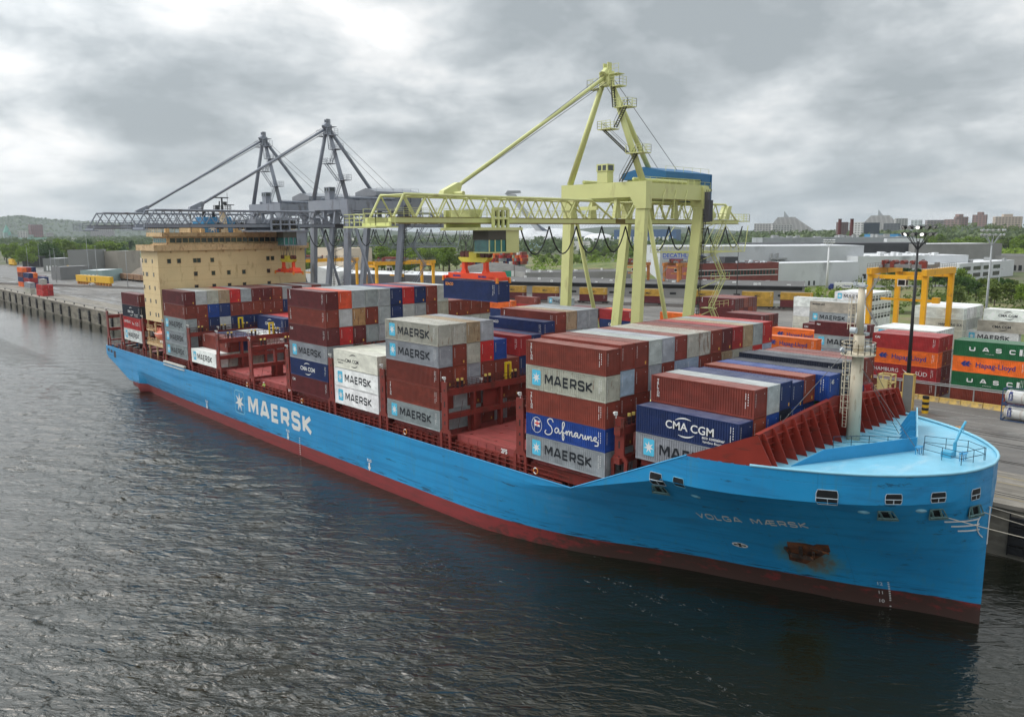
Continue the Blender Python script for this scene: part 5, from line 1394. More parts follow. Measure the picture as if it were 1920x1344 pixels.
for q in list(COL.objects):
    if q.get('category') == 'container' and q.location.z > 19 and abs(q.location.x-15.5) < .1 and q['label'].split(',')[2].strip().startswith(('seventh', 'eighth')):
        link('lettering', tmesh('45', .62, M_whiteink, bold=.02), q, (13.716-.02, .55 if 'seventh' in q['label'] else 1.5, 1.9), (0, 0, R(90)))
# ================================================================== ship-to-shore cranes
def stair(mb, a, b, w=.7, axis='y', rise=.28):
    a, b = Vector(a), Vector(b); off = Vector((0, w, 0)) if axis == 'y' else Vector((w, 0, 0))
    n = max(2, int(abs(b.z-a.z)/rise))
    for o in (Vector(), off): mb.bar(a+o, b+o, .07, .2)
    for k in range(n): p = a.lerp(b, (k+.5)/n); mb.bar(p, p+off, .16, .05)
    for o in (Vector(), off):
        mb.bar(a+o+Vector((0, 0, 1)), b+o+Vector((0, 0, 1)), .05); mb.bar(a+o, a+o+Vector((0, 0, 1)), .05); mb.bar(b+o, b+o+Vector((0, 0, 1)), .05)
def crane(xc, mp, house_m, label, ty0, ty1, cab_green=False, group=None):
    c = thing('container_crane', label, 'crane', (xc, 0, 0), 0, group)
    def P_(nm, mb, m=None, smooth=False): return part(nm, mb, m or mp, c, smooth)
    zb, YW, YL = 8.6, 42.0, 58.6
    lx = 8.1
    for s in (-1, 1):
        for y0, y1 in ((YW-1.6, YW), (YL-4.6, YL)):
            mb = MB(); w, h = .82, .52
            pts0 = [(s*lx-w, y0-h, zb), (s*lx+w, y0-h, zb), (s*lx+w, y0+h, zb), (s*lx-w, y0+h, zb)]
            pts1 = [(s*lx-w-.15, y1-h, 43), (s*lx+w+.15, y1-h, 43), (s*lx+w+.15, y1+h, 43), (s*lx-w-.15, y1+h, 43)]
            i = len(mb.v); mb.v += pts0+pts1
            for q in ((0, 1, 5, 4), (1, 2, 6, 5), (2, 3, 7, 6), (3, 0, 4, 7), (4, 5, 6, 7)): mb.f.append(tuple(i+k for k in q)); mb.mi.append(0)
            mb.v += []
            P_('leg', mb)
        mb = MB(); mb.box((s*lx-1.0, YW-2.4, 7.4), (s*lx+1.0, YL-3.8, 8.6)); P_('sill_beam', mb)
        mb = MB()
        for yy in (YW-1.6, YL-4.6):
            for k in range(4): mb.tube((s*lx-2.4+k*1.6, yy-.25, 6.8), (s*lx-2.4+k*1.6, yy+.25, 6.8), .42, 10)
            mb.box((s*lx-3.2, yy-.4, 6.9), (s*lx+3.2, yy+.4, 7.4))
        P_('bogie', mb, M_cbrown)
        mb = MB(); mb.tube((s*lx, YW+.8, 42.8), (s*lx, YL-5.2, 9.2), .38, 8); P_('diagonal_brace', mb, smooth=True)
        mb = MB(); mb.box((s*lx-.8, YW+.8, 43.0), (s*lx+.8, YL+1.0, 45.5)); P_('side_beam', mb)
    # portal beams with haunched ends
    for y, z0, z1 in ((YW, 43.25, 45.75), (YL, 43.4, 45.4)):
        mb = MB(); x0, x1 = -lx-1.25, lx+1.25
        poly = [(x0, y-.8, z0-1.9), (x0+2.0, y-.8, z0-1.9), (x0+3.2, y-.8, z0), (x1-3.2, y-.8, z0), (x1-2.0, y-.8, z0-1.9), (x1, y-.8, z0-1.9), (x1, y-.8, z1), (x0, y-.8, z1)]
        mb.prism(poly, (0, 1.6, 0)); P_('portal_beam', mb)
    # A-frame
    AP = Vector((0.2, YW, 63.3))
    for s in (-1, 1):
        mb = MB(); mb.tube((s*8.0, YW, 45.8), (s*.7+.2, YW, 62.6), .56, 10, r2=.46); P_('mast_leg', mb, smooth=True)
    mb = MB(); mb.box((-.9, YW-.7, 61.6), (1.2, YW+.7, 63.9)); mb.box((-.3, YW-.5, 63.9), (-.1, YW+.5, 65.2)); mb.box((.6, YW-.5, 63.9), (.8, YW+.5, 65.3)); mb.tube((0.2, YW-.9, 63.2), (0.2, YW-.1, 63.9), .8, 8); P_('mast_head', mb)
    mb = MB()
    mb.tube((.2, YW+.6, 62.8), (0, 56.9, 45.4), .46, 10)
    P_('backstay', mb, smooth=True)
    mb = MB(); mb.tube((.2, YW-.6, 62.9), (0, 9.4, 44.1), .3, 8); P_('forestay', mb, smooth=True)
    mb = MB()
    for dx in (-.5, .5): mb.tube((.2+dx, YW-.8, 62.0), (dx, 8.6, 43.6), .05, 4)
    mb.tube((.3, YW-.6, 63.6), (0, 10.5, 44.6), .045, 4)
    for dx in (-1.2, 1.2): mb.tube((dx, YW+.8, 62.5), (dx*1.6, 60, 48.7), .045, 4)
    P_('stay_cable', mb, M_cable)
    mb = MB(); mb.prism([(-.4, 10.0, 44.6), (-.4, 9.2, 44.7), (-.4, 6.6, 43.5), (-.4, 6.4, 42.8), (-.4, 9.4, 42.8)], (1.0, 0, 0)); mb.tube((-2.7, 8.4, 43.1), (2.7, 8.4, 43.1), .3, 8); P_('stay_anchor', mb)
    # boom: twin trusses
    bx = 2.7
    def truss(y0, y1, ytip0, ytip1, nm):
        mb = MB()
        for s in (-1, 1):
            x = s*bx
            mb.box((x-.28, y0, 39.02), (x+.28, y1, 39.7))
            mb.tube((x, ytip0, 42.7), (x, ytip1, 42.7), .20, 7)
            mb.tube((x, y0+.6, 39.7), (x, ytip0, 42.7), .17, 6); mb.tube((x, y1-.4, 39.7), (x, ytip1, 42.7), .17, 6)
            n = max(2, int(round((ytip1-ytip0)/3.8)))
            for k in range(n):
                a = ytip0+(ytip1-ytip0)*k/n; b = ytip0+(ytip1-ytip0)*(k+1)/n; m_ = (a+b)/2
                mb.tube((x, a, 42.7), (x, m_, 39.7), .12, 5, cap=False); mb.tube((x, m_, 39.7), (x, b, 42.7), .12, 5, cap=False)
        n = int(round((ytip1-ytip0)/3.8))
        for k in range(n+1):
            y = ytip0+(ytip1-ytip0)*k/n; mb.tube((-bx, y, 42.7), (bx, y, 42.7), .11, 5, cap=False)
            if k < n: mb.tube((-bx, y, 42.7), (bx, y+(ytip1-ytip0)/n, 42.7), .07, 4, cap=False)
        P_(nm, mb)
    truss(-4.2, 41.4, -1.8, 35.5, 'boom'); truss(44.0, 80.0, 47.0, 75.5, 'rear_boom')
    mb = MB()
    for s in (-1, 1): mb.box((s*bx-.36, -4.2, 39.71), (s*bx+.36, 80.4, 39.77)); mb.box((s*bx-.3, -4.2, 38.9), (s*bx+.3, 80.4, 39.01)); mb.box((s*bx-.27, 41.41, 39.03), (s*bx+.27, 43.99, 39.69))
    P_('trolley_rail', mb, M_cbrown if mp is M_cgreen else flat('rail_grime_dark', (.04, .04, .045), .6))
    mb = MB()
    for s in (-1, 1): mb.rail([(s*(bx+1.0), -4, 39.8), (s*(bx+1.0), 41, 39.8)], 1.1, .035, 2.2, 2); mb.rail([(s*(bx+1.0), 45, 39.8), (s*(bx+1.0), 80, 39.8)], 1.1, .035, 2.2, 2)
    mb.rail([(-3.7, -7.0, 38.6), (3.7, -7.0, 38.6)], 1.5, .05, 1.2, 3); mb.rail([(3.7, -7.0, 38.6), (3.7, -4, 38.6)], 1.5, .05, 1.2, 3); mb.rail([(-3.7, -7.0, 38.6), (-3.7, -4, 38.6)], 1.5, .05, 1.2, 3)
    P_('boom_railing', mb)
    mb = MB(); mb.box((-3.8, -7.1, 38.35), (3.8, -3.6, 38.55)); mb.box((-3.2, -4.6, 38.56), (3.2, -4.25, 39.0)); P_('boom_tip_platform', mb)
    # hangers from portal beams to boom
    for y in (YW, YL):
        mb = MB()
        for s in (-1, 1):
            mb.prism([(s*bx-.3, y-.9, 39.85), (s*bx-.3, y+.9, 39.85), (s*bx-.3, y+.35, 42.9), (s*bx-.3, y-.35, 42.9)], (.6, 0, 0)); mb.box((s*bx-.5, y-.5, 42.9), (s*bx+.5, y+.5, 43.3) if y > 50 else (s*bx+.5, y+.5, 43.0))
        mb.box((-4.5, y-1.6, 41.3), (-.4, y-1.1, 41.9)) if y < 50 else None
        P_('boom_hanger', mb)
    # machinery house on the rear
    mb = MB(); mb.box((-4.4, 53.6, 45.4), (4.4, 65.4, 47.3)); mb.box((-5.0, 53.0, 44.9), (5.0, 67.0, 45.38)); mb.box((-4.4, 59.6, 43.2), (4.4, 65.4, 44.9))
    P_('machinery_house', mb, house_m[0])
    mb = MB(); mb.prism([(-4.9, 52.6, 46.9), (4.9, 52.6, 46.9), (4.9, 52.6, 48.0), (0, 52.6, 49.0), (-4.9, 52.6, 48.0)], (0, 14.0, 0)); mb.box((-4.9, 66.62, 43.0), (5.0, 66.9, 48.0)); mb.box((4.42, 63.6, 43.0), (4.9, 66.6, 46.9)); P_('house_roof', mb, house_m[1])
    mb = MB(); mb.rail([(5.05, 53.2, 45.4), (5.05, 66.4, 45.4)], 1.1, .04, 1.8, 2); mb.rail([(lx-.7, YW+1, 45.5), (lx-.7, YL+.8, 45.5)], 1.1, .04, 1.8, 2); mb.rail([(4.7, 52.8, 48.0), (4.7, 66.2, 48.0)], .9, .035, 2.6, 1)
    for k in range(3): mb.path([(lx+.85, 47+k*3.2, 44.6), (lx+1.3, 45.8+k*3.2, 43.2), (lx+1.3, 45.6+k*3.2, 39.8)], .07, 5)
    mb.rail([(lx+1.0, 44.5, 40.6), (lx+1.0, 57.5, 40.6)], 1.0, .045, 1.6, 1)
    P_('house_railing', mb)
    mb = MB()
    for s in (-1, 1): mb.tube((s*5.5, YW+.8, 46.2), (s*5.5, YL-.8, 46.2), .33, 8)
    P_('tie_pipe', mb, smooth=True)
    # stairs and platforms up the near mast leg
    mb = MB(); plats = [(57.8, 2.9, 5.8, 1), (54.6, 2.2, -.6, -1), (50.3, 5.5, 8.9, 1)]
    mb.box((-3.4, YW-.9, 61.3), (-1.1, YW+.9, 61.4)); mb.rail([(-3.4, YW-.9, 61.4), (-1.1, YW-.9, 61.4)], 1.5, .04, .9, 2); mb.rail([(-3.4, YW+.9, 61.4), (-3.4, YW-.9, 61.4)], 1.5, .04, .9, 2)
    mb.box((1.4, YW-.9, 61.2), (3.6, YW+.9, 61.35)); mb.rail([(1.4, YW-.9, 61.35), (3.6, YW-.9, 61.35), (3.6, YW+.9, 61.35)], 1.4, .04, .8, 3); mb.box((1.4, YW-.9, 63.2), (3.2, YW+.9, 63.3)); mb.rail([(1.4, YW-.9, 63.3), (3.4, YW-.9, 63.3)], 1.4, .04, .8, 2)
    for z, xa, xb, s in plats:
        mb.box((min(xa, xb), YW-1.4, z-.15), (max(xa, xb), YW+.9, z)); x_, y_ = min(xa, xb), max(xa, xb)
        mb.rail([(x_, YW-1.4, z), (y_, YW-1.4, z)], 1.25, .04, .9, 3); mb.rail([(y_ if s > 0 else x_, YW-1.4, z), (y_ if s > 0 else x_, YW+.9, z)], 1.25, .04, .9, 3); mb.rail([(x_, YW+.9, z), (y_, YW+.9, z)], 1.25, .04, .9, 3)
    P_('mast_platform', mb)
    mb = MB(); stair(mb, (2.6, YW-1.3, 57.8), (2.2, YW-1.3, 61.2)); stair(mb, (5.0, YW-1.3, 57.8), (2.9, YW-1.3, 54.6)); stair(mb, (.2, YW-1.3, 54.6), (5.6, YW-1.3, 50.3)); stair(mb, (7.4, YW-1.3, 50.3), (4.2, YW-1.3, 45.8)); P_('mast_stair', mb, flat('stair_grime', (.07, .07, .05), .6) if mp is M_cgreen else None)
    mb = MB(); mb.box((-1.1, YW-.7, 45.8), (1.1, YW+.9, 47.7)); kb = P_('lookout_booth', mb); mb = MB(); mb.box((-1.2, YW-.8, 47.7), (1.2, YW+1.0, 48.9)); mb.m = 1; mb.box((-.9, YW-.82, 47.85), (-.15, YW-.805, 48.7)); mb.box((.15, YW-.82, 47.85), (.9, YW-.805, 48.7)); mb.box((1.205, YW-.6, 47.85), (1.22, YW+.7, 48.7))
    link('booth_cab', mb.mesh('booth_cab', [mp, M_glass]), kb)
    # long stair tower on the near rear leg and vertical ladder, service lift box
    mb = MB(); y0 = YL+.8
    lv = [9, 14, 19, 24, 29, 34, 39.5]
    for k in range(6):
        a, b = ((lx+1.6, y0+.4, lv[k]), (lx+1.6, y0+4.4, lv[k+1])) if k % 2 else ((lx+1.6, y0+4.4, lv[k]), (lx+1.6, y0+.4, lv[k+1]))
        stair(mb, a, b, .8, 'x'); mb.box((lx+.6, y0-.6 if k % 2 == 0 else y0+3.6, lv[k+1]-.08), (lx+2.6, y0+1.0 if k % 2 == 0 else y0+5.4, lv[k+1]))
        mb.bar((lx, y0-1.0, lv[k+1]-1.8), (lx+2.4, y0+2, lv[k+1]-.1), .14); mb.rail([(lx+2.6, y0-.6, lv[k+1]), (lx+2.6, y0+5.4, lv[k+1])], 1.1, .04, 1.5, 2)
    P_('stair_tower', mb)
    mb = MB(); z = 8.6
    for s in (-.25, .25): mb.tube((lx+1.25, YL-2.9+s, 9), (lx+1.25, YL+.2+s, 44.8), .07, 4)
    while z < 44.5:
        y = YL-2.9+(z-9)/35.8*3.1; mb.tube((lx+1.25, y-.25, z), (lx+1.25, y+.25, z), .05, 4); mb.box((lx+1.05, y-.5, z), (lx+1.5, y+.5, z+.09)) if int(z/1.2) % 2 else None; z += .6
    P_('ladder', mb, flat('ladder_dark', (.03, .03, .028), .6))
    mb = MB(); mb.box((lx+1.1, YL-.6, 39.2), (lx+1.9, YL+.3, 44.4))
    for k in range(3): mb.tube((lx+2.05, YL-.45+k*.5, 39.3), (lx+2.05, YL-.45+k*.5, 43.0), .2, 7)
    P_('lift_box', mb, flat('dark_grey_sheet', (.09, .09, .10), .6))
    # rear underslung maintenance platform
    mb = MB()
    for s in (-1, 1):
        mb.path([(s*4.6, 61, 38.6), (s*5.2, 63, 33.6), (s*5.2, 79, 33.6), (s*4.6, 81, 38.6)], .1, 5); mb.rail([(s*5.2, 62, 33.6), (s*5.2, 79, 33.6)], 1.1, .045, 1.2, 3)
        mb.bar((s*5, 64, 33.6), (s*4.6, 69, 38.6), .1); mb.bar((s*5, 78, 33.6), (s*4.6, 73, 38.6), .1)
    for k in range(10): mb.bar((-5.2, 62+k*1.8, 33.6), (5.2, 62+k*1.8, 33.6), .12)
    mb.box((-3.6, 76, 39.85), (-1.8, 77.6, 41.8)); mb.prism([(1.9, 74.0, 39.85), (1.9, 75.6, 39.85), (1.9, 76.6, 42.4), (1.9, 75.4, 42.4)], (1.6, 0, 0)); mb.tube((0.9, 70, 40.6), (3.6, 70, 40.6), .8, 10); mb.rail([(3.7, 80.6, 39.6), (3.7, 83, 39.6), (-3.7, 83, 39.6)], 1.3, .05, 1.1, 3); mb.box((-3.7, 80.5, 39.4), (3.7, 83.1, 39.6))
    P_('maintenance_platform', mb)
    # cable reel
    mb = MB()
    for k in range(28):
        a = R(360*k/28); mb.bar((lx+1.9, 54.0, 19.6), (lx+1.9+.2, 54.0+2.9*math.cos(a), 19.6+2.9*math.sin(a)), .10)
    for q in (2.9, 2.2):
        mb.path([(lx+2.05, 54.0+q*math.cos(R(12*k)), 19.6+q*math.sin(R(12*k))) for k in range(31)], .07, 5)
    mb.tube((lx+1.0, 54.0, 19.6), (lx+2.3, 54.0, 19.6), .8, 10); P_('cable_reel', mb, flat('reel_dark_brown', (.045, .025, .02), .6))
    # festoon cable under the boom, from trolley to the back
    mb = MB(); y = ty1+.4; n = 10; sp_ = (80-y)/n
    for k in range(n):
        pts = [(bx+1.2, y+sp_*(k+q/10), 38.5-4.2*(1-(2*q/10-1)**2)) for q in range(11)]
        mb.path(pts, .115, 6)
    P_('festoon_cable', mb, M_black)
    # trolley with machinery frame and operator cab
    mb = MB(); mb.box((-3.4, ty0, 37.95), (4.9, ty1, 38.35))
    for s in (-1, 1): mb.box((s*3.6-.25, ty0+1, 38.36), (s*3.6+.25, ty1-1, 40.9)) if s < 0 else None
    for q in (0, .33, .66, 1): mb.box((3.55, ty0+4+(ty1-ty0-6)*q-.18, 38.36), (3.95, ty0+4+(ty1-ty0-6)*q+.18, 41.0))
    mb.box((3.5, ty0+4, 40.8), (4.0, ty1-2, 41.2)); mb.box((3.5, ty0+4, 39.5), (4.0, ty1-2, 39.8)); mb.box((-2.2, ty0+1, 39.85), (2.2, ty0+3.2, 40.9))
    tr = P_('trolley', mb)
    mb = MB()
    for k in range(9): y = ty0+4.4+k*(ty1-ty0-6.8)/9; mb.tube((3.2, y, 39.1), (3.2, y+.5, 39.1), .5, 7); mb.box((2.9, y, 39.9), (3.5, y+.4, 40.6))
    link('hoist_machinery', mb.mesh('hoist_machinery', flat('machinery_dark', (.05, .045, .035), .5)), tr)
    mb = MB(); cy0 = ty1-6.5; mb.box((1.2, cy0+3.4, 34.9), (4.6, cy0+6.0, 37.94)); 
    cb = P_('operator_cab', mb); mb = MB(); mb.box((1.2, cy0, 36.6), (4.6, cy0+3.39, 37.94)); link('cab_hood', mb.mesh('cab_hood', flat('cab_hood_dark', (.07, .065, .05), .6)), cb); mb = MB(); mb.box((1.3, cy0+.2, 34.9), (4.5, cy0+3.38, 36.58)); link('cab_glazing', mb.mesh('cab_glazing', M_greenglass), cb)
    mb = MB()
    for q in (0, 1.1, 2.3, 3.3): mb.box((4.5, cy0+.1+q, 34.8), (4.62, cy0+.25+q, 36.6))
    mb.box((1.2, cy0+.1, 34.7), (4.6, cy0+6, 34.88)); link('cab_frame', mb.mesh('cab_frame', mp), cb)
    return c
M_greyhouse = mat('machine_house_grey', (0.24, 0.255, 0.28), .55, .08, .3)
crane(-23.7, M_cgreen, (M_cgreen, M_blueroof), 'tall yellow green quay crane with blue roofed machinery house, lifting a navy container', 9.0, 17.8)
crane(-113.2, M_cgrey, (M_greyhouse, M_greyhouse), 'nearer grey quay crane whose boom reaches over the buff deckhouse', 20.0, 33.0, group='grey quay cranes')
crane(-147.2, M_cgrey, (M_greyhouse, M_greyhouse), 'farther grey quay crane standing behind the other grey one, leftmost crane', 24.0, 36.0, group='grey quay cranes')

# ---- spreader with head block and hoist ropes
def spreader(x, y, z, ztop, label, full=True, s=1.0, L=12.2):
    r = thing('spreader', label, 'spreader', (x, y, z))
    h = L/2
    mb = MB(); mb.box((-h+.6, -.75, .15), (h-.6, -.35, .95)); mb.box((-h+.6, .35, .15), (h-.6, .75, .95)); mb.box((-h, -1.2, .1), (-h+.6, 1.2, .55)); mb.box((h-.6, -1.2, .1), (h, 1.2, .55))
    mb.prism([(h-2.4, -1.0, .55), (h-.3, -1.0, .55), (h-.7, -1.0, 1.3), (h-2.3, -1.0, 1.3)], (0, 2.0, 0))
    part('beam', mb, M_spread, r)
    for xx in (-h, h):
        for yy in (-1.2, 1.2):
            mb = MB(); mb.prism([(xx-.12, yy-.15, .5), (xx+.12, yy-.15, .5), (xx+.2, yy-.15, -.25), (xx-.2, yy-.15, -.25)], (0, .3, 0)); part('guide_flap', mb, mat('flap_orange', (.75, .25, .03), .5, .05, 1), r)
    mb = MB()
    for xx in (-2.4, 2.4): mb.prism([(xx-.7, -.3, .95), (xx+.7, -.3, .95), (xx+.3, -.3, 1.6), (xx+.3, -.3, 2.7), (xx-.3, -.3, 2.7), (xx-.3, -.3, 1.6)], (0, .6, 0))
    part('hanger_post', mb, M_spread, r)
    Mh = mat('head_block_yellow', (.62, .52, .06), .5, .1, 1)
    mb = MB(); mb.prism([(-3.3, -.5, 3.1), (-2.6, -.5, 2.6), (2.6, -.5, 2.6), (3.3, -.5, 3.1), (3.3, -.5, 3.3), (-3.3, -.5, 3.3)], (0, 1.0, 0)); mb.box((-.8, -.55, 3.3), (.9, .55, 4.1)); part('head_block', mb, Mh, r)
    for xx in (-2.7, -1.6, 1.9, 3.0): mb = MB(); mb.tube((xx, -.3, 3.75), (xx, .3, 3.75), .5, 12); part('sheave', mb, mat('sheave_dark_red', (.10, .025, .02), .5, .3, 1), r)
    mb = MB(); mb.bar((-.7, 0, 4.1), (-.15, 0, 6.0), .1); mb.bar((.8, 0, 4.1), (.15, 0, 6.0), .1); mb.bar((-.2, 0, 6.0), (.2, 0, 6.0), .2); part('cable_basket', mb, M_cable, r)
    mb = MB()
    for xx in (-2.7, -1.6, 1.9, 3.0):
        for yy in (-.25, .25): mb.tube((xx, yy, 3.8), (xx*.9, yy*4, ztop-z), .035, 4, cap=False)
    mb.tube((0, 0, 6), (0, 0, ztop-z), .035, 4, cap=False)
    part('hoist_rope', mb, M_cable, r)
    for xx in (-3.4, 2.4): link('lettering', tmesh('BROMMA', .42, M_navyink, bold=.02), r, (xx-.9, -.77, .4))
    return r
spreader(-23.9, 12.9, 30.72, 37.9, 'bright red orange spreader frame with yellow head block holding the hung navy container')
container(-30.0, 11.68, 27.75, 'navy', 'navy blue container hanging in mid air under the yellow green crane', 'hoisted container', logo=lambda r, L, H: small(r, 'SEACO', .45, H-.85, .6, M_orangeink))
q = spreader(-110.4, 28.4, 28.2, 37.9, 'small empty spreader with yellow head block hanging in front of the buff deckhouse', L=9.0)

# ================================================================== rubber tyred yard gantries
def rtg(x, y, w, span, zt, m, label, group, rz=0, cab=True, light=False):
    r = thing('yard_gantry_crane', label, 'gantry crane', (x, y, GZ), rz, group); h = zt-GZ
    for xx in (0, w):
        for yy in (0, span):
            mb = MB(); mb.prism([(xx-.5, yy-.5, 1.4), (xx+.5, yy-.5, 1.4), (xx+.62, yy-.5, h-1.5), (xx-.62, yy-.5, h-1.5)], (0, 1.0, 0)); part('leg', mb, m, r)
    for xx in (0, w):
        mb = MB(); mb.box((xx-.6, -1.2, h-1.5), (xx+.6, span+1.2, h)); part('girder', mb, m, r)
    for yy in (0, span):
        mb = MB(); mb.box((-1.6, yy-.5, .9), (w+1.6, yy+.5, 1.9)); part('sill', mb, m, r)
        mb = MB()
        for xx in (-1, 1.2, w-1.2, w+1): mb.tube((xx, yy-.35, .75), (xx, yy+.35, .75), .75, 12)
        part('wheel', mb, M_black, r)
        mb = MB(); mb.box((-.5, yy-.35, h-2.5), (w+.5, yy+.35, h-1.52)) if not light else mb.box((.6, yy-.3, h-2.6), (w-.6, yy+.3, h-1.9)); part('cross_tie', mb, m, r)
    mb = MB(); mb.box((.8, span*.25, h+.05), (w-.8, span*.55, h+.9)); mb.m = 1
    for k in range(5): mb.tube((1+k*(w-2)/5, span*.3, h+1.3), (1+k*(w-2)/5, span*.45, h+1.3), .6, 8)
    mb.m = 0
    q_ = random.Random(9)
    for k in range(16): X, Y = q_.uniform(.5, w-1.5), q_.uniform(span*.1, span*.8); mb.m = q_.choice([0, 0, 1]); mb.box((X, Y, h+.06), (X+q_.uniform(.3, 1.2), Y+q_.uniform(.3, 1.4), h+q_.uniform(.6, 2.2)))
    mb.m = 0; mb.rail([(-.6, -1, h), (-.6, span+1, h)], 1.1, .05, 1.6, 2); mb.rail([(w+.6, -1, h), (w+.6, span+1, h)], 1.1, .05, 1.6, 2)
    part('hoist_trolley', mb, [mat('trolley_grey', (.2, .2, .2), .6, .2, 1), mat('hoist_dark_red', (.18, .03, .02), .5, .2, 1)], r)
    mb = MB(); mb.box((w*.35, span*.3, h-4.6), (w*.35+2.0, span*.3+1.6, h-2.2)); cb_ = part('operator_cab', mb, M_white, r)
    mb = MB(); mb.box((w*.35+2.0, span*.3+.2, h-4.3), (w*.35+2.03, span*.3+1.4, h-3.0)); mb.box((w*.35+.2, span*.3-.03, h-4.3), (w*.35+1.8, span*.3, h-3.0)); link('cab_window', mb.mesh('cab_window', M_dark), cb_)
    mb = MB(); zz_ = h*.62; mb.box((-.2, span*.42, zz_), (w+.2, span*.42+.5, zz_+.6)); mb.box((w-.6, span*.42-.5, zz_-.2), (w+.9, span*.42+1.0, zz_+1.2)); part('lifting_beam', mb, m, r)
    mb = MB()
    for k in range(4): mb.tube((1+k*(w-2)/3, span*.44, zz_+.6), (1+k*(w-2)/3, span*.44, h-.2), .04, 4)
    part('hoist_rope', mb, M_cable, r)
    mb = MB(); mb.rail([], 1) if False else None
    st = [(w*.0-1.2, -.7, 2), (w*.0+2.6, -.9, h*.35), (-1.0, -.9, h*.62), (2.4, -.9, h-2)]
    for a, b in zip(st[:-1], st[1:]): stair(mb, a, b, .7, 'y')
    part('access_stair', mb, M_steel, r)
    return r
rtg(-18.0, 138.5, 13.0, 17.5, 28.2, M_rtg, 'large amber yellow yard gantry straddling the white stacks at right', 'yard gantry cranes')
rtg(-246.0, 138.0, 9.0, 32.0, 24.4, M_rtg, 'amber yard gantry with long beam seen between the grey crane legs', 'yard gantry cranes')
rtg(-300.0, 118.0, 9.0, 44.0, 24.6, M_rtg, 'amber yard gantry farthest left, beside the deckhouse end', 'yard gantry cranes')
rtg(-196.0, 262.0, 8.5, 10.0, 21.5, M_rtg2, 'rusty orange yard gantry on the left between the green crane legs', 'rusty gantry cranes', light=True)
rtg(-176.0, 270.0, 8.5, 14.0, 21.5, M_rtg2, 'rusty orange yard gantry on the right between the green crane legs', 'rusty gantry cranes', light=True)

def bearing(u, D):
    """ground point seen D metres away in the compass direction of photo column u"""
    d = _f + _r2*((u-960)/1497.72); h = math.hypot(d.x, d.y)
    return 66.4+d.x/h*D, -64.9+d.y/h*D

# ================================================================== yard stacks
def yard(x, y, tiers, nrow, where, others=None, door=False, reefer=False, base=GZ, H=2.88, L=12.192, xs=None, rz=0, hide=True):
    """tiers: bottom to top [(colour, logo, note)] for the row that faces the water; rows behind get the colours in others"""
    ux, uy = -math.sin(rz), math.cos(rz)
    for row in range(nrow):
        for t_, (c, lg, note) in enumerate(tiers):
            if t_ == len(tiers)-1 and len(tiers) > 2: tn = 'top'
            else: tn = ('bottom', 'second', 'third', 'fourth')[t_]
            if row and others: c = others[(row*len(tiers)+t_) % len(others)]
            if row and not door and t_ < len(tiers)-1 and hide: continue
            lab = '%s box%s, %s, %s row, %s' % (CN.get(c, c), (' '+note) if (note and not row) else '', where, ORD[row].replace('outermost', 'front'), tn+' tier')
            container(x+(xs[t_] if xs else 0)+ux*row*2.52, y+uy*row*2.52, base+t_*(H+.005), c, lab, 'containers stacked in the yard', L=L, H=H, logo=(lg if not row else None), door=door, reefer=reefer, marks=not reefer, rz=rz)
yard(1.6, 94.0, [('brown', None, ''), ('crimson', logo_hs, 'with white lettering'), ('orange', logo_hl, 'with navy lettering'), ('crimson', cai, '')], 3, 'stack left of the green boxes', others=['maroon', 'maroon', 'brown', 'crimson'], hide=False)
yard(16.4, 94.0, [('brown', None, ''), ('green', logo_uasc, 'with wide white letters'), ('orange', logo_hl, 'with navy lettering'), ('green', logo_uasc, 'with wide white letters')], 2, 'stack behind the tank containers', others=['green'])
yard(-16.0, 105.6, [('grey', None, ''), ('grey', star, 'with star'), ('grey', star, 'with star'), ('maroon', lambda r, L, H: small(r, 'TEX', .45, H-.85, .5), '')], 1, 'stack beside the foremast')
yard(-23.0, 96.0, [('grey', None, ''), ('grey', None, ''), ('orange', logo_hl, 'with navy lettering')], 1, 'nearer orange topped stack')
yard(-28.9, 110.4, [('brown', None, ''), ('grey', None, ''), ('orange', logo_hl, 'with navy lettering')], 1, 'farther orange topped stack')
yard(-27.5, 123.0, [('brown', None, ''), ('maroon', None, ''), ('maroon', cai, '')], 2, 'stack behind the orange boxes', others=['maroon'])
yard(-2.2, 103.8, [('white', None, ''), ('white', None, ''), ('pale grey', None, ''), ('white', lambda r, L, H: link('emblem', EMB, r, (1.6, YF-.012, H*.55)), 'with light blue emblem')], 4, 'stack under the amber gantry', others=['white', 'pale grey', 'white', 'white'], door=True)
yard(-40.4, 152.5, [('brown', None, ''), ('maroon', None, ''), ('grey', star, 'with star'), ('taupe', lambda r, L, H: small(r, 'MAERSK LINE', .8, H-.95, .6, M_ink), 'with dark lettering')], 2, 'stack left of the foremast top', others=['taupe', 'pale grey'])
yard(-51.0, 163.5, [('cream', None, ''), ('cream', lambda r, L, H: small(r, 'CMA CGM', 8.5, 1.1, .6, M_ink), ''), ('white', None, ''), ('white', None, '')], 1, 'pale stack at the left edge of the yard block')
yard(-51.5, 192.0, [('white', None, ''), ('white', None, ''), ('white', None, ''), ('white', star, 'with star')], 6, 'reefer block behind the mast', others=['white'], door=True, reefer=True)
yard(-14.0, 157.2, [('cream', None, ''), ('cream', None, ''), ('cream', lambda r, L, H: small(r, 'HAMBURG SÜD', 6.4, 1.2, .85, M_ink), 'with dark lettering'), ('white', None, '')], 6, 'pale stack behind the gantry', others=['white', 'cream', 'silver', 'white'], door=True)
yard(-25.0, 204.0, [('pale grey', None, ''), ('pale grey', None, ''), ('white', lambda r, L, H: logo_cma(r, L, H, m=M_ink, size=.8), '')], 2, 'farthest pale stack')
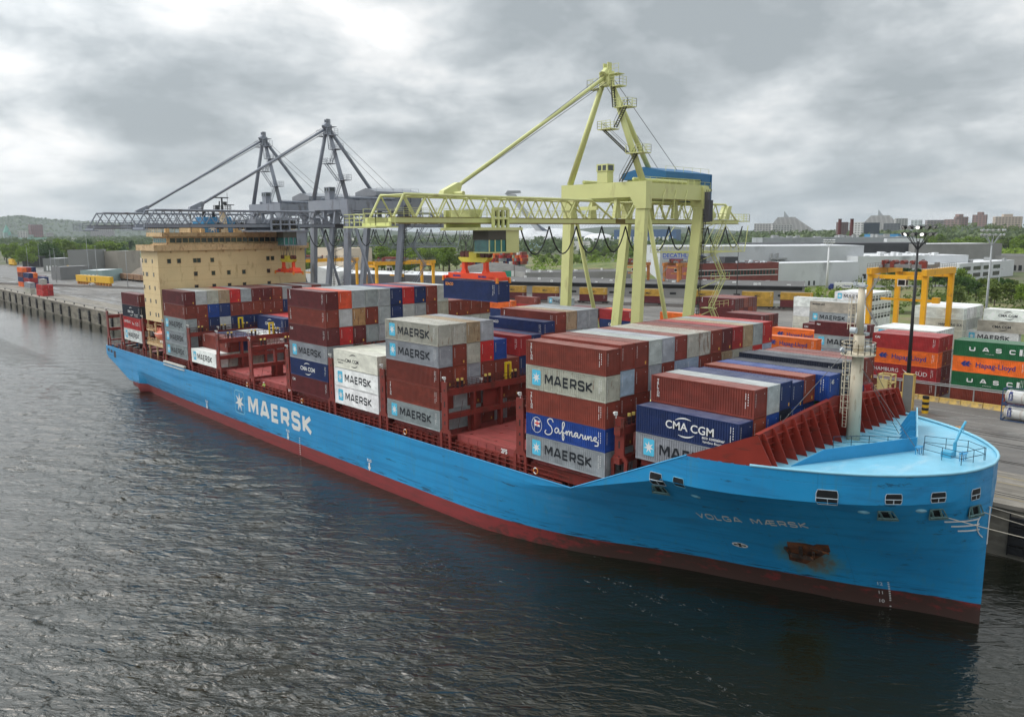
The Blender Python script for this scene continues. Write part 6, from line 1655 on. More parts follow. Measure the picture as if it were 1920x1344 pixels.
yard(1.6, 161.0, [('white', None, ''), ('white', star, 'with star'), ('taupe', lambda r, L, H: logo_cma(r, L, H, m=M_ink, size=.85), 'with arc mark'), ('white', lambda r, L, H: logo_cma(r, L, H, m=M_ink, size=.85), 'with arc mark')], 2, 'stack behind the grey lamp mast', others=['white', 'cream'], xs=[-5, -4, -1.2, 0])
yard(14.3, 161.0, [('cream', None, ''), ('white', None, ''), ('taupe', None, ''), ('cream', None, '')], 1, 'stack at the right edge of the photo')
yard(-71.6, 144.2, [('brown', None, ''), ('brown', None, ''), ('maroon', None, ''), ('maroon', lambda r, L, H: vtext(r, 'TEX', L, H, size=.6), '')], 5, 'block right of the stair tower', others=['brown', 'maroon', 'oxide'], door=True)
yard(-56.0, 133.6, [('brown', None, ''), ('maroon', None, ''), ('maroon', None, '')], 3, 'low block behind the red box', others=['maroon', 'brown'], door=True)
yard(-70.0, 122.0, [('brown', None, ''), ('brown', None, ''), ('orange', None, '')], 1, 'strip behind the cable reel')
yard(-101.0, 117.0, [('navy', None, ''), ('orange', None, ''), ('maroon', cai, '')], 2, 'stack behind the green crane leg', others=['maroon'])
yard(-88.3, 117.0, [('navy', None, ''), ('navy', logo_cma, 'with arc mark'), ('crimson', None, '')], 2, 'stack between the green crane legs', others=['orange'])
yard(-139.0, 117.0, [('navy', None, ''), ('navy', None, ''), ('orange', None, '')], 1, 'stack under the hanging box')
yard(-120.0, 128.0, [('maroon', None, ''), ('brown', None, '')], 2, 'low pair left of the green crane', others=['brown'])
yard(-167.0, 157.0, [('red', None, ''), ('brown', None, '')], 1, 'low pair behind the hanging box')
yard(-154.5, 163.0, [('white', None, ''), ('grey', star, 'with star')], 1, 'low pair near the green crane leg')
yard(-407.0, 41.0, [('red', None, ''), ('red', None, '')], 2, 'red pile on the far quay', others=['crimson', 'red'], hide=False)
yard(-401.0, 41.0, [('dirty grey', None, '')], 1, 'top of the red pile on the far quay', base=GZ+5.8, L=6.06)
yard(-432.0, 41.0, [('dirty grey', None, ''), ('grey', None, '')], 1, 'grey pair on the far quay', hide=False)
yard(-431.0, 47.5, [('navy', None, ''), ('navy', None, ''), ('navy', None, '')], 1, 'navy pile on the far quay')
yard(-498.0, 52.0, [('orange', None, ''), ('navy', None, ''), ('brown', None, ''), ('orange', None, '')], 3, 'leftmost pile on the far quay', others=['orange', 'navy', 'crimson', 'brown', 'orange'], hide=False)
yard(-484.0, 52.0, [('orange', None, ''), ('crimson', None, ''), ('navy', None, '')], 2, 'mixed pile on the far quay', others=['navy', 'crimson', 'orange'], hide=False)
yard(-505.0, 64.0, [('maroon', None, ''), ('maroon', None, '')], 1, 'maroon pair behind the leftmost pile', hide=False)
yard(-182.0, 66.0, [('grey', None, ''), ('grey', None, ''), ('grey', None, ''), ('grey', star, 'with star')], 1, 'tall grey stack beside the deckhouse', hide=False)
# railway with double stacked boxes, running aslant behind the yard
RA = math.atan2(42, 100); ru = (math.cos(RA), math.sin(RA))
def on_rail(t_, off=0.0): return -191.6+ru[0]*t_-ru[1]*off, 191.3+ru[1]*t_+ru[0]*off
mb = MB()
for off in (-5, -3.5, 0, 1.5, 5, 6.5):
    a = on_rail(-420, off); b = on_rail(190, off); mb.bar((a[0], a[1], GZ+.14), (b[0], b[1], GZ+.14), .1, .14)
struct('railway_track', mb, mat('rail_brown', (.07, .05, .04), .6, .2, 1))
msc = lambda r, L, H: small(r, 'MSC', 5.0, .8, 1.25, M_ink)
for k, (t_, top) in enumerate(((0, 'mustard'), (22.6, 'mustard'), (47.5, 'mustard'), (70.5, 'mustard'), (92.5, 'mustard'), (107.5, 'mustard'), (-16, 'mustard'))):
    x, y = on_rail(t_)
    bot = 'mustard' if k == 4 else 'maroon'
    nth = ('left of the thick green leg', 'right of the thick green leg', 'behind the rusty gantry', 'behind the farther green leg', 'left of the grey shed door', 'by the white reefers', 'behind the hanging box')[k]
    for q, (c, lg) in enumerate(((bot, None), (top, msc))):
        container(x, y, GZ+1.0+q*2.9, c, '%s container on the railway %s, %s of the pair' % (CN.get(c, c), nth, ('lower', 'upper')[q]), 'containers on rail wagons', logo=lg, rz=RA)
    w = thing('rail_wagon', 'low dark rail wagon carrying the stacked boxes '+nth, 'wagon', (x, y, GZ), RA, 'rail wagons')
    mb = MB(); mb.box((-1.0, .1, .55), (13.2, 2.3, .98)); part('bed', mb, flat('wagon_dark', (.04, .03, .028), .7), w)
    mb = MB()
    for xx in (-.2, 1.4, 10.8, 12.4):
        for yy in (.3, 1.9): mb.tube((xx, yy, .45), (xx, yy+.2, .45), .42, 8)
    part('wheel', mb, M_black, w)
_wa, _wb = bearing(150, 700), bearing(335, 530); _wr = math.atan2(_wb[1]-_wa[1], _wb[0]-_wa[0]); _wl = math.hypot(_wb[0]-_wa[0], _wb[1]-_wa[1])
for k in range(int(_wl/12)):
    x, y = _wa[0]+(_wb[0]-_wa[0])*k*12/_wl, _wa[1]+(_wb[1]-_wa[1])*k*12/_wl
    w = thing('hopper_wagon', 'rusty tan open wagon in the train beyond the empty quay, one of the string', 'wagon', (x, y, GZ), _wr, 'rusty wagons in the far train')
    mb = MB(); mb.prism([(0, 0, 1.2), (10.8, 0, 1.2), (11.2, 0, 4.6), (-.4, 0, 4.6)], (0, 3.0, 0)); part('body', mb, mat('wagon_tan_rust', (.27, .155, .085), .8, .3, .4, (.10, .05, .03), .4, (1, 1, 1)), w)
    mb = MB()
    for xx in (1, 2.6, 7.6, 9.2): mb.tube((xx, .2, .5), (xx, 2.4, .5), .48, 8)
    part('wheel', mb, M_black, w)
w = thing('locomotive', 'yellow shunting locomotive at the left end of the far rusty train', 'locomotive', (*bearing(138, 715), GZ), _wr)
mb = MB(); mb.box((0, 0, 1.0), (15, 3, 3.4)); mb.box((4, 0, 3.4), (11, 3, 7.2)); part('body', mb, M_yellow, w); mb = MB(); mb.box((4.3, -.04, 5), (10.6, 0, 6.4)); part('window', mb, M_glass, w)
mb = MB()
for xx in (1.5, 3.5, 11.5, 13.5): mb.tube((xx, .2, .5), (xx, 2.8, .5), .5, 8)
part('wheel', mb, M_black, w)
for x, y, s_, lab in ((-560, 92, 1.3, 'yellow long yard truck parked across the empty quay'),):
    pass
# yellow spreader bars stored on the quay and a small car
t_ = thing('stored_crane_beam', 'long yellow crane beam lying on trestles on the empty quay', 'crane beam', (-497, 84, GZ), R(8))
mb = MB(); mb.box((0, 0, 1.6), (46, 2.2, 5.6)); part('beam', mb, M_yellow, t_)
mb = MB()
for k in range(12): mb.prism([(1+k*3.8, .2, 0), (2.2+k*3.8, .2, 0), (1.8+k*3.8, .2, 1.6), (1.4+k*3.8, .2, 1.6)], (0, 1.8, 0))
part('trestle', mb, mat('trestle_orange', (.6, .25, .04), .6, .2, 1), t_)
mb = MB()
for xx in (15, 20, 26): mb.box((xx, -.03, 2.2), (xx+1.2, -.01, 4.6))
part('dark_panel', mb, flat('panel_brown', (.15, .09, .03), .6), t_)

def car(x, y, rz, col, label, cat='car', van=False, L=4.5, H=1.45, group='parked cars', z=GZ, name='parked_car'):
    r = thing(name, label, cat, (x, y, z), rz, group); m = mat('car_paint_'+'_'.join('%d' % int(c*99) for c in col), col, .25, .04, 1, spec=.6)
    W2 = .9 if not van else 1.05
    mb = MB()
    if van: prof = [(0, .35), (L, .35), (L, 1.0), (L-.5, 1.25), (L-1.1, H), (0, H)]
    else: prof = [(0, .3), (L, .3), (L, .72), (L-1.1, .86), (L-1.8, H), (1.1, H), (.4, .92), (0, .85)]
    mb.prism([(a, -W2, b) for a, b in prof], (0, 2*W2, 0)); part('body', mb, m, r)
    mb = MB()
    for s in (-1, 1): mb.face([(q[0], s*(W2+.01), q[1]) for q in ([(L-1.9, .92), (L-2.0, H-.1), (1.2, H-.1), (.8, .95)] if not van else [(L-1.3, 1.2), (L-1.3, H-.3), (L-2.2, H-.3), (L-2.2, 1.2)])][::s])
    mb.face([(L-1.12, -W2+.1, .9), (L-1.12, W2-.1, .9), (L-1.78, W2-.15, H-.05), (L-1.78, -W2+.15, H-.05)]) if not van else mb.face([(L-.42, -W2+.1, 1.28), (L-.42, W2-.1, 1.28), (L-1.08, W2-.15, H-.05), (L-1.08, -W2+.15, H-.05)])
    part('window', mb, M_glass, r)
    for xx in (.85, L-.85):
        for s in (-1, 1): mb = MB(); mb.tube((xx, s*(W2-.2), .33), (xx, s*(W2+.02), .33), .33, 10); part('wheel', mb, M_black, r)
    return r
if SMB.v:
    o = struct('shipping_containers', SMB, [mat('small_box_'+k.replace(' ', '_'), PAL[k], .6, .12, .4, (.12, .06, .04), .15, (1, 1, .3)) for k in sorted(PAL)], 'stuff'); tag(o, 'the smallest partly hidden containers glimpsed between the larger stacks', 'containers')
# ---- tank containers
for z, lab in ((GZ+.05, 'lower white tank container in a dark blue frame'), (GZ+2.75, 'upper white tank container in a dark blue frame')):
    r = thing('tank_container', lab, 'tank container', (27.6, 83.8, z), 0, 'tank containers')
    mb = MB(); fr = mat('tank_frame_blue', (.03, .07, .16), .5, .1, 1)
    for xx in (0, 5.93):
        for yy in (0, 2.31): mb.box((xx, yy, 0), (xx+.13, yy+.13, 2.6))
        mb.box((xx, .13, 0), (xx+.13, 2.31, .14)); mb.box((xx, .13, 2.46), (xx+.13, 2.31, 2.6)); mb.bar((xx+.06, .1, .1), (xx+.06, .8, .9), .1); mb.bar((xx+.06, 2.3, .1), (xx+.06, 1.6, .9), .1)
    for yy in (0, 2.31): mb.box((.13, yy, 0), (5.93, yy+.13, .15)); mb.box((.13, yy, 2.5), (5.93, yy+.13, 2.58))
    part('frame', mb, fr, r)
    rings = [(.25, 0, .55), (.4, 0, .95), (.75, 0, 1.14), (5.3, 0, 1.14), (5.65, 0, .95), (5.8, 0, .55)]
    mb = loft_x([(a, 1.3, c_, c_) for a, b, c_ in rings], 20); mb.v = [(p[0], p[1]+1.22, p[2]) for p in mb.v]; part('tank', mb, mat('tank_white', (.62, .62, .6), .35, .08, .8, (.4, .33, .25), .25, (3, 1, .4)), r, smooth=True)
    mb = MB()
    for k in range(6):
        a, b = R(170+10*k), R(180+10*k); mb.face([(1.0, 1.22+1.16*math.cos(a), 1.3+1.16*math.sin(a)*-1), (1.0, 1.22+1.16*math.cos(b), 1.3-1.16*math.sin(b)), (1.45, 1.22+1.16*math.cos(b), 1.3-1.16*math.sin(b)), (1.45, 1.22+1.16*math.cos(a), 1.3-1.16*math.sin(a))])
    mb.box((.95, .02, .75), (1.5, .06, 1.95)); part('name_panel', mb, M_navyink, r)
    link('lettering', tmesh('TANK', .4, M_whiteink, bold=.01), r, (1.38, .0, .82), (0, R(-90), 0))
    mb = MB(); mb.tube((3.0, 1.22, 2.4), (3.0, 1.22, 2.55), .35, 10); mb.box((1.5, .9, 2.48), (5, 1.1, 2.5)); part('walkway', mb, M_steel, r)
# ---- yellow concrete barriers and pipe guard rail on posts
for k in range(9):
    r = link('concrete_barrier', None) if False else None
    mb = MB(); mb.prism([(0, -.35, 0), (0, .35, 0), (0, .2, .45), (0, .14, .95), (0, -.14, .95), (0, -.2, .45)], (3.55, 0, 0))
    o = link('concrete_barrier', mb.mesh('concrete_barrier', M_barrier), None, (8.2+k*3.65, 91.6-(.0), GZ), (0, 0, R(rnd.uniform(-1.2, 1.2))))
    tag(o, 'worn yellow concrete barrier in front of the bottom brown boxes, %s from the left' % ORD[k].replace('outermost', 'first'), 'barrier', 'yellow barriers along the yard')
gr_ = thing('pipe_guard_rail', 'long grey pipe guard rail on round posts behind the yellow barriers', 'guard rail', (0, 91.0, GZ))
mb = MB(); mb.tube((-12, .9, 3.1), (42, .9, 3.1), .13, 8); mb.tube((-12, .9, 3.45), (42, .9, 3.45), .09, 8); part('rail', mb, M_steel, gr_)
for k in range(9): mb = MB(); mb.tube((-11+k*6.4, .9, 0), (-11+k*6.4, .9, 3.0), .13, 7); part('post', mb, M_steel, gr_)
# ---- gatehouse scaffold by the gangway: yellow frame tower with striped pads
g_ = thing('access_tower', 'pale yellow steel access tower with black striped bumpers beside the bow', 'access tower', (9.2, 78.5, GZ))
mb = MB()
for xx in (0, 2.2):
    for yy in (0, 2.2): mb.box((xx, yy, .0), (xx+.22, yy+.22, 6.2))
for z in (1.2, 3.0, 4.6, 6.0): mb.box((0, 0, z), (2.4, .2, z+.2)); mb.box((0, 2.2, z), (2.4, 2.4, z+.2)); mb.box((0, 0, z), (.2, 2.4, z+.2)); mb.box((2.2, 0, z), (2.4, 2.4, z+.2))
mb.box((.4, -.3, 2.2), (1.9, .1, 5.4)); mb.rail([(-.2, -.2, 3.2), (2.6, -.2, 3.2)], 1, .06, .8, 2)
part('frame', mb, mat('tower_pale_yellow', (.62, .5, .22), .6, .15, 1, (.3, .2, .1), .3, (1, 1, 1)), g_)
for X, Z in ((-1.6, .2), (3.0, .2), (0.6, -.0)):
    mb = MB()
    for k in range(6): mb.m = k % 2; mb.box((X, -.9, Z+k*.38), (X+1.5, -.3, Z+(k+1)*.38))
    part('striped_pad', mb, [M_yellow, M_black], g_)
sg = thing('cabinet', 'tall grey steel switch cabinet with pale edge beside the yellow tower', 'cabinet', (13.6, 78.8, GZ))
mb = MB(); mb.box((0, 0, .1), (1.6, .8, 6.6)); part('body', mb, mat('cabinet_grey', (.17, .17, .165), .6, .1, 1), sg); mb = MB(); mb.box((-.12, -.05, .1), (0, .85, 6.8)); mb.box((1.6, -.05, .1), (1.72, .85, 6.8)); mb.box((-.12, -.05, 6.6), (1.72, .85, 6.75)); part('edge_trim', mb, M_barrier, sg)
mb = MB()
for k in range(6): mb.m = k % 2; mb.tube((0, 0, k*.5), (0, 0, (k+1)*.5), .55, 10)
o = link('striped_post', mb.mesh('striped_post', [M_yellow, M_black]), None, (16.9, 80.5, GZ)); tag(o, 'thick yellow and black striped post right of the grey cabinet', 'bollard')
pal = thing('pallet_rack', 'rusty orange rack of stacked pallets and frames left of the yellow tower', 'rack', (-1.5, 79.5, GZ))
mb = MB()
for k in range(7):
    for z in range(6): mb.box((k*1.35, rnd.uniform(-.2, .3), z*.95), (k*1.35+1.1, 1.2, z*.95+.14)); 
    mb.box((k*1.35-.1, 0, 0), (k*1.35, .15, 5.4))
part('shelf', mb, mat('rack_rust_orange', (.42, .13, .06), .7, .3, 1.5), pal)
mb = MB()
for k in range(26): X = rnd.uniform(0, 8.5); Z = int(rnd.uniform(0, 5))*.95+.15; mb.box((X, .1, Z), (X+rnd.uniform(.4, 1.0), 1.0, Z+rnd.uniform(.3, .7)))
part('load', mb, mat('rack_load_brown', (.17, .10, .08), .8, .35, 1.2), pal)

# ---- lamp masts
def lamp_mast(x, y, h, m, label, head=1.0, lit=()):
    r = thing('lamp_mast', label, 'lamp mast', (x, y, GZ), 0, None)
    th_ = 1.9 if m is M_lampwhite else 1; mb = MB(); mb.tube((0, 0, 0), (0, 0, h-3*head), .42*th_ if head > .6 else .2, 8, r2=.2*th_ if head > .6 else .1); part('pole', mb, m, r, smooth=True)
    if head > .6:
        mb = MB(); z = h-3.2
        for k in range(8): a = R(45*k+10); mb.bar((0, 0, h-4.6), (2.3*math.cos(a), 2.3*math.sin(a), z+1.6), .1)
        for q in (1.6, 2.8): mb.path([(2.4*math.cos(R(30*k)), 2.4*math.sin(R(30*k)), z+q) for k in range(13)], .09, 4)
        part('head_frame', mb, m, r)
        lm = MB(); lm.tube((0, 0, 0), (.38, 0, -.25), .2, 8, r2=.36); me = lm.mesh('floodlight', [m])
        lf = MB(); lf.tube((.38, 0, -.26), (.42, 0, -.29), .33, 10)
        lme = lf.mesh('lamp_glass', mat('lamp_glass', (.5, .5, .48), .3, .1, 1))
        for k in range(12):
            for q in (0, 1):
                a = R(30*k+15*q); o = link('floodlight', me, r, (2.45*math.cos(a), 2.45*math.sin(a), z+1.7+1.2*q), (0, 0, a))
                link('lamp_glass', lme if (k, q) not in lit else LIT, o)
    else:
        mb = MB(); mb.bar((-1.4*head*2, 0, h-.3), (1.4*head*2, 0, h-.3), .12); mb.box((-1.7*head*2, -.2, h-.4), (-1.0*head*2, .2, h-.1)); mb.box((1.0*head*2, -.2, h-.4), (1.7*head*2, .2, h-.1)); part('lamp_head', mb, m, r)
    return r
ml = bpy.data.materials.new('lit_lamp'); ml.use_nodes = True; e_ = ml.node_tree.nodes['Principled BSDF']; e_.inputs['Emission Color'].default_value = (1, .97, .9, 1); e_.inputs['Emission Strength'].default_value = 1.2
lf = MB(); lf.tube((.38, 0, -.26), (.42, 0, -.29), .34, 10); LIT = lf.mesh('lamp_glass', ml)
M_lampblack = flat('lamp_mast_black', (.02, .02, .022), .5); M_lampgrey = mat('lamp_mast_grey', (.33, .35, .36), .5, .1, .5); M_lampwhite = mat('lamp_mast_white', (.66, .67, .68), .5, .06, .5)
lamp_mast(11.0, 88.0, 32.4, M_lampblack, 'tall black lamp mast with crown of floodlights, three lit', lit=((9, 1), (10, 0), (8, 0)))
lamp_mast(-2.6, 177.6, 31.6, M_lampgrey, 'slender grey lamp mast at the far right of the yard')
lamp_mast(-126.7, 346, 26.5, M_lampwhite, 'thick white lamp mast in front of the long pale warehouse')
lamp_mast(-236.5, 190, 30.0, M_lampblack, 'black lamp mast left of the hanging container, among the grey crane cables')
lamp_mast(-108.0, 226.0, 29.5, M_lampblack, 'thin black lamp mast right of the green crane stair tower', head=.5)
x_, y_ = bearing(965, 480); lamp_mast(x_, y_, 27, M_lampblack, 'thin black lamp mast right of the hoisted navy container', head=.5)
for k, (u, D, h) in enumerate(((13, 900, 22), (32, 1100, 24), (70, 760, 22), (75, 1000, 22), (92, 880, 22), (112, 660, 20), (120, 600, 22), (138, 690, 17), (181, 620, 32), (196, 560, 24), (251, 520, 22), (1232, 480, 16), (1200, 520, 15), (1305, 500, 14), (1860, 420, 14))):
    x_, y_ = bearing(u, D); lamp_mast(x_, y_, h, M_lampgrey, 'slim grey lamp post %s' % ('in the distance beyond the quay' if u < 400 else 'standing by the road beyond the yard'), head=.35)['group'] = 'distant lamp posts left' if u < 400 else 'distant lamp posts right'

# ================================================================== buildings
def clad(name, c, var=.08): return mat(name, c, .75, var, .06, (c[0]*.6, c[1]*.6, c[2]*.6), .15, (.05, .05, .02))
M_clad = clad('pale_cladding', (.50, .52, .54)); M_clad2 = clad('white_cladding', (.60, .62, .64)); M_roofw = mat('white_flat_roof', (.66, .67, .68), .7, .1, .03, (.35, .35, .34), .3, (.05, .3, 1)); M_roofg = mat('grey_flat_roof', (.115, .112, .108), .8, .18, .05)
M_brick = mat('red_brick', (.20, .055, .045), .85, .15, .3); M_conc2 = mat('shed_concrete', (.27, .265, .255), .85, .15, .08); M_roofd = mat('dark_roof', (.07, .072, .078), .7, .15, .05)
def building(ua, da, ub, db, depth, z1, wall_m, roof_m, label, name='warehouse', cat='building', z0=GZ-.1, group=None, parapet=.6):
    ax, ay = bearing(ua, da); bx_, by_ = bearing(ub, db); L = math.hypot(bx_-ax, by_-ay); rz = math.atan2(by_-ay, bx_-ax)
    r = thing(name, label, cat, (ax, ay, z0), rz, group); h = z1-z0
    mb = MB(); mb.box((0, 0, 0), (L, depth, h-.02)); part('wall', mb, wall_m, r)
    mb = MB(); mb.box((.25, .25, h-.02), (L-.25, depth-.25, h+.05)); mb.m = 1
    if parapet:
        mb.box((0, -.03, h-.3), (L, .22, h+parapet)); mb.box((0, depth-.22, h-.3), (L, depth+.03, h+parapet)); mb.box((-.03, .22, h-.3), (.22, depth-.22, h+parapet)); mb.box((L-.22, .22, h-.3), (L+.03, depth-.22, h+parapet))
    part('roof', mb, [roof_m, wall_m], r)
    r['L'] = L; r['H'] = h; r['D'] = depth
    return r
def windows(r, n, x0, x1, z0, z1, frac=.6, m=None, nm='window', face='front'):
    m = m or M_glass; w = (x1-x0)/n
    mb = MB(); mb.box((0, -.06, 0), (w*frac, .02, z1-z0)); me = mb.mesh(nm, m)
    for k in range(n):
        if face == 'front': link(nm, me, r, (x0+w*(k+(1-frac)/2), 0, z0))
        else: link(nm, me, r, (r['L'], x0+w*(k+(1-frac)/2), z0), (0, 0, R(90)))
def roof_units(r, n, s=1.0, m=None, seed=1):
    q = random.Random(seed); mb = MB(); L, H, D = r['L'], r['H'], r['D']
    for k in range(n):
        x, y = q.uniform(1, L-4), q.uniform(1, D-4); a, b, c = q.uniform(.8, 3)*s, q.uniform(.8, 3)*s, q.uniform(.5, 1.6)*s; mb.box((x, y, H+.05), (x+a, y+b, H+.05+c))
    part('roof_vents', mb, m or M_steel, r)
w1 = building(1233, 520, 1607, 560, 70, 26.9, M_clad, M_roofw, 'huge windowless pale grey warehouse with blue shop lettering at its left end')
link('lettering', tmesh('DECATHLON', 3.6, M_blueink, bold=.05), w1, (1.6, -.08, 14.6)); link('lettering', tmesh('.ca', 2.6, M_blueink, bold=.04), w1, (24.6, -.08, 14.6)); mb = MB(); mb.box((2, -.07, 13.7), (26, -.04, 14.0)); part('underline', mb, M_blueink, w1)
mb = MB(); mb.box((70, -2.5, 0), (71, -1.5, 17)); mb.box((74, -2.5, 0), (75, -1.5, 17))
for k in range(8): mb.bar((70.5, -2, 1+k*2), (74.5, -2, 3+k*2), .3)
mb.box((70, -4, 13), (80, -.1, 14)); mb.box((76, -3, 8), (82, -.1, 12)); part('ductwork', mb, M_steel, w1)
w2 = building(1597, 545, 1800, 590, 60, 20.5, M_clad2, M_roofw, 'low white warehouse with white roof right of the huge pale one'); roof_units(w2, 26, 1.3, M_roofw, 3); windows(w2, 8, 2, 50, 1, 4, .4, M_dark, 'door')
b3 = building(1285, 440, 1452, 470, 26, 19.6, M_brick, M_roofd, 'two storey red brick factory with bands of white framed windows', 'brick_factory', parapet=.3)
mb = MB()
for z in (9.9, 6.9): mb.box((.5, -.08, z), (b3['L']-.5, -.02, z+.35))
part('window_band', mb, M_white, b3); windows(b3, 26, 2, b3['L']-2, 7.3, 9.8, .72, M_glass); windows(b3, 9, 4, b3['L']-4, 1.2, 4.0, .5, M_clad2, 'loading_door')
mb = MB(); mb.box((6, 5, 13.5), (14, 11, 17.5)); mb.box((26, 6, 13.5), (34, 12, 17)); mb.box((0, 2, 13.4), (36, 3, 14)); part('roof_plant', mb, M_roofd, b3); roof_units(b3, 14, .8, M_clad2, 5)
b4 = building(1452, 470, 1600, 505, 20, 19.0, M_clad2, M_roofw, 'white lower wing between the brick factory and the pale warehouse', parapet=.3); windows(b4, 7, 2, 26, .5, 3, .35, M_dark, 'door')
b5 = building(905, 415, 1502, 385, 42, 12.2, M_conc2, M_roofg, 'long low grey concrete shed with dark roof behind the railway', 'shed', parapet=0)
mb = MB(); mb.box((-1, -1.2, 6.0), (b5['L']+1, -.02, 6.35)); part('eaves', mb, M_roofd, b5); mb = MB(); mb.box((1, -.05, 4.3), (b5['L']-1, -.02, 5.9)); part('dark_clerestory', mb, M_dark, b5); windows(b5, 15, 5, b5['L']-5, 1.4, 2.4, .3, M_dark); roof_units(b5, 22, .7, M_white, 8)
b6 = building(985, 480, 1180, 500, 30, 12.8, M_conc2, M_roofg, 'flat grey building behind the long shed, left of the rusty gantries', 'shed', parapet=.3); roof_units(b6, 8, 1, M_white, 9)
b6b = building(560, 500, 900, 430, 34, 14.0, clad('dark_shed_wall', (.10, .10, .105)), M_roofw, 'dark walled shed with pale roof seen between the grey crane legs', 'shed', parapet=0); roof_units(b6b, 20, 1, M_white, 10)
b7 = building(1785, 560, 1885, 640, 24, 16.2, M_clad2, M_roofw, 'white three storey office block with wide dark windows at far right', 'office_block', parapet=.5); windows(b7, 4, 3, b7['L']*.75, 6.0, 8.4, .72, M_glass); windows(b7, 4, 3, b7['L']*.75, 1.6, 4.2, .72, M_glass); roof_units(b7, 6, 1.5, M_steel, 12)
b8 = building(1800, 700, 1990, 690, 60, 17.5, M_conc2, M_roofg, 'long grey flat roofed depot with loading doors at the right edge', 'depot', parapet=.3); windows(b8, 16, 4, b8['L']-4, 1, 5, .6, M_dark, 'loading_door')
b9 = building(1700, 660, 1860, 700, 40, 26.5, M_conc2, M_roofw, 'wide grey shed with stepped white roof behind the office block', 'depot', parapet=.3)
b10 = building(1385, 640, 1720, 670, 40, 27.5, clad('charcoal_cladding', (.05, .052, .058)), M_roofd, 'charcoal long building above the white warehouse roofs', 'warehouse', parapet=0)
b11 = building(1420, 800, 1700, 860, 30, 29.5, clad('mixed_cladding', (.34, .36, .38)), M_roofw, 'low mixed industrial block under the two red chimneys', 'warehouse'); roof_units(b11, 20, 2.2, M_steel, 13)
for u0, u1, D, lab in ((1618, 1650, 900, 'bright blue box building under the tower blocks, the left one'), (1668, 1684, 900, 'bright blue box building under the tower blocks, the right one')):
    building(u0, D, u1, D+10, 12, 32, mat('blue_sheet', (.05, .22, .42), .6, .08, .1), M_roofd, lab, 'blue_shed')
b12 = building(1648, 800, 1716, 805, 18, 28.5, M_clad2, M_roofw, 'long white block with dark slots behind the black lamp mast', 'warehouse'); windows(b12, 6, 3, b12['L']-3, 15, 19, .4, M_dark)
b13 = building(598, 560, 652, 520, 20, 27, clad('beige_block', (.55, .47, .36)), M_roofw, 'beige block seen between the legs of the farther grey crane', 'warehouse')
t3 = building(566, 480, 642, 470, 22, 15.5, M_white, M_white, 'white storage tent behind the deckhouse corner', 'storage_tent', parapet=0); mb = MB(); L_ = t3['L']; mb.prism([(0, -.1, 9.2), (L_, -.1, 9.2), (L_*.5, -.1, 12.0)], (0, 22, 0)); part('peak', mb, M_white, t3)
for k, (u0, u1, D, z, c, lab) in enumerate(((112, 128, 640, 15, (.20, .20, .2), 'low grey shed beside the far quay road'), (145, 183, 680, 25.5, (.23, .235, .225), 'square weathered grey silo block beyond the train'), (183, 212, 700, 23, (.055, .06, .065), 'dark hall with white doors right of the grey silo block'), (212, 236, 690, 24, (.36, .33, .28), 'pale broken concrete building right of the dark hall'), (60, 112, 900, 16, (.07, .07, .07), 'dark retaining wall under the green trees'), (98, 128, 780, 17, (.2, .21, .2), 'grey shed row left of the silo block'), (165, 205, 600, 13.5, (.3, .42, .42), 'green and white machinery shelter by the train'))):
    bb = building(u0, D, u1, D-8, 24, z, clad('far_quay_wall_%s' % 'abcdefg'[k], c), M_roofd if k in (1, 2, 4) else M_roofw, lab, 'industrial_building', parapet=.3)
    if k in (2, 5, 6): windows(bb, 4, 2, bb['L']-2, 1, 5, .55, M_white, 'door')
tt = thing('salt_pile', 'pale sand coloured mound with a fence beside the deckhouse corner', 'mound', (*bearing(248, 720), GZ))
mb = MB(); q = random.Random(3); n = 18
for j in range(5):
    for k in range(n):
        a, b = R(360*k/n), R(360*(k+1)/n); r0, r1 = 30*(1-j/5), 30*(1-(j+1)/5); z0, z1 = 15*math.sin(j/5*1.5), 15*math.sin((j+1)/5*1.5)
        mb.face([(r0*math.cos(a), r0*math.sin(a), z0), (r0*math.cos(b), r0*math.sin(b), z0), (r1*math.cos(b), r1*math.sin(b), z1), (r1*math.cos(a), r1*math.sin(a), z1)])
part('mound', mb, mat('pale_sand', (.5, .42, .34), .9, .15, .1), tt, smooth=True)
# pile of far containers: too many and too small to tell apart
mb = MB(); q = random.Random(8); cols = ['crimson', 'orange', 'brown', 'oxide', 'red', 'grey', 'white', 'navy']
pm = [mat('far_box_'+c.replace(' ', '_'), PAL[c], .6, .08, .3) for c in cols]
for k in range(46):
    for t_ in range(5):
        if q.random() < (.15 + .1*t_): continue
        x, y = bearing(866+k*2.5, 705+q.uniform(0, 6)); mb.m = q.choice([0, 0, 1, 1, 2, 3, 4, 5, 6, 7]); mb.box((x, y, GZ+t_*2.7), (x+2.4, y+6, GZ+t_*2.7+2.6))
o = struct('container_pile', mb, pm, 'stuff'); tag(o, 'far pile of small red and orange containers beyond the hoisted box', 'containers')

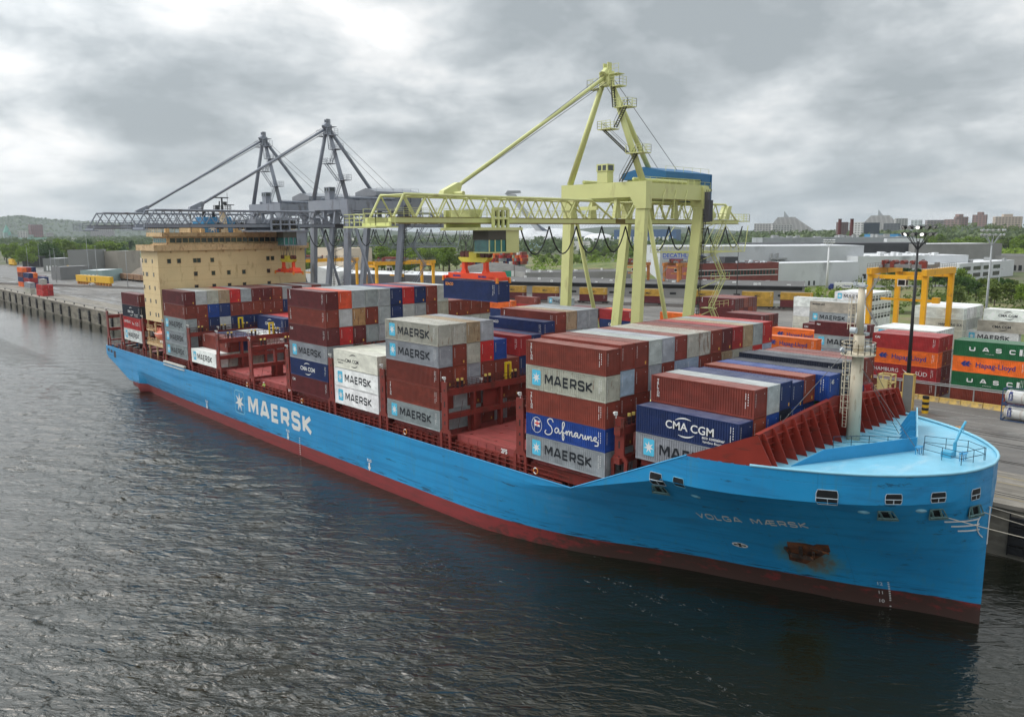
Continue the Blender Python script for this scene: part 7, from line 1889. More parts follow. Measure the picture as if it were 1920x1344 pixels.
# ---- skyline
def facade(name, c, wc=(.05, .06, .07), sx=.30, sz=.33, vert=False):
    m = bpy.data.materials.new(name); m.use_nodes = True; t = NT(m.node_tree); b = t.n['Principled BSDF']; tc = t.new('ShaderNodeTexCoord').outputs['Object']
    s = t.new('ShaderNodeSeparateXYZ', inp={0: tc}); h = t.math('ADD', s.outputs[0], s.outputs[1])
    fz = t.math('FRACT', t.math('MULTIPLY', s.outputs[2], sz)); fx_ = t.math('FRACT', t.math('MULTIPLY', h, sx))
    wz = t.math('LESS_THAN', fz, .5); wx = t.math('LESS_THAN', fx_, .62 if not vert else .5)
    f = t.math('MULTIPLY', wz, wx); t.set(b, 'Base Color', t.mix(t.math('MULTIPLY', f, .8), (*c, 1), (*wc, 1))); b.inputs['Roughness'].default_value = .7
    return m
SKY = [(1404, 1438, 420, 2500, (.42, .41, .40), 'wide pale slab left of the first pyramid'), (1438, 1474, 422, 2450, (.50, .49, .48), 'pale banded slab in front of the first pyramid'), (1453, 1486, 433, 2300, (.55, .54, .50), 'low white hall before the first pyramid'),
       (1557, 1576, 418, 1500, (.17, .11, .10), 'dark brown block between the red chimneys'), (1577, 1602, 418, 1400, (.62, .62, .62), 'white tower with grid of small windows'), (1602, 1633, 419, 1420, (.06, .08, .11), 'dark glass tower right of the white grid tower'),
       (1640, 1668, 420, 2200, (.10, .11, .12), 'dark low slab right of the second pyramid'), (1663, 1684, 412, 2400, (.45, .45, .43), 'pale stepped block beside the glass steeple'), (1690, 1708, 415, 2100, (.45, .50, .50), 'pale glass block with curved top'), (1720, 1752, 415, 2350, (.28, .25, .24), 'arched grey brown apartment block'),
       (1750, 1778, 414, 2300, (.27, .19, .17), 'reddish apartment block with white balconies'), (1772, 1794, 410, 2420, (.27, .18, .155), 'taller brick tower right of the balconied block'), (1801, 1826, 407, 2420, (.26, .165, .145), 'stepped dark brick tower standing alone'), (1844, 1893, 410, 2700, (.46, .37, .29), 'wide beige tower block at far right'),
       (57, 73, 434, 3000, (.55, .54, .52), 'white block under the wooded hill'), (82, 104, 424, 3500, (.27, .14, .14), 'pair of brick towers under the wooded hill'), (32, 41, 433, 3200, (.5, .52, .53), 'narrow pale block at far left'), (112, 122, 436, 3300, (.45, .44, .43), 'tiny pale block right of the brick towers'), (190, 232, 430, 4200, (.36, .33, .34), 'long hazy block beneath the boom tip')]
for k, (u0, u1, vt, D, c, lab) in enumerate(SKY):
    z = 37.8+((433.2-(u0/2+u1/2-960)*math.tan(R(.318)))-vt)*D/1497.7
    r = building(u0, D, u1, D+.008*D*(1 if k % 2 else -.5), (u1-u0)*D/1497*.28, z, facade('far_facade_%s' % ('abcdefghijklmnopqrstuvwxyz'[k]), c, sx=.12 if D > 2000 else .22, sz=.2 if D > 2000 else .28), M_roofd if sum(c) < 1 else M_roofw, lab, 'tower_block', parapet=0)
    if k in (11, 12, 13): mb = MB(); mb.box((r['L']*.3, 4, r['H']), (r['L']*.65, 20, r['H']+7)); part('penthouse', mb, clad('penthouse_'+'abc'[k-11], c), r)
def pyramid(u0, u1, utop, vt, D, lab):
    x0, y0 = bearing(u0, D); x1, y1 = bearing(u1, D); L = math.hypot(x1-x0, y1-y0); rz = math.atan2(y1-y0, x1-x0); H = 37.8+((433.2-(utop-960)*math.tan(R(.318)))-vt)*D/1497.7-GZ
    r = thing('pyramid_apartments', lab, 'building', (x0, y0, GZ), rz); q = (utop-u0)/(u1-u0); n = 17; mb = MB(); hw = 13*D/1497
    for k in range(n):
        a = (k/n)**.85; xl, xr = (L*q-hw)*a, L-(L*(1-q)-hw)*a; mb.box((xl, k*1.2, H*k/n), (xr, 90-k*1.2, H*(k+1)/n-.02))
    part('terraces', mb, facade(lab.split()[0]+'_pyramid_facade', (.40, .39, .38), (.20, .20, .20), .07, .33), r)
    mb = MB(); mb.prism([(L*q-7, 30, H), (L*q+9, 30, H), (L*q-7, 30, H+20)], (0, 3, 0)); part('fin', mb, clad('fin_grey', (.34, .36, .38)), r)
pyramid(1412, 1545, 1462, 409, 2750, 'left stepped pyramid apartment building with sloping fin on the skyline')
pyramid(1570, 1705, 1634, 407, 2950, 'right stepped pyramid apartment building with sloping fin on the skyline')
for u, lab in ((1560, 'left'), (1582, 'right')):
    x_, y_ = bearing(u, 1150); r = thing('chimney', '%s of two dark red factory chimneys before the white tower' % lab, 'chimney', (x_, y_, GZ)); mb = MB(); mb.tube((0, 0, 0), (0, 0, 44), 2.6, 12, r2=2.1); part('stack', mb, mat('chimney_dark_red', (.11, .025, .025), .8, .15, .1), r); mb = MB(); mb.tube((0, 0, 44), (0, 0, 45), 2.5, 12); part('cap', mb, M_roofd, r)
# stadium: inclined tower, white bowl roof, low dome
st_ = thing('stadium', 'white stadium with leaning tower seen through the green crane boom', 'stadium', (*bearing(1000, 1900), GZ)); vx = (_r2.x, _r2.y)
def sv(a, b, z): return (a*vx[0]-b*vx[1]*0+b*_f.x, a*vx[1]+b*_f.y, z)
mb = MB(); secs = [(52, 0, 40, 40), (30, 18, 26, 24), (-8, 60, 16, 15), (-38, 98, 15, 13), (-52, 116, 24, 14)]; rg = []
for cx, z, w, dp in secs: rg.append([sv(cx-w/2, -dp/2, z), sv(cx+w/2, -dp/2, z), sv(cx+w/2, dp/2, z), sv(cx-w/2, dp/2, z)])
for a, b in zip(rg[:-1], rg[1:]):
    for k in range(4): mb.face([a[k], a[(k+1) % 4], b[(k+1) % 4], b[k]])
mb.face(rg[-1]); part('tower', mb, clad('stadium_tower_concrete', (.50, .51, .53)), st_)
mb = MB(); mb.prism([sv(-66, -8, 116), sv(-28, -8, 119), sv(-30, -8, 124), sv(-60, -8, 124)], (16*_f.x, 16*_f.y, 0)); part('tower_top', mb, clad('stadium_top', (.33, .34, .36)), st_)
mb = MB(); mb.prism([sv(48, -20.5, 2), sv(84, -20.5, 2), sv(2, -8.8, 52)], (.6*_f.x, .6*_f.y, 0)); part('glazing', mb, clad('stadium_glazing', (.10, .12, .16)), st_)
mb = MB(); n = 40
for j in range(6):
    for k in range(n):
        a, b = R(360*k/n), R(360*(k+1)/n); r0, r1 = math.cos(j/6*1.5), math.cos((j+1)/6*1.5); z0, z1 = 12+26*math.sin(j/6*1.5), 12+26*math.sin((j+1)/6*1.5)
        mb.face([sv(20+150*r0*math.cos(a), 60+110*r0*math.sin(a), z0), sv(20+150*r0*math.cos(b), 60+110*r0*math.sin(b), z0), sv(20+150*r1*math.cos(b), 60+110*r1*math.sin(b), z1), sv(20+150*r1*math.cos(a), 60+110*r1*math.sin(a), z1)])
for k in range(n): a, b = R(360*k/n), R(360*(k+1)/n); mb.face([sv(20+150*math.cos(a), 60+110*math.sin(a), 0), sv(20+150*math.cos(b), 60+110*math.sin(b), 0), sv(20+150*math.cos(b), 60+110*math.sin(b), 12), sv(20+150*math.cos(a), 60+110*math.sin(a), 12)])
part('bowl', mb, clad('stadium_white', (.62, .63, .65)), st_)
dm = thing('domed_arena', 'white domed arena seen between the green crane legs', 'arena', (*bearing(1121, 1650), GZ))
mb = MB()
for j in range(5):
    for k in range(24):
        a, b = R(15*k), R(15*(k+1)); r0, r1 = 34*math.cos(j/5*1.55), 34*math.cos((j+1)/5*1.55); z0, z1 = 11+15*math.sin(j/5*1.55), 11+15*math.sin((j+1)/5*1.55); mb.face([(r0*math.cos(a), r0*math.sin(a), z0), (r0*math.cos(b), r0*math.sin(b), z0), (r1*math.cos(b), r1*math.sin(b), z1), (r1*math.cos(a), r1*math.sin(a), z1)])
part('dome', mb, clad('dome_white', (.70, .70, .71)), dm, smooth=True); mb = MB(); mb.tube((0, 0, 0), (0, 0, 11), 33, 24); part('drum', mb, facade('drum_facade', (.55, .54, .53), (.2, .2, .2), .12, .2), dm)
bw = building(1148, 1500, 1262, 1480, 60, 36, clad('white_blue_hall', (.08, .15, .28)), M_roofw, 'long hall with white roof and blue wall behind the cable loops', 'hall', parapet=3); windows(bw, 14, 4, bw['L']-4, 8, 20, .5, M_white, 'white_panel')
building(940, 1300, 1020, 1290, 40, 17, clad('pale_blue_hall', (.30, .42, .50)), M_roofw, 'pale blue low hall under the stadium', 'hall')
gr = building(52, 2300, 94, 2280, 60, 27, clad('mint_roof_wall', (.30, .50, .42)), mat('mint_roof', (.34, .52, .44), .7, .08, .02), 'long mint green roofed hall among the far trees', 'hall')
sp = thing('church', 'green copper church spire under the wooded hill', 'church', (*bearing(46, 3200), GZ)); mb = MB(); mb.box((-22, -20, 0), (22, 60, 28)); mb.box((-10, -24, 0), (10, -4, 36)); part('nave', mb, clad('church_stone', (.28, .36, .34)), sp); mb = MB(); mb.tube((0, -14, 36), (0, -14, 62), 12, 8, r2=.3); mb.tube((-18, -10, 28), (-18, -10, 42), 6, 6, r2=.3); mb.tube((18, -10, 28), (18, -10, 42), 6, 6, r2=.3); part('spire', mb, mat('copper_green', (.16, .36, .30), .7, .1, .1), sp)

# ================================================================== vegetation
def leaf_mat(name, ca, cb, cc):
    m = bpy.data.materials.new(name); m.use_nodes = True; t = NT(m.node_tree); b = t.n['Principled BSDF']
    g = t.new('ShaderNodeNewGeometry'); oi = t.new('ShaderNodeObjectInfo')
    tc = t.new('ShaderNodeTexCoord').outputs['Object']
    n = t.noise(tc, .16, 4, .6); r_ = t.math('ADD', t.math('MULTIPLY', g.outputs['Random Per Island'], .35), t.math('ADD', t.math('MULTIPLY', n, .55), t.math('MULTIPLY', oi.outputs['Random'], .25)))
    t.set(b, 'Base Color', t.ramp(r_, [(.28, ca), (.55, cb), (.85, cc)])); b.inputs['Roughness'].default_value = .7; b.inputs['Specular IOR Level'].default_value = .2
    tr = t.new('ShaderNodeBsdfTranslucent'); mx = t.new('ShaderNodeMixShader', inp={0: .25}); t.l.new(b.outputs[0], mx.inputs[1]); t.set(tr, 0, (*cb, 1)); t.l.new(tr.outputs[0], mx.inputs[2]); t.l.new(mx.outputs[0], t.n['Material Output'].inputs[0])
    return m
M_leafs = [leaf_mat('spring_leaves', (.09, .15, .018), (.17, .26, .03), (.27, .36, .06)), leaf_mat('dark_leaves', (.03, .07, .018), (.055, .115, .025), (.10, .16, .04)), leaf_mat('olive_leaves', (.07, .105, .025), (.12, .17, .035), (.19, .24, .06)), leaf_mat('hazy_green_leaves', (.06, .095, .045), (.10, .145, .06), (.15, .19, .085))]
M_bark = mat('bark', (.09, .07, .05), .9, .2, 1)
def leaf(mb, c, s, q):
    a = Vector((q.gauss(0, 1), q.gauss(0, 1), q.gauss(0, 1))).normalized(); u = a.orthogonal().normalized()*s; v = a.cross(u).normalized()*s*.7
    k = q.uniform(0, 6.28); u, v = u*math.cos(k)+v*math.sin(k), v*math.cos(k)-u*math.sin(k); c = Vector(c)
    i = len(mb.v); mb.v += [tuple(c-u), tuple(c-v*.8), tuple(c+u), tuple(c+v*.8)]; mb.f.append((i, i+1, i+2, i+3)); mb.mi.append(mb.m)
def crown(mb, q, cx, cy, z0, z1, rad, n, s, lobes=9):
    L = []
    for k in range(lobes):
        a = q.uniform(0, 6.28); r = rad*q.uniform(.15, .72); L.append((cx+r*math.cos(a), cy+r*math.sin(a), q.uniform(z0+(z1-z0)*.22, z1-(z1-z0)*.18), rad*q.uniform(.32, .55)))
    for k in range(n):
        lx_, ly, lz, lr = q.choice(L); d = Vector((q.gauss(0, 1), q.gauss(0, 1), q.gauss(0, 1))).normalized()*lr*q.uniform(.55, 1.08)
        leaf(mb, (lx_+d.x, ly+d.y, lz+d.z*.8), s*q.uniform(.6, 1.3), q)
    return L
TREES = []
for v_ in range(5):
    q = random.Random(40+v_); mb = MB(); Ls = crown(mb, q, 0, 0, 2.2, 9.6, 3.6 if v_ != 1 else 4.6, 1500, .42, 10); cm_ = mb.mesh('crown', M_leafs[0])
    mb = MB(); mb.tube((0, 0, 0), (.1, 0, 3.4), .28, 7, r2=.18)
    for k in range(6): a = Ls[k]; mb.tube((.1, 0, 2.4+.2*k), (a[0]*.8, a[1]*.8, a[2]), .12, 5, r2=.04)
    TREES.append((cm_, mb.mesh('trunk', M_bark)))
def tree(x, y, h, kind=0, label='', group=None, v=None, wide=1.0, z=GZ):
    v = rnd.randrange(5) if v is None else v; s = h/9.9
    r = thing('tree', label, 'tree', (x, y, z), rnd.uniform(0, 6.28), group); r.scale = (s*wide, s*wide, s)
    o = link('crown', TREES[v][0], r)
    if kind: o.material_slots[0].link = 'OBJECT'; o.material_slots[0].material = M_leafs[kind]
    link('trunk', TREES[v][1], r)
    return r
x_, y_ = bearing(1484, 500); tree(x_, y_, 13, 1, 'dark green broad tree before the white lower wing', v=1, wide=1.25)
x_, y_ = bearing(1513, 505); tree(x_, y_, 10.5, 1, 'mid green tree right of the dark broad tree', v=2)
x_, y_ = bearing(1543, 515); tree(x_, y_, 11.5, 1, 'dark tree beside the thick white lamp mast', v=3)
q = random.Random(21)
def belt(us, Ds, hs, kinds, n, label, group):
    for k in range(n):
        u = us[0]+(us[1]-us[0])*(k+q.uniform(.1, .9))/n; D = q.uniform(*Ds); x, y = bearing(u, D); tree(x, y, q.uniform(*hs), q.choice(kinds), label, group)
belt((30, 258), (880, 1080), (17, 27), (0, 0, 2, 0, 1), 34, 'bright spring green tree in the belt beyond the far quay road', 'trees beyond the far quay')
belt((20, 262), (1150, 1500), (15, 24), (2, 0, 1, 3), 26, 'taller duller tree behind the bright belt beyond the quay', 'second row of trees beyond the far quay')
belt((566, 862), (560, 700), (13, 24), (0, 0, 0, 2), 36, 'spring green tree seen between the grey crane legs', 'trees behind the grey cranes')
belt((1640, 1800), (420, 520), (8, 12), (1, 2, 1, 0), 12, 'bushy dark green tree on the rough grass behind the gantry', 'trees on the rough grass')
belt((1780, 1925), (360, 480), (6, 12), (1, 1, 2, 0), 16, 'low bushy tree on the rough grass at far right', 'trees on the right hand grass')
belt((1270, 1300), (470, 490), (11, 14), (1,), 2, 'dark bush between the green leg and the brick factory', 'bushes by the brick factory')
belt((1105, 1240), (820, 1150), (9, 16), (0, 0, 2), 34, 'spring green tree in the open land behind the crane legs', 'trees in the open land')
belt((1000, 1120), (700, 950), (5, 9), (0, 0, 2), 22, 'small fresh green tree on the brown open land', 'small trees on the open land')
belt((1695, 1925), (900, 1250), (14, 26), (0, 0, 0, 2), 38, 'spring green tree in the wood beyond the depots at right', 'trees beyond the depots')
belt((1395, 1560), (1500, 1900), (12, 18), (3, 2, 1), 16, 'dull green street tree before the first pyramid', 'street trees before the pyramids')
# woods too dense and far to count
def woods(name, us, Ds, hs, n, s, m, lab):
    mb = MB(); q = random.Random(hash(lab) % 999 if False else len(lab)*7+n)
    for k in range(n):
        u = q.uniform(*us); D = q.uniform(*Ds); x, y = bearing(u, D); h = q.uniform(*hs); rr = h*.55
        for j in range(16):
            d = Vector((q.gauss(0, 1), q.gauss(0, 1), q.gauss(0, 1))).normalized()*rr; leaf(mb, (x+d.x, y+d.y, GZ+h*.55+d.z*.8), s*q.uniform(.6, 1.3), q)
    o = struct(name, mb, m, 'stuff'); tag(o, lab, 'woods'); return o
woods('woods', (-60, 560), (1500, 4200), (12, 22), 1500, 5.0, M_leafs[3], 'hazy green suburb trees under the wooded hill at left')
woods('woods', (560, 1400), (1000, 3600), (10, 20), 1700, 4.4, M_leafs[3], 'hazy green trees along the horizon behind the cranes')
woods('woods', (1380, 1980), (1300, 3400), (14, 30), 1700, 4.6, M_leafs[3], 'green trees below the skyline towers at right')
woods('shrubs', (1000, 1260), (560, 1000), (1.5, 5), 520, 1.0, M_leafs[0], 'scrubby green bushes on the open land behind the shed')
woods('shrubs', (1560, 1940), (330, 560), (.8, 3.0), 330, .7, M_leafs[2], 'rough shrubs and tall grass on the bank at right')
woods('shrubs', (1395, 1640), (385, 450), (.8, 2.2), 260, .6, M_leafs[0], 'strip of tall grass before the brick factory')
woods('woods', (1700, 1960), (820, 1000), (8, 14), 380, 1.6, M_leafs[0], 'bright green young wood behind the long depots')
# scattered low houses of the suburb
q = random.Random(77)
fam = [clad('house_'+n_, c) for n_, c in (('white', (.62, .61, .58)), ('grey', (.35, .35, .35)), ('brick', (.26, .14, .11)), ('tan', (.48, .40, .30)))]
for k in range(46):
    if k < 18: u, D = q.uniform(-20, 256), q.uniform(1500, 3400)
    elif k < 34: u, D = q.uniform(560, 1240), q.uniform(1300, 2800)
    else: u, D = q.uniform(1390, 1900), q.uniform(1500, 2300)
    x, y = bearing(u, D); w, d_, h = q.uniform(25, 70), q.uniform(15, 30), q.uniform(9, 19); rz = q.uniform(-.3, .5)
    place = 'among the trees under the hill' if k < 18 else 'among the trees behind the cranes' if k < 34 else 'among the trees below the skyline'
    mi = q.randrange(4); r = thing('low_building', 'small %s flat roofed building %s' % (('white', 'grey', 'brick', 'tan')[mi], place), 'building', (x, y, GZ), rz, '%s low buildings %s' % (('white', 'grey', 'brick', 'tan')[mi], place))
    mb = MB(); mb.box((0, 0, 0), (w, d_, h)); part('wall', mb, fam[mi], r); mb = MB(); mb.box((-.3, -.3, h), (w+.3, d_+.3, h+.5)); part('roof', mb, M_roofw if q.random() < .6 else M_roofg, r)
# hills
mb = MB(); rid = [(-6900, -600, 90), (-6550, 300, 118), (-6380, 760, 128), (-6312, 1188, 147), (-6290, 1294, 158), (-6273, 1370, 145), (-6244, 1493, 131), (-6194, 1684, 120), (-6156, 1813, 108), (-6093, 2011, 100), (-5996, 2280, 78), (-5882, 2555, 60), (-5700, 2950, 40), (-5400, 3500, 8)]
for (x0, y0, z0), (x1, y1, z1) in zip(rid[:-1], rid[1:]):
    for k in range(6):
        a0, a1 = k/6, (k+1)/6
        def pp(x, y, z, a): s = 1-a*.22; return (66+(x-66)*s, -65+(y+65)*s, z*(1-a)**1.1+2)
        mb.face([pp(x0, y0, z0, a0), pp(x0, y0, z0, a1), pp(x1, y1, z1, a1), pp(x1, y1, z1, a0)])
    mb.face([(x0, y0, z0+2), (x1, y1, z1+2), (x1*1.3, y1*1.3, -5), (x0*1.3, y0*1.3, -5)])
struct('hills', mb, mat('wooded_hill', (.045, .065, .038), .95, .35, .012, (.07, .08, .05), .4, (.004, .004, .02)))
mb = MB(); q = random.Random(5)
for (x0, y0, z0), (x1, y1, z1) in zip(rid[:-1], rid[1:]):
    for k in range(150):
        a = q.random(); b_ = q.random()**1.5*.9; x, y, z = x0+(x1-x0)*a, y0+(y1-y0)*a, z0+(z1-z0)*a; s = 1-b_*.22; leaf(mb, (66+(x-66)*s, -65+(y+65)*s, z*(1-b_)**1.1+4), q.uniform(7, 15), q)
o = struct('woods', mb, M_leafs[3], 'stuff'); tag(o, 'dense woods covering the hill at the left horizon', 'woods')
mb = MB()
q = random.Random(6); pts = [(u, 4200, 30+22*math.sin(u*.011+1)+q.uniform(-5, 5)) for u in range(520, 2100, 40)]
for (u0, D, h0), (u1, _, h1) in zip(pts[:-1], pts[1:]):
    a = bearing(u0, D); b = bearing(u1, D); c = bearing(u0, D-700); d = bearing(u1, D-700); e = bearing(u0, D+900); f_ = bearing(u1, D+900)
    mb.face([(*c, 4), (*d, 4), (*b, h1+8), (*a, h0+8)]); mb.face([(*a, h0+8), (*b, h1+8), (*f_, 2), (*e, 2)])
struct('low_hills', mb, MATS['wooded_hill'])
mb = MB(); wl = MB(); q = random.Random(16)
pts = [(1640, 2), (1690, 22), (1740, 34), (1800, 38), (1850, 30), (1890, 27), (1940, 33), (2050, 36), (2150, 4)]
for (u0, h0), (u1, h1) in zip(pts[:-1], pts[1:]):
    r_ = [[bearing(u, D) for u in (u0, u1)] for D in (1500, 1950, 2200)]
    mb.face([(*r_[0][0], 5), (*r_[0][1], 5), (*r_[1][1], GZ+h1), (*r_[1][0], GZ+h0)]); mb.face([(*r_[1][0], GZ+h0), (*r_[1][1], GZ+h1), (*r_[2][1], 5), (*r_[2][0], 5)])
    for k in range(26):
        a_, b_ = q.random(), q.random()**.7; x, y = bearing(u0+(u1-u0)*a_, 1500+450*b_); z = GZ+(h0+(h1-h0)*a_)*b_
        for j in range(26): d = Vector((q.gauss(0, 1), q.gauss(0, 1), q.gauss(0, 1))).normalized()*q.uniform(5, 9); leaf(wl, (x+d.x, y+d.y, z+4+d.z*.8), q.uniform(1.6, 3.4), q)
struct('low_hills', mb, MATS['wooded_hill'])
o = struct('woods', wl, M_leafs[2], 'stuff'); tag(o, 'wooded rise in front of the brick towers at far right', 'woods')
# earth mounds on the open land
for u, D, rr, h, lab in ((930, 620, 26, 8, 'grey heap of gravel left of the green crane leg'), (1190, 620, 60, 8, 'long low green brown bank behind the green crane legs'), (1120, 580, 40, 6, 'low rubble bank behind the thick green leg')):
    r = thing('earth_mound', lab, 'mound', (*bearing(u, D), GZ-.1)); mb = MB(); n = 20
    for j in range(5):
        for k in range(n):
            a, b = R(360*k/n), R(360*(k+1)/n); r0, r1 = rr*(1-(j/5)), rr*(1-(j+1)/5); z0, z1 = h*math.sin(j/5*1.5), h*math.sin((j+1)/5*1.5)
            mb.face([(r0*math.cos(a)*1.8, r0*math.sin(a), z0), (r0*math.cos(b)*1.8, r0*math.sin(b), z0), (r1*math.cos(b)*1.8, r1*math.sin(b), z1), (r1*math.cos(a)*1.8, r1*math.sin(a), z1)])
    part('mound', mb, M_grass if u > 1000 else mat('gravel_grey', (.13, .125, .115), .9, .25, .3), r, smooth=True)

# ---- vehicles
x_, y_ = bearing(985, 428); bus = thing('school_bus', 'small yellow orange bus parked by the shed left of the thick green leg', 'bus', (x_, y_, GZ), .5)
mb = MB(); mb.prism([(0, -1.2, .6), (10, -1.2, .6), (10, -1.2, 1.7), (8.8, -1.2, 1.8), (8.6, -1.2, 3.1), (0, -1.2, 3.1)], (0, 2.4, 0)); part('body', mb, M_yellow, bus); mb = MB(); mb.box((.4, -1.23, 1.9), (8.3, -1.21, 2.7)); part('window', mb, M_glass, bus)
for xx in (1.8, 8): mb = MB(); mb.tube((xx, -1.25, .5), (xx, 1.25, .5), .5, 10); part('wheel', mb, M_black, bus)
for k, (u, D, c, lab) in enumerate(((1001, 420, (.75, .75, .74), 'white car parked right of the yellow bus'), (1448, 452, (.04, .04, .2), 'dark blue car parked at the corner of the brick factory'), (1462, 455, (.7, .7, .7), 'white car parked beside the dark blue one'), (1440, 455, (.3, .3, .32), 'silver car left of the dark blue one'), (1395, 440, (.72, .72, .7), 'white van before the brick factory'), (1362, 436, (.68, .68, .64), 'pale van at the left of the brick factory'), (1608, 455, (.6, .6, .6), 'pale car in front of the low white warehouse'), (40, 1000, (.8, .8, .8), 'white van on the far quay road'), (180, 560, (.75, .75, .75), 'small white car at the end of the long yellow beam'))):
    x_, y_ = bearing(u, D); car(x_, y_, .5, c, lab, 'van' if 'van' in lab else 'car', 'van' in lab, 6.0 if 'van' in lab else 4.5, 2.6 if 'van' in lab else 1.45)
x_, y_ = bearing(1545, 455); tk = thing('truck', 'white articulated lorry with dark lettering and blue cab before the warehouse', 'truck', (x_, y_, GZ), .52)
mb = MB(); mb.box((3, -1.25, 1.1), (18, 1.25, 3.95)); part('trailer', mb, M_white, tk); mb = MB(); mb.prism([(0, -1.2, .5), (2.6, -1.2, .5), (2.6, -1.2, 3.2), (1.2, -1.2, 3.2), (.2, -1.2, 1.8)], (0, 2.4, 0)); part('cab', mb, mat('cab_blue', (.03, .05, .22), .4, .05, 1), tk)
for xx in (1, 4.5, 15, 16.4): mb = MB(); mb.tube((xx, -1.2, .5), (xx, 1.2, .5), .5, 10); part('wheel', mb, M_black, tk)
link('lettering', tmesh('Hapag-Lloyd', 1.4, M_navyink, bold=.02), tk, (7, -1.27, 1.9))
x_, y_ = bearing(26, 800); ylw = thing('yard_tractor', 'yellow box truck on the far quay road', 'truck', (*bearing(38, 960), GZ), .1)
mb = MB(); mb.box((0, -1.5, 1), (11, 1.5, 6.5)); part('box', mb, M_yellow, ylw); mb = MB(); mb.box((11.1, -1.3, .6), (14, 1.3, 3.6)); part('cab', mb, M_yellow, ylw)
mb = MB()
for xx in (1.5, 4, 12): mb.tube((xx, -1.5, .6), (xx, 1.5, .6), .6, 8)
part('wheel', mb, M_black, ylw)
sg_ = thing('road_sign', 'green and white road sign on posts left of the green crane leg', 'sign', (*bearing(944, 500), GZ), .7)
mb = MB(); mb.box((0, 0, 3.5), (5.2, .15, 7.2)); part('panel', mb, mat('sign_green', (.03, .28, .17), .5, .05, 1), sg_); mb = MB(); mb.box((5.4, 0, 3.8), (7.0, .15, 7.0)); part('side_panel', mb, M_white, sg_); mb = MB()
for xx in (.6, 4.6): mb.tube((xx, .2, 0), (xx, .2, 3.6), .1, 6)
part('post', mb, M_steel, sg_)

# ---- mooring lines
for k, (a, b, lab) in enumerate((((42.1, 11.3, 12.0), (84, 38.4, 6.8), 'upper pale mooring line from the bow window to the quay'), ((44.3, 15.9, 11.8), (70, 38.4, 6.7), 'short pale mooring line leaving the stem'), ((44.5, 17.2, 12.0), (96, 38.4, 6.8), 'far pale mooring line running along the quay edge'))):
    a, b = Vector(a), Vector(b); pts = []
    for j in range(25):
        q_ = j/24; p = a.lerp(b, q_); p.z -= 1.6*4*q_*(1-q_); pts.append(p)
    mb = MB(); mb.path(pts, .045, 5); o = link('mooring_line', mb.mesh('mooring_line', M_rope)); tag(o, lab, 'rope', 'mooring lines at the bow')

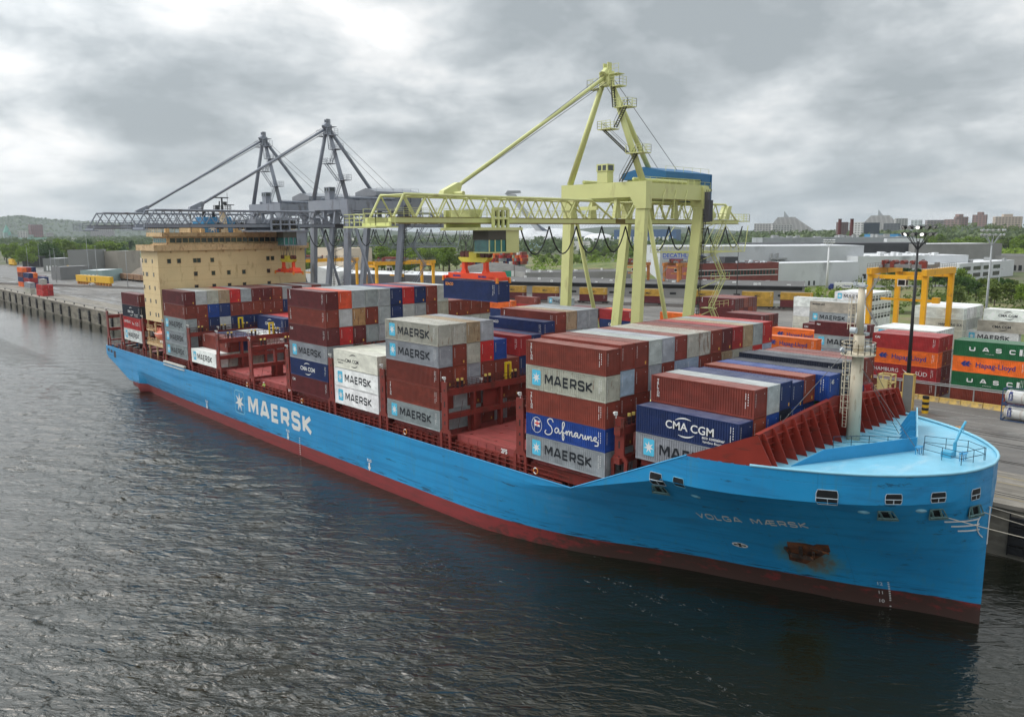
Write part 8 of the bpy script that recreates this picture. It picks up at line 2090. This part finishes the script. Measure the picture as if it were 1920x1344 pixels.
# ---- crew: one continuous body each
def person(name_, label, loc, rz, shirt, legs, pose, helmet):
    J = {'pel': (0, 0, .95), 'waist': (0, .02, 1.12), 'chest': (pose[0], .0, 1.36), 'neck': (pose[0]*1.5, 0, 1.52), 'head': (pose[0]*1.9, 0, 1.66), 'top': (pose[0]*2.0, 0, 1.76)}
    V = [J['pel'], J['waist'], J['chest'], J['neck'], J['head'], J['top']]; E = [(0, 1), (1, 2), (2, 3), (3, 4), (4, 5)]; Rr = [.15, .13, .16, .062, .098, .07]
    for s in (-1, 1):
        i = len(V); hip = (0, s*.09, .9); kn = (.04+.06*s, s*.11, .5); an = (-.02+.10*s, s*.12, .09); toe = (.14+.10*s, s*.13, .04)
        V += [hip, kn, an, toe]; Rr += [.10, .068, .048, .04]; E += [(0, i), (i, i+1), (i+1, i+2), (i+2, i+3)]
        i = len(V); sh = (pose[0]*1.2, s*.19, 1.42); el = (pose[0]*1.2+pose[1], s*.27, 1.16); wr = (pose[0]+pose[1]+pose[2], s*.22, 1.06); hd = (pose[0]+pose[1]+pose[2]+.07, s*.21, 1.05)
        V += [sh, el, wr, hd]; Rr += [.062, .046, .034, .04]; E += [(2, i), (i, i+1), (i+1, i+2), (i+2, i+3)]
        for f in range(4):
            V.append((hd[0]+.075-.008*abs(f-1), hd[1]+(f-1.5)*.02, hd[2]-.02)); Rr.append(.010); E.append((i+3, len(V)-1))
        V.append((hd[0]+.03, hd[1]-s*.05, hd[2]+.02)); Rr.append(.012); E.append((i+3, len(V)-1))
    me = bpy.data.meshes.new('person'); me.from_pydata(V, E, [])
    o = bpy.data.objects.new('person', me); COL.objects.link(o)
    md = o.modifiers.new('skin', 'SKIN'); md.use_smooth_shade = True
    for k, sv_ in enumerate(me.skin_vertices[0].data): sv_.radius = (Rr[k], Rr[k]); sv_.use_root = (k == 0)
    o.modifiers.new('sub', 'SUBSURF').levels = 2
    dg = bpy.context.evaluated_depsgraph_get(); dg.update(); m2 = bpy.data.meshes.new_from_object(o.evaluated_get(dg)); o.modifiers.clear(); o.data = m2
    m2.materials.clear()
    for m in (M_skin, shirt, legs): m2.materials.append(m)
    for p in m2.polygons:
        c = p.center; p.material_index = 2 if c.z < .98 and abs(c.y) < .2 else (1 if c.z < 1.5 and not (c.x > pose[0]+pose[1]+pose[2]+.02 and c.z < 1.2) else 0)
        p.use_smooth = True
    o.name = 'person'; o.location = loc; o.rotation_euler = (0, 0, rz); tag(o, label, 'person')
    hx = pose[0]*2.0
    mb = MB(); n = 12
    for j in range(4):
        for k in range(n):
            a, b = R(30*k), R(30*(k+1)); r0, r1 = .135*math.cos(j/4*1.5), .135*math.cos((j+1)/4*1.5); z0, z1 = 1.70+.13*math.sin(j/4*1.5), 1.70+.13*math.sin((j+1)/4*1.5); mb.face([(hx+r0*math.cos(a), r0*math.sin(a), z0), (hx+r0*math.cos(b), r0*math.sin(b), z0), (hx+r1*math.cos(b), r1*math.sin(b), z1), (hx+r1*math.cos(a), r1*math.sin(a), z1)])
    mb.tube((hx+.02, 0, 1.69), (hx+.02, 0, 1.705), .165, 12); part('helmet', mb, helmet, o, smooth=True)
    mb = MB(); mb.box((pose[0]-.19, -.2, 1.20), (pose[0]+.19, .2, 1.235)); mb.box((pose[0]-.18, -.19, 1.30), (pose[0]+.18, .19, 1.33)); part('reflective_band', mb, M_whiteink if shirt is M_hivis else M_orangeink, o)
    mb = MB()
    for s in (-1, 1): mb.tube((hx+.088, s*.035, 1.665), (hx+.1, s*.035, 1.665), .012, 6)
    mb.box((hx+.09, -.012, 1.62), (hx+.118, .012, 1.655)); part('face', mb, M_skin, o)
    return o
mb = MB(); mb.box((-72, .3, 8.95), (-66, 1.0, 9.05)); part('deck_grating', mb, M_red, ship)
mb = MB(); mb.box((3.2, 1.3, 8.0), (9.0, 2.4, 8.3)); part('deck_grating', mb, M_red, ship)
person('p', 'crew member in yellow green hi vis jacket and white helmet leaning at the rail', (-69.2, .65, 9.05), R(-60), M_hivis, M_trous, (.06, .16, .10), M_white)
person('p', 'crew member in blue overalls standing on deck under the big grey box', (6.2, 1.8, 8.3), R(-30), M_boil, M_boil, (.03, .14, .12), M_white)

# ---- one person-high air: thin even haze
hz = bpy.data.materials.new('haze'); hz.use_nodes = True; t = NT(hz.node_tree); t.n.remove(t.n['Principled BSDF'])
pv = t.new('ShaderNodeVolumePrincipled', inp={'Color': (.80, .86, .92, 1), 'Density': 0.00006, 'Anisotropy': 0.2}); t.l.new(pv.outputs[0], t.n['Material Output'].inputs['Volume'])
mb = MB(); mb.box((-8600, -9000, -9), (9000, 9000, 175)); struct('haze', mb, hz, 'stuff')
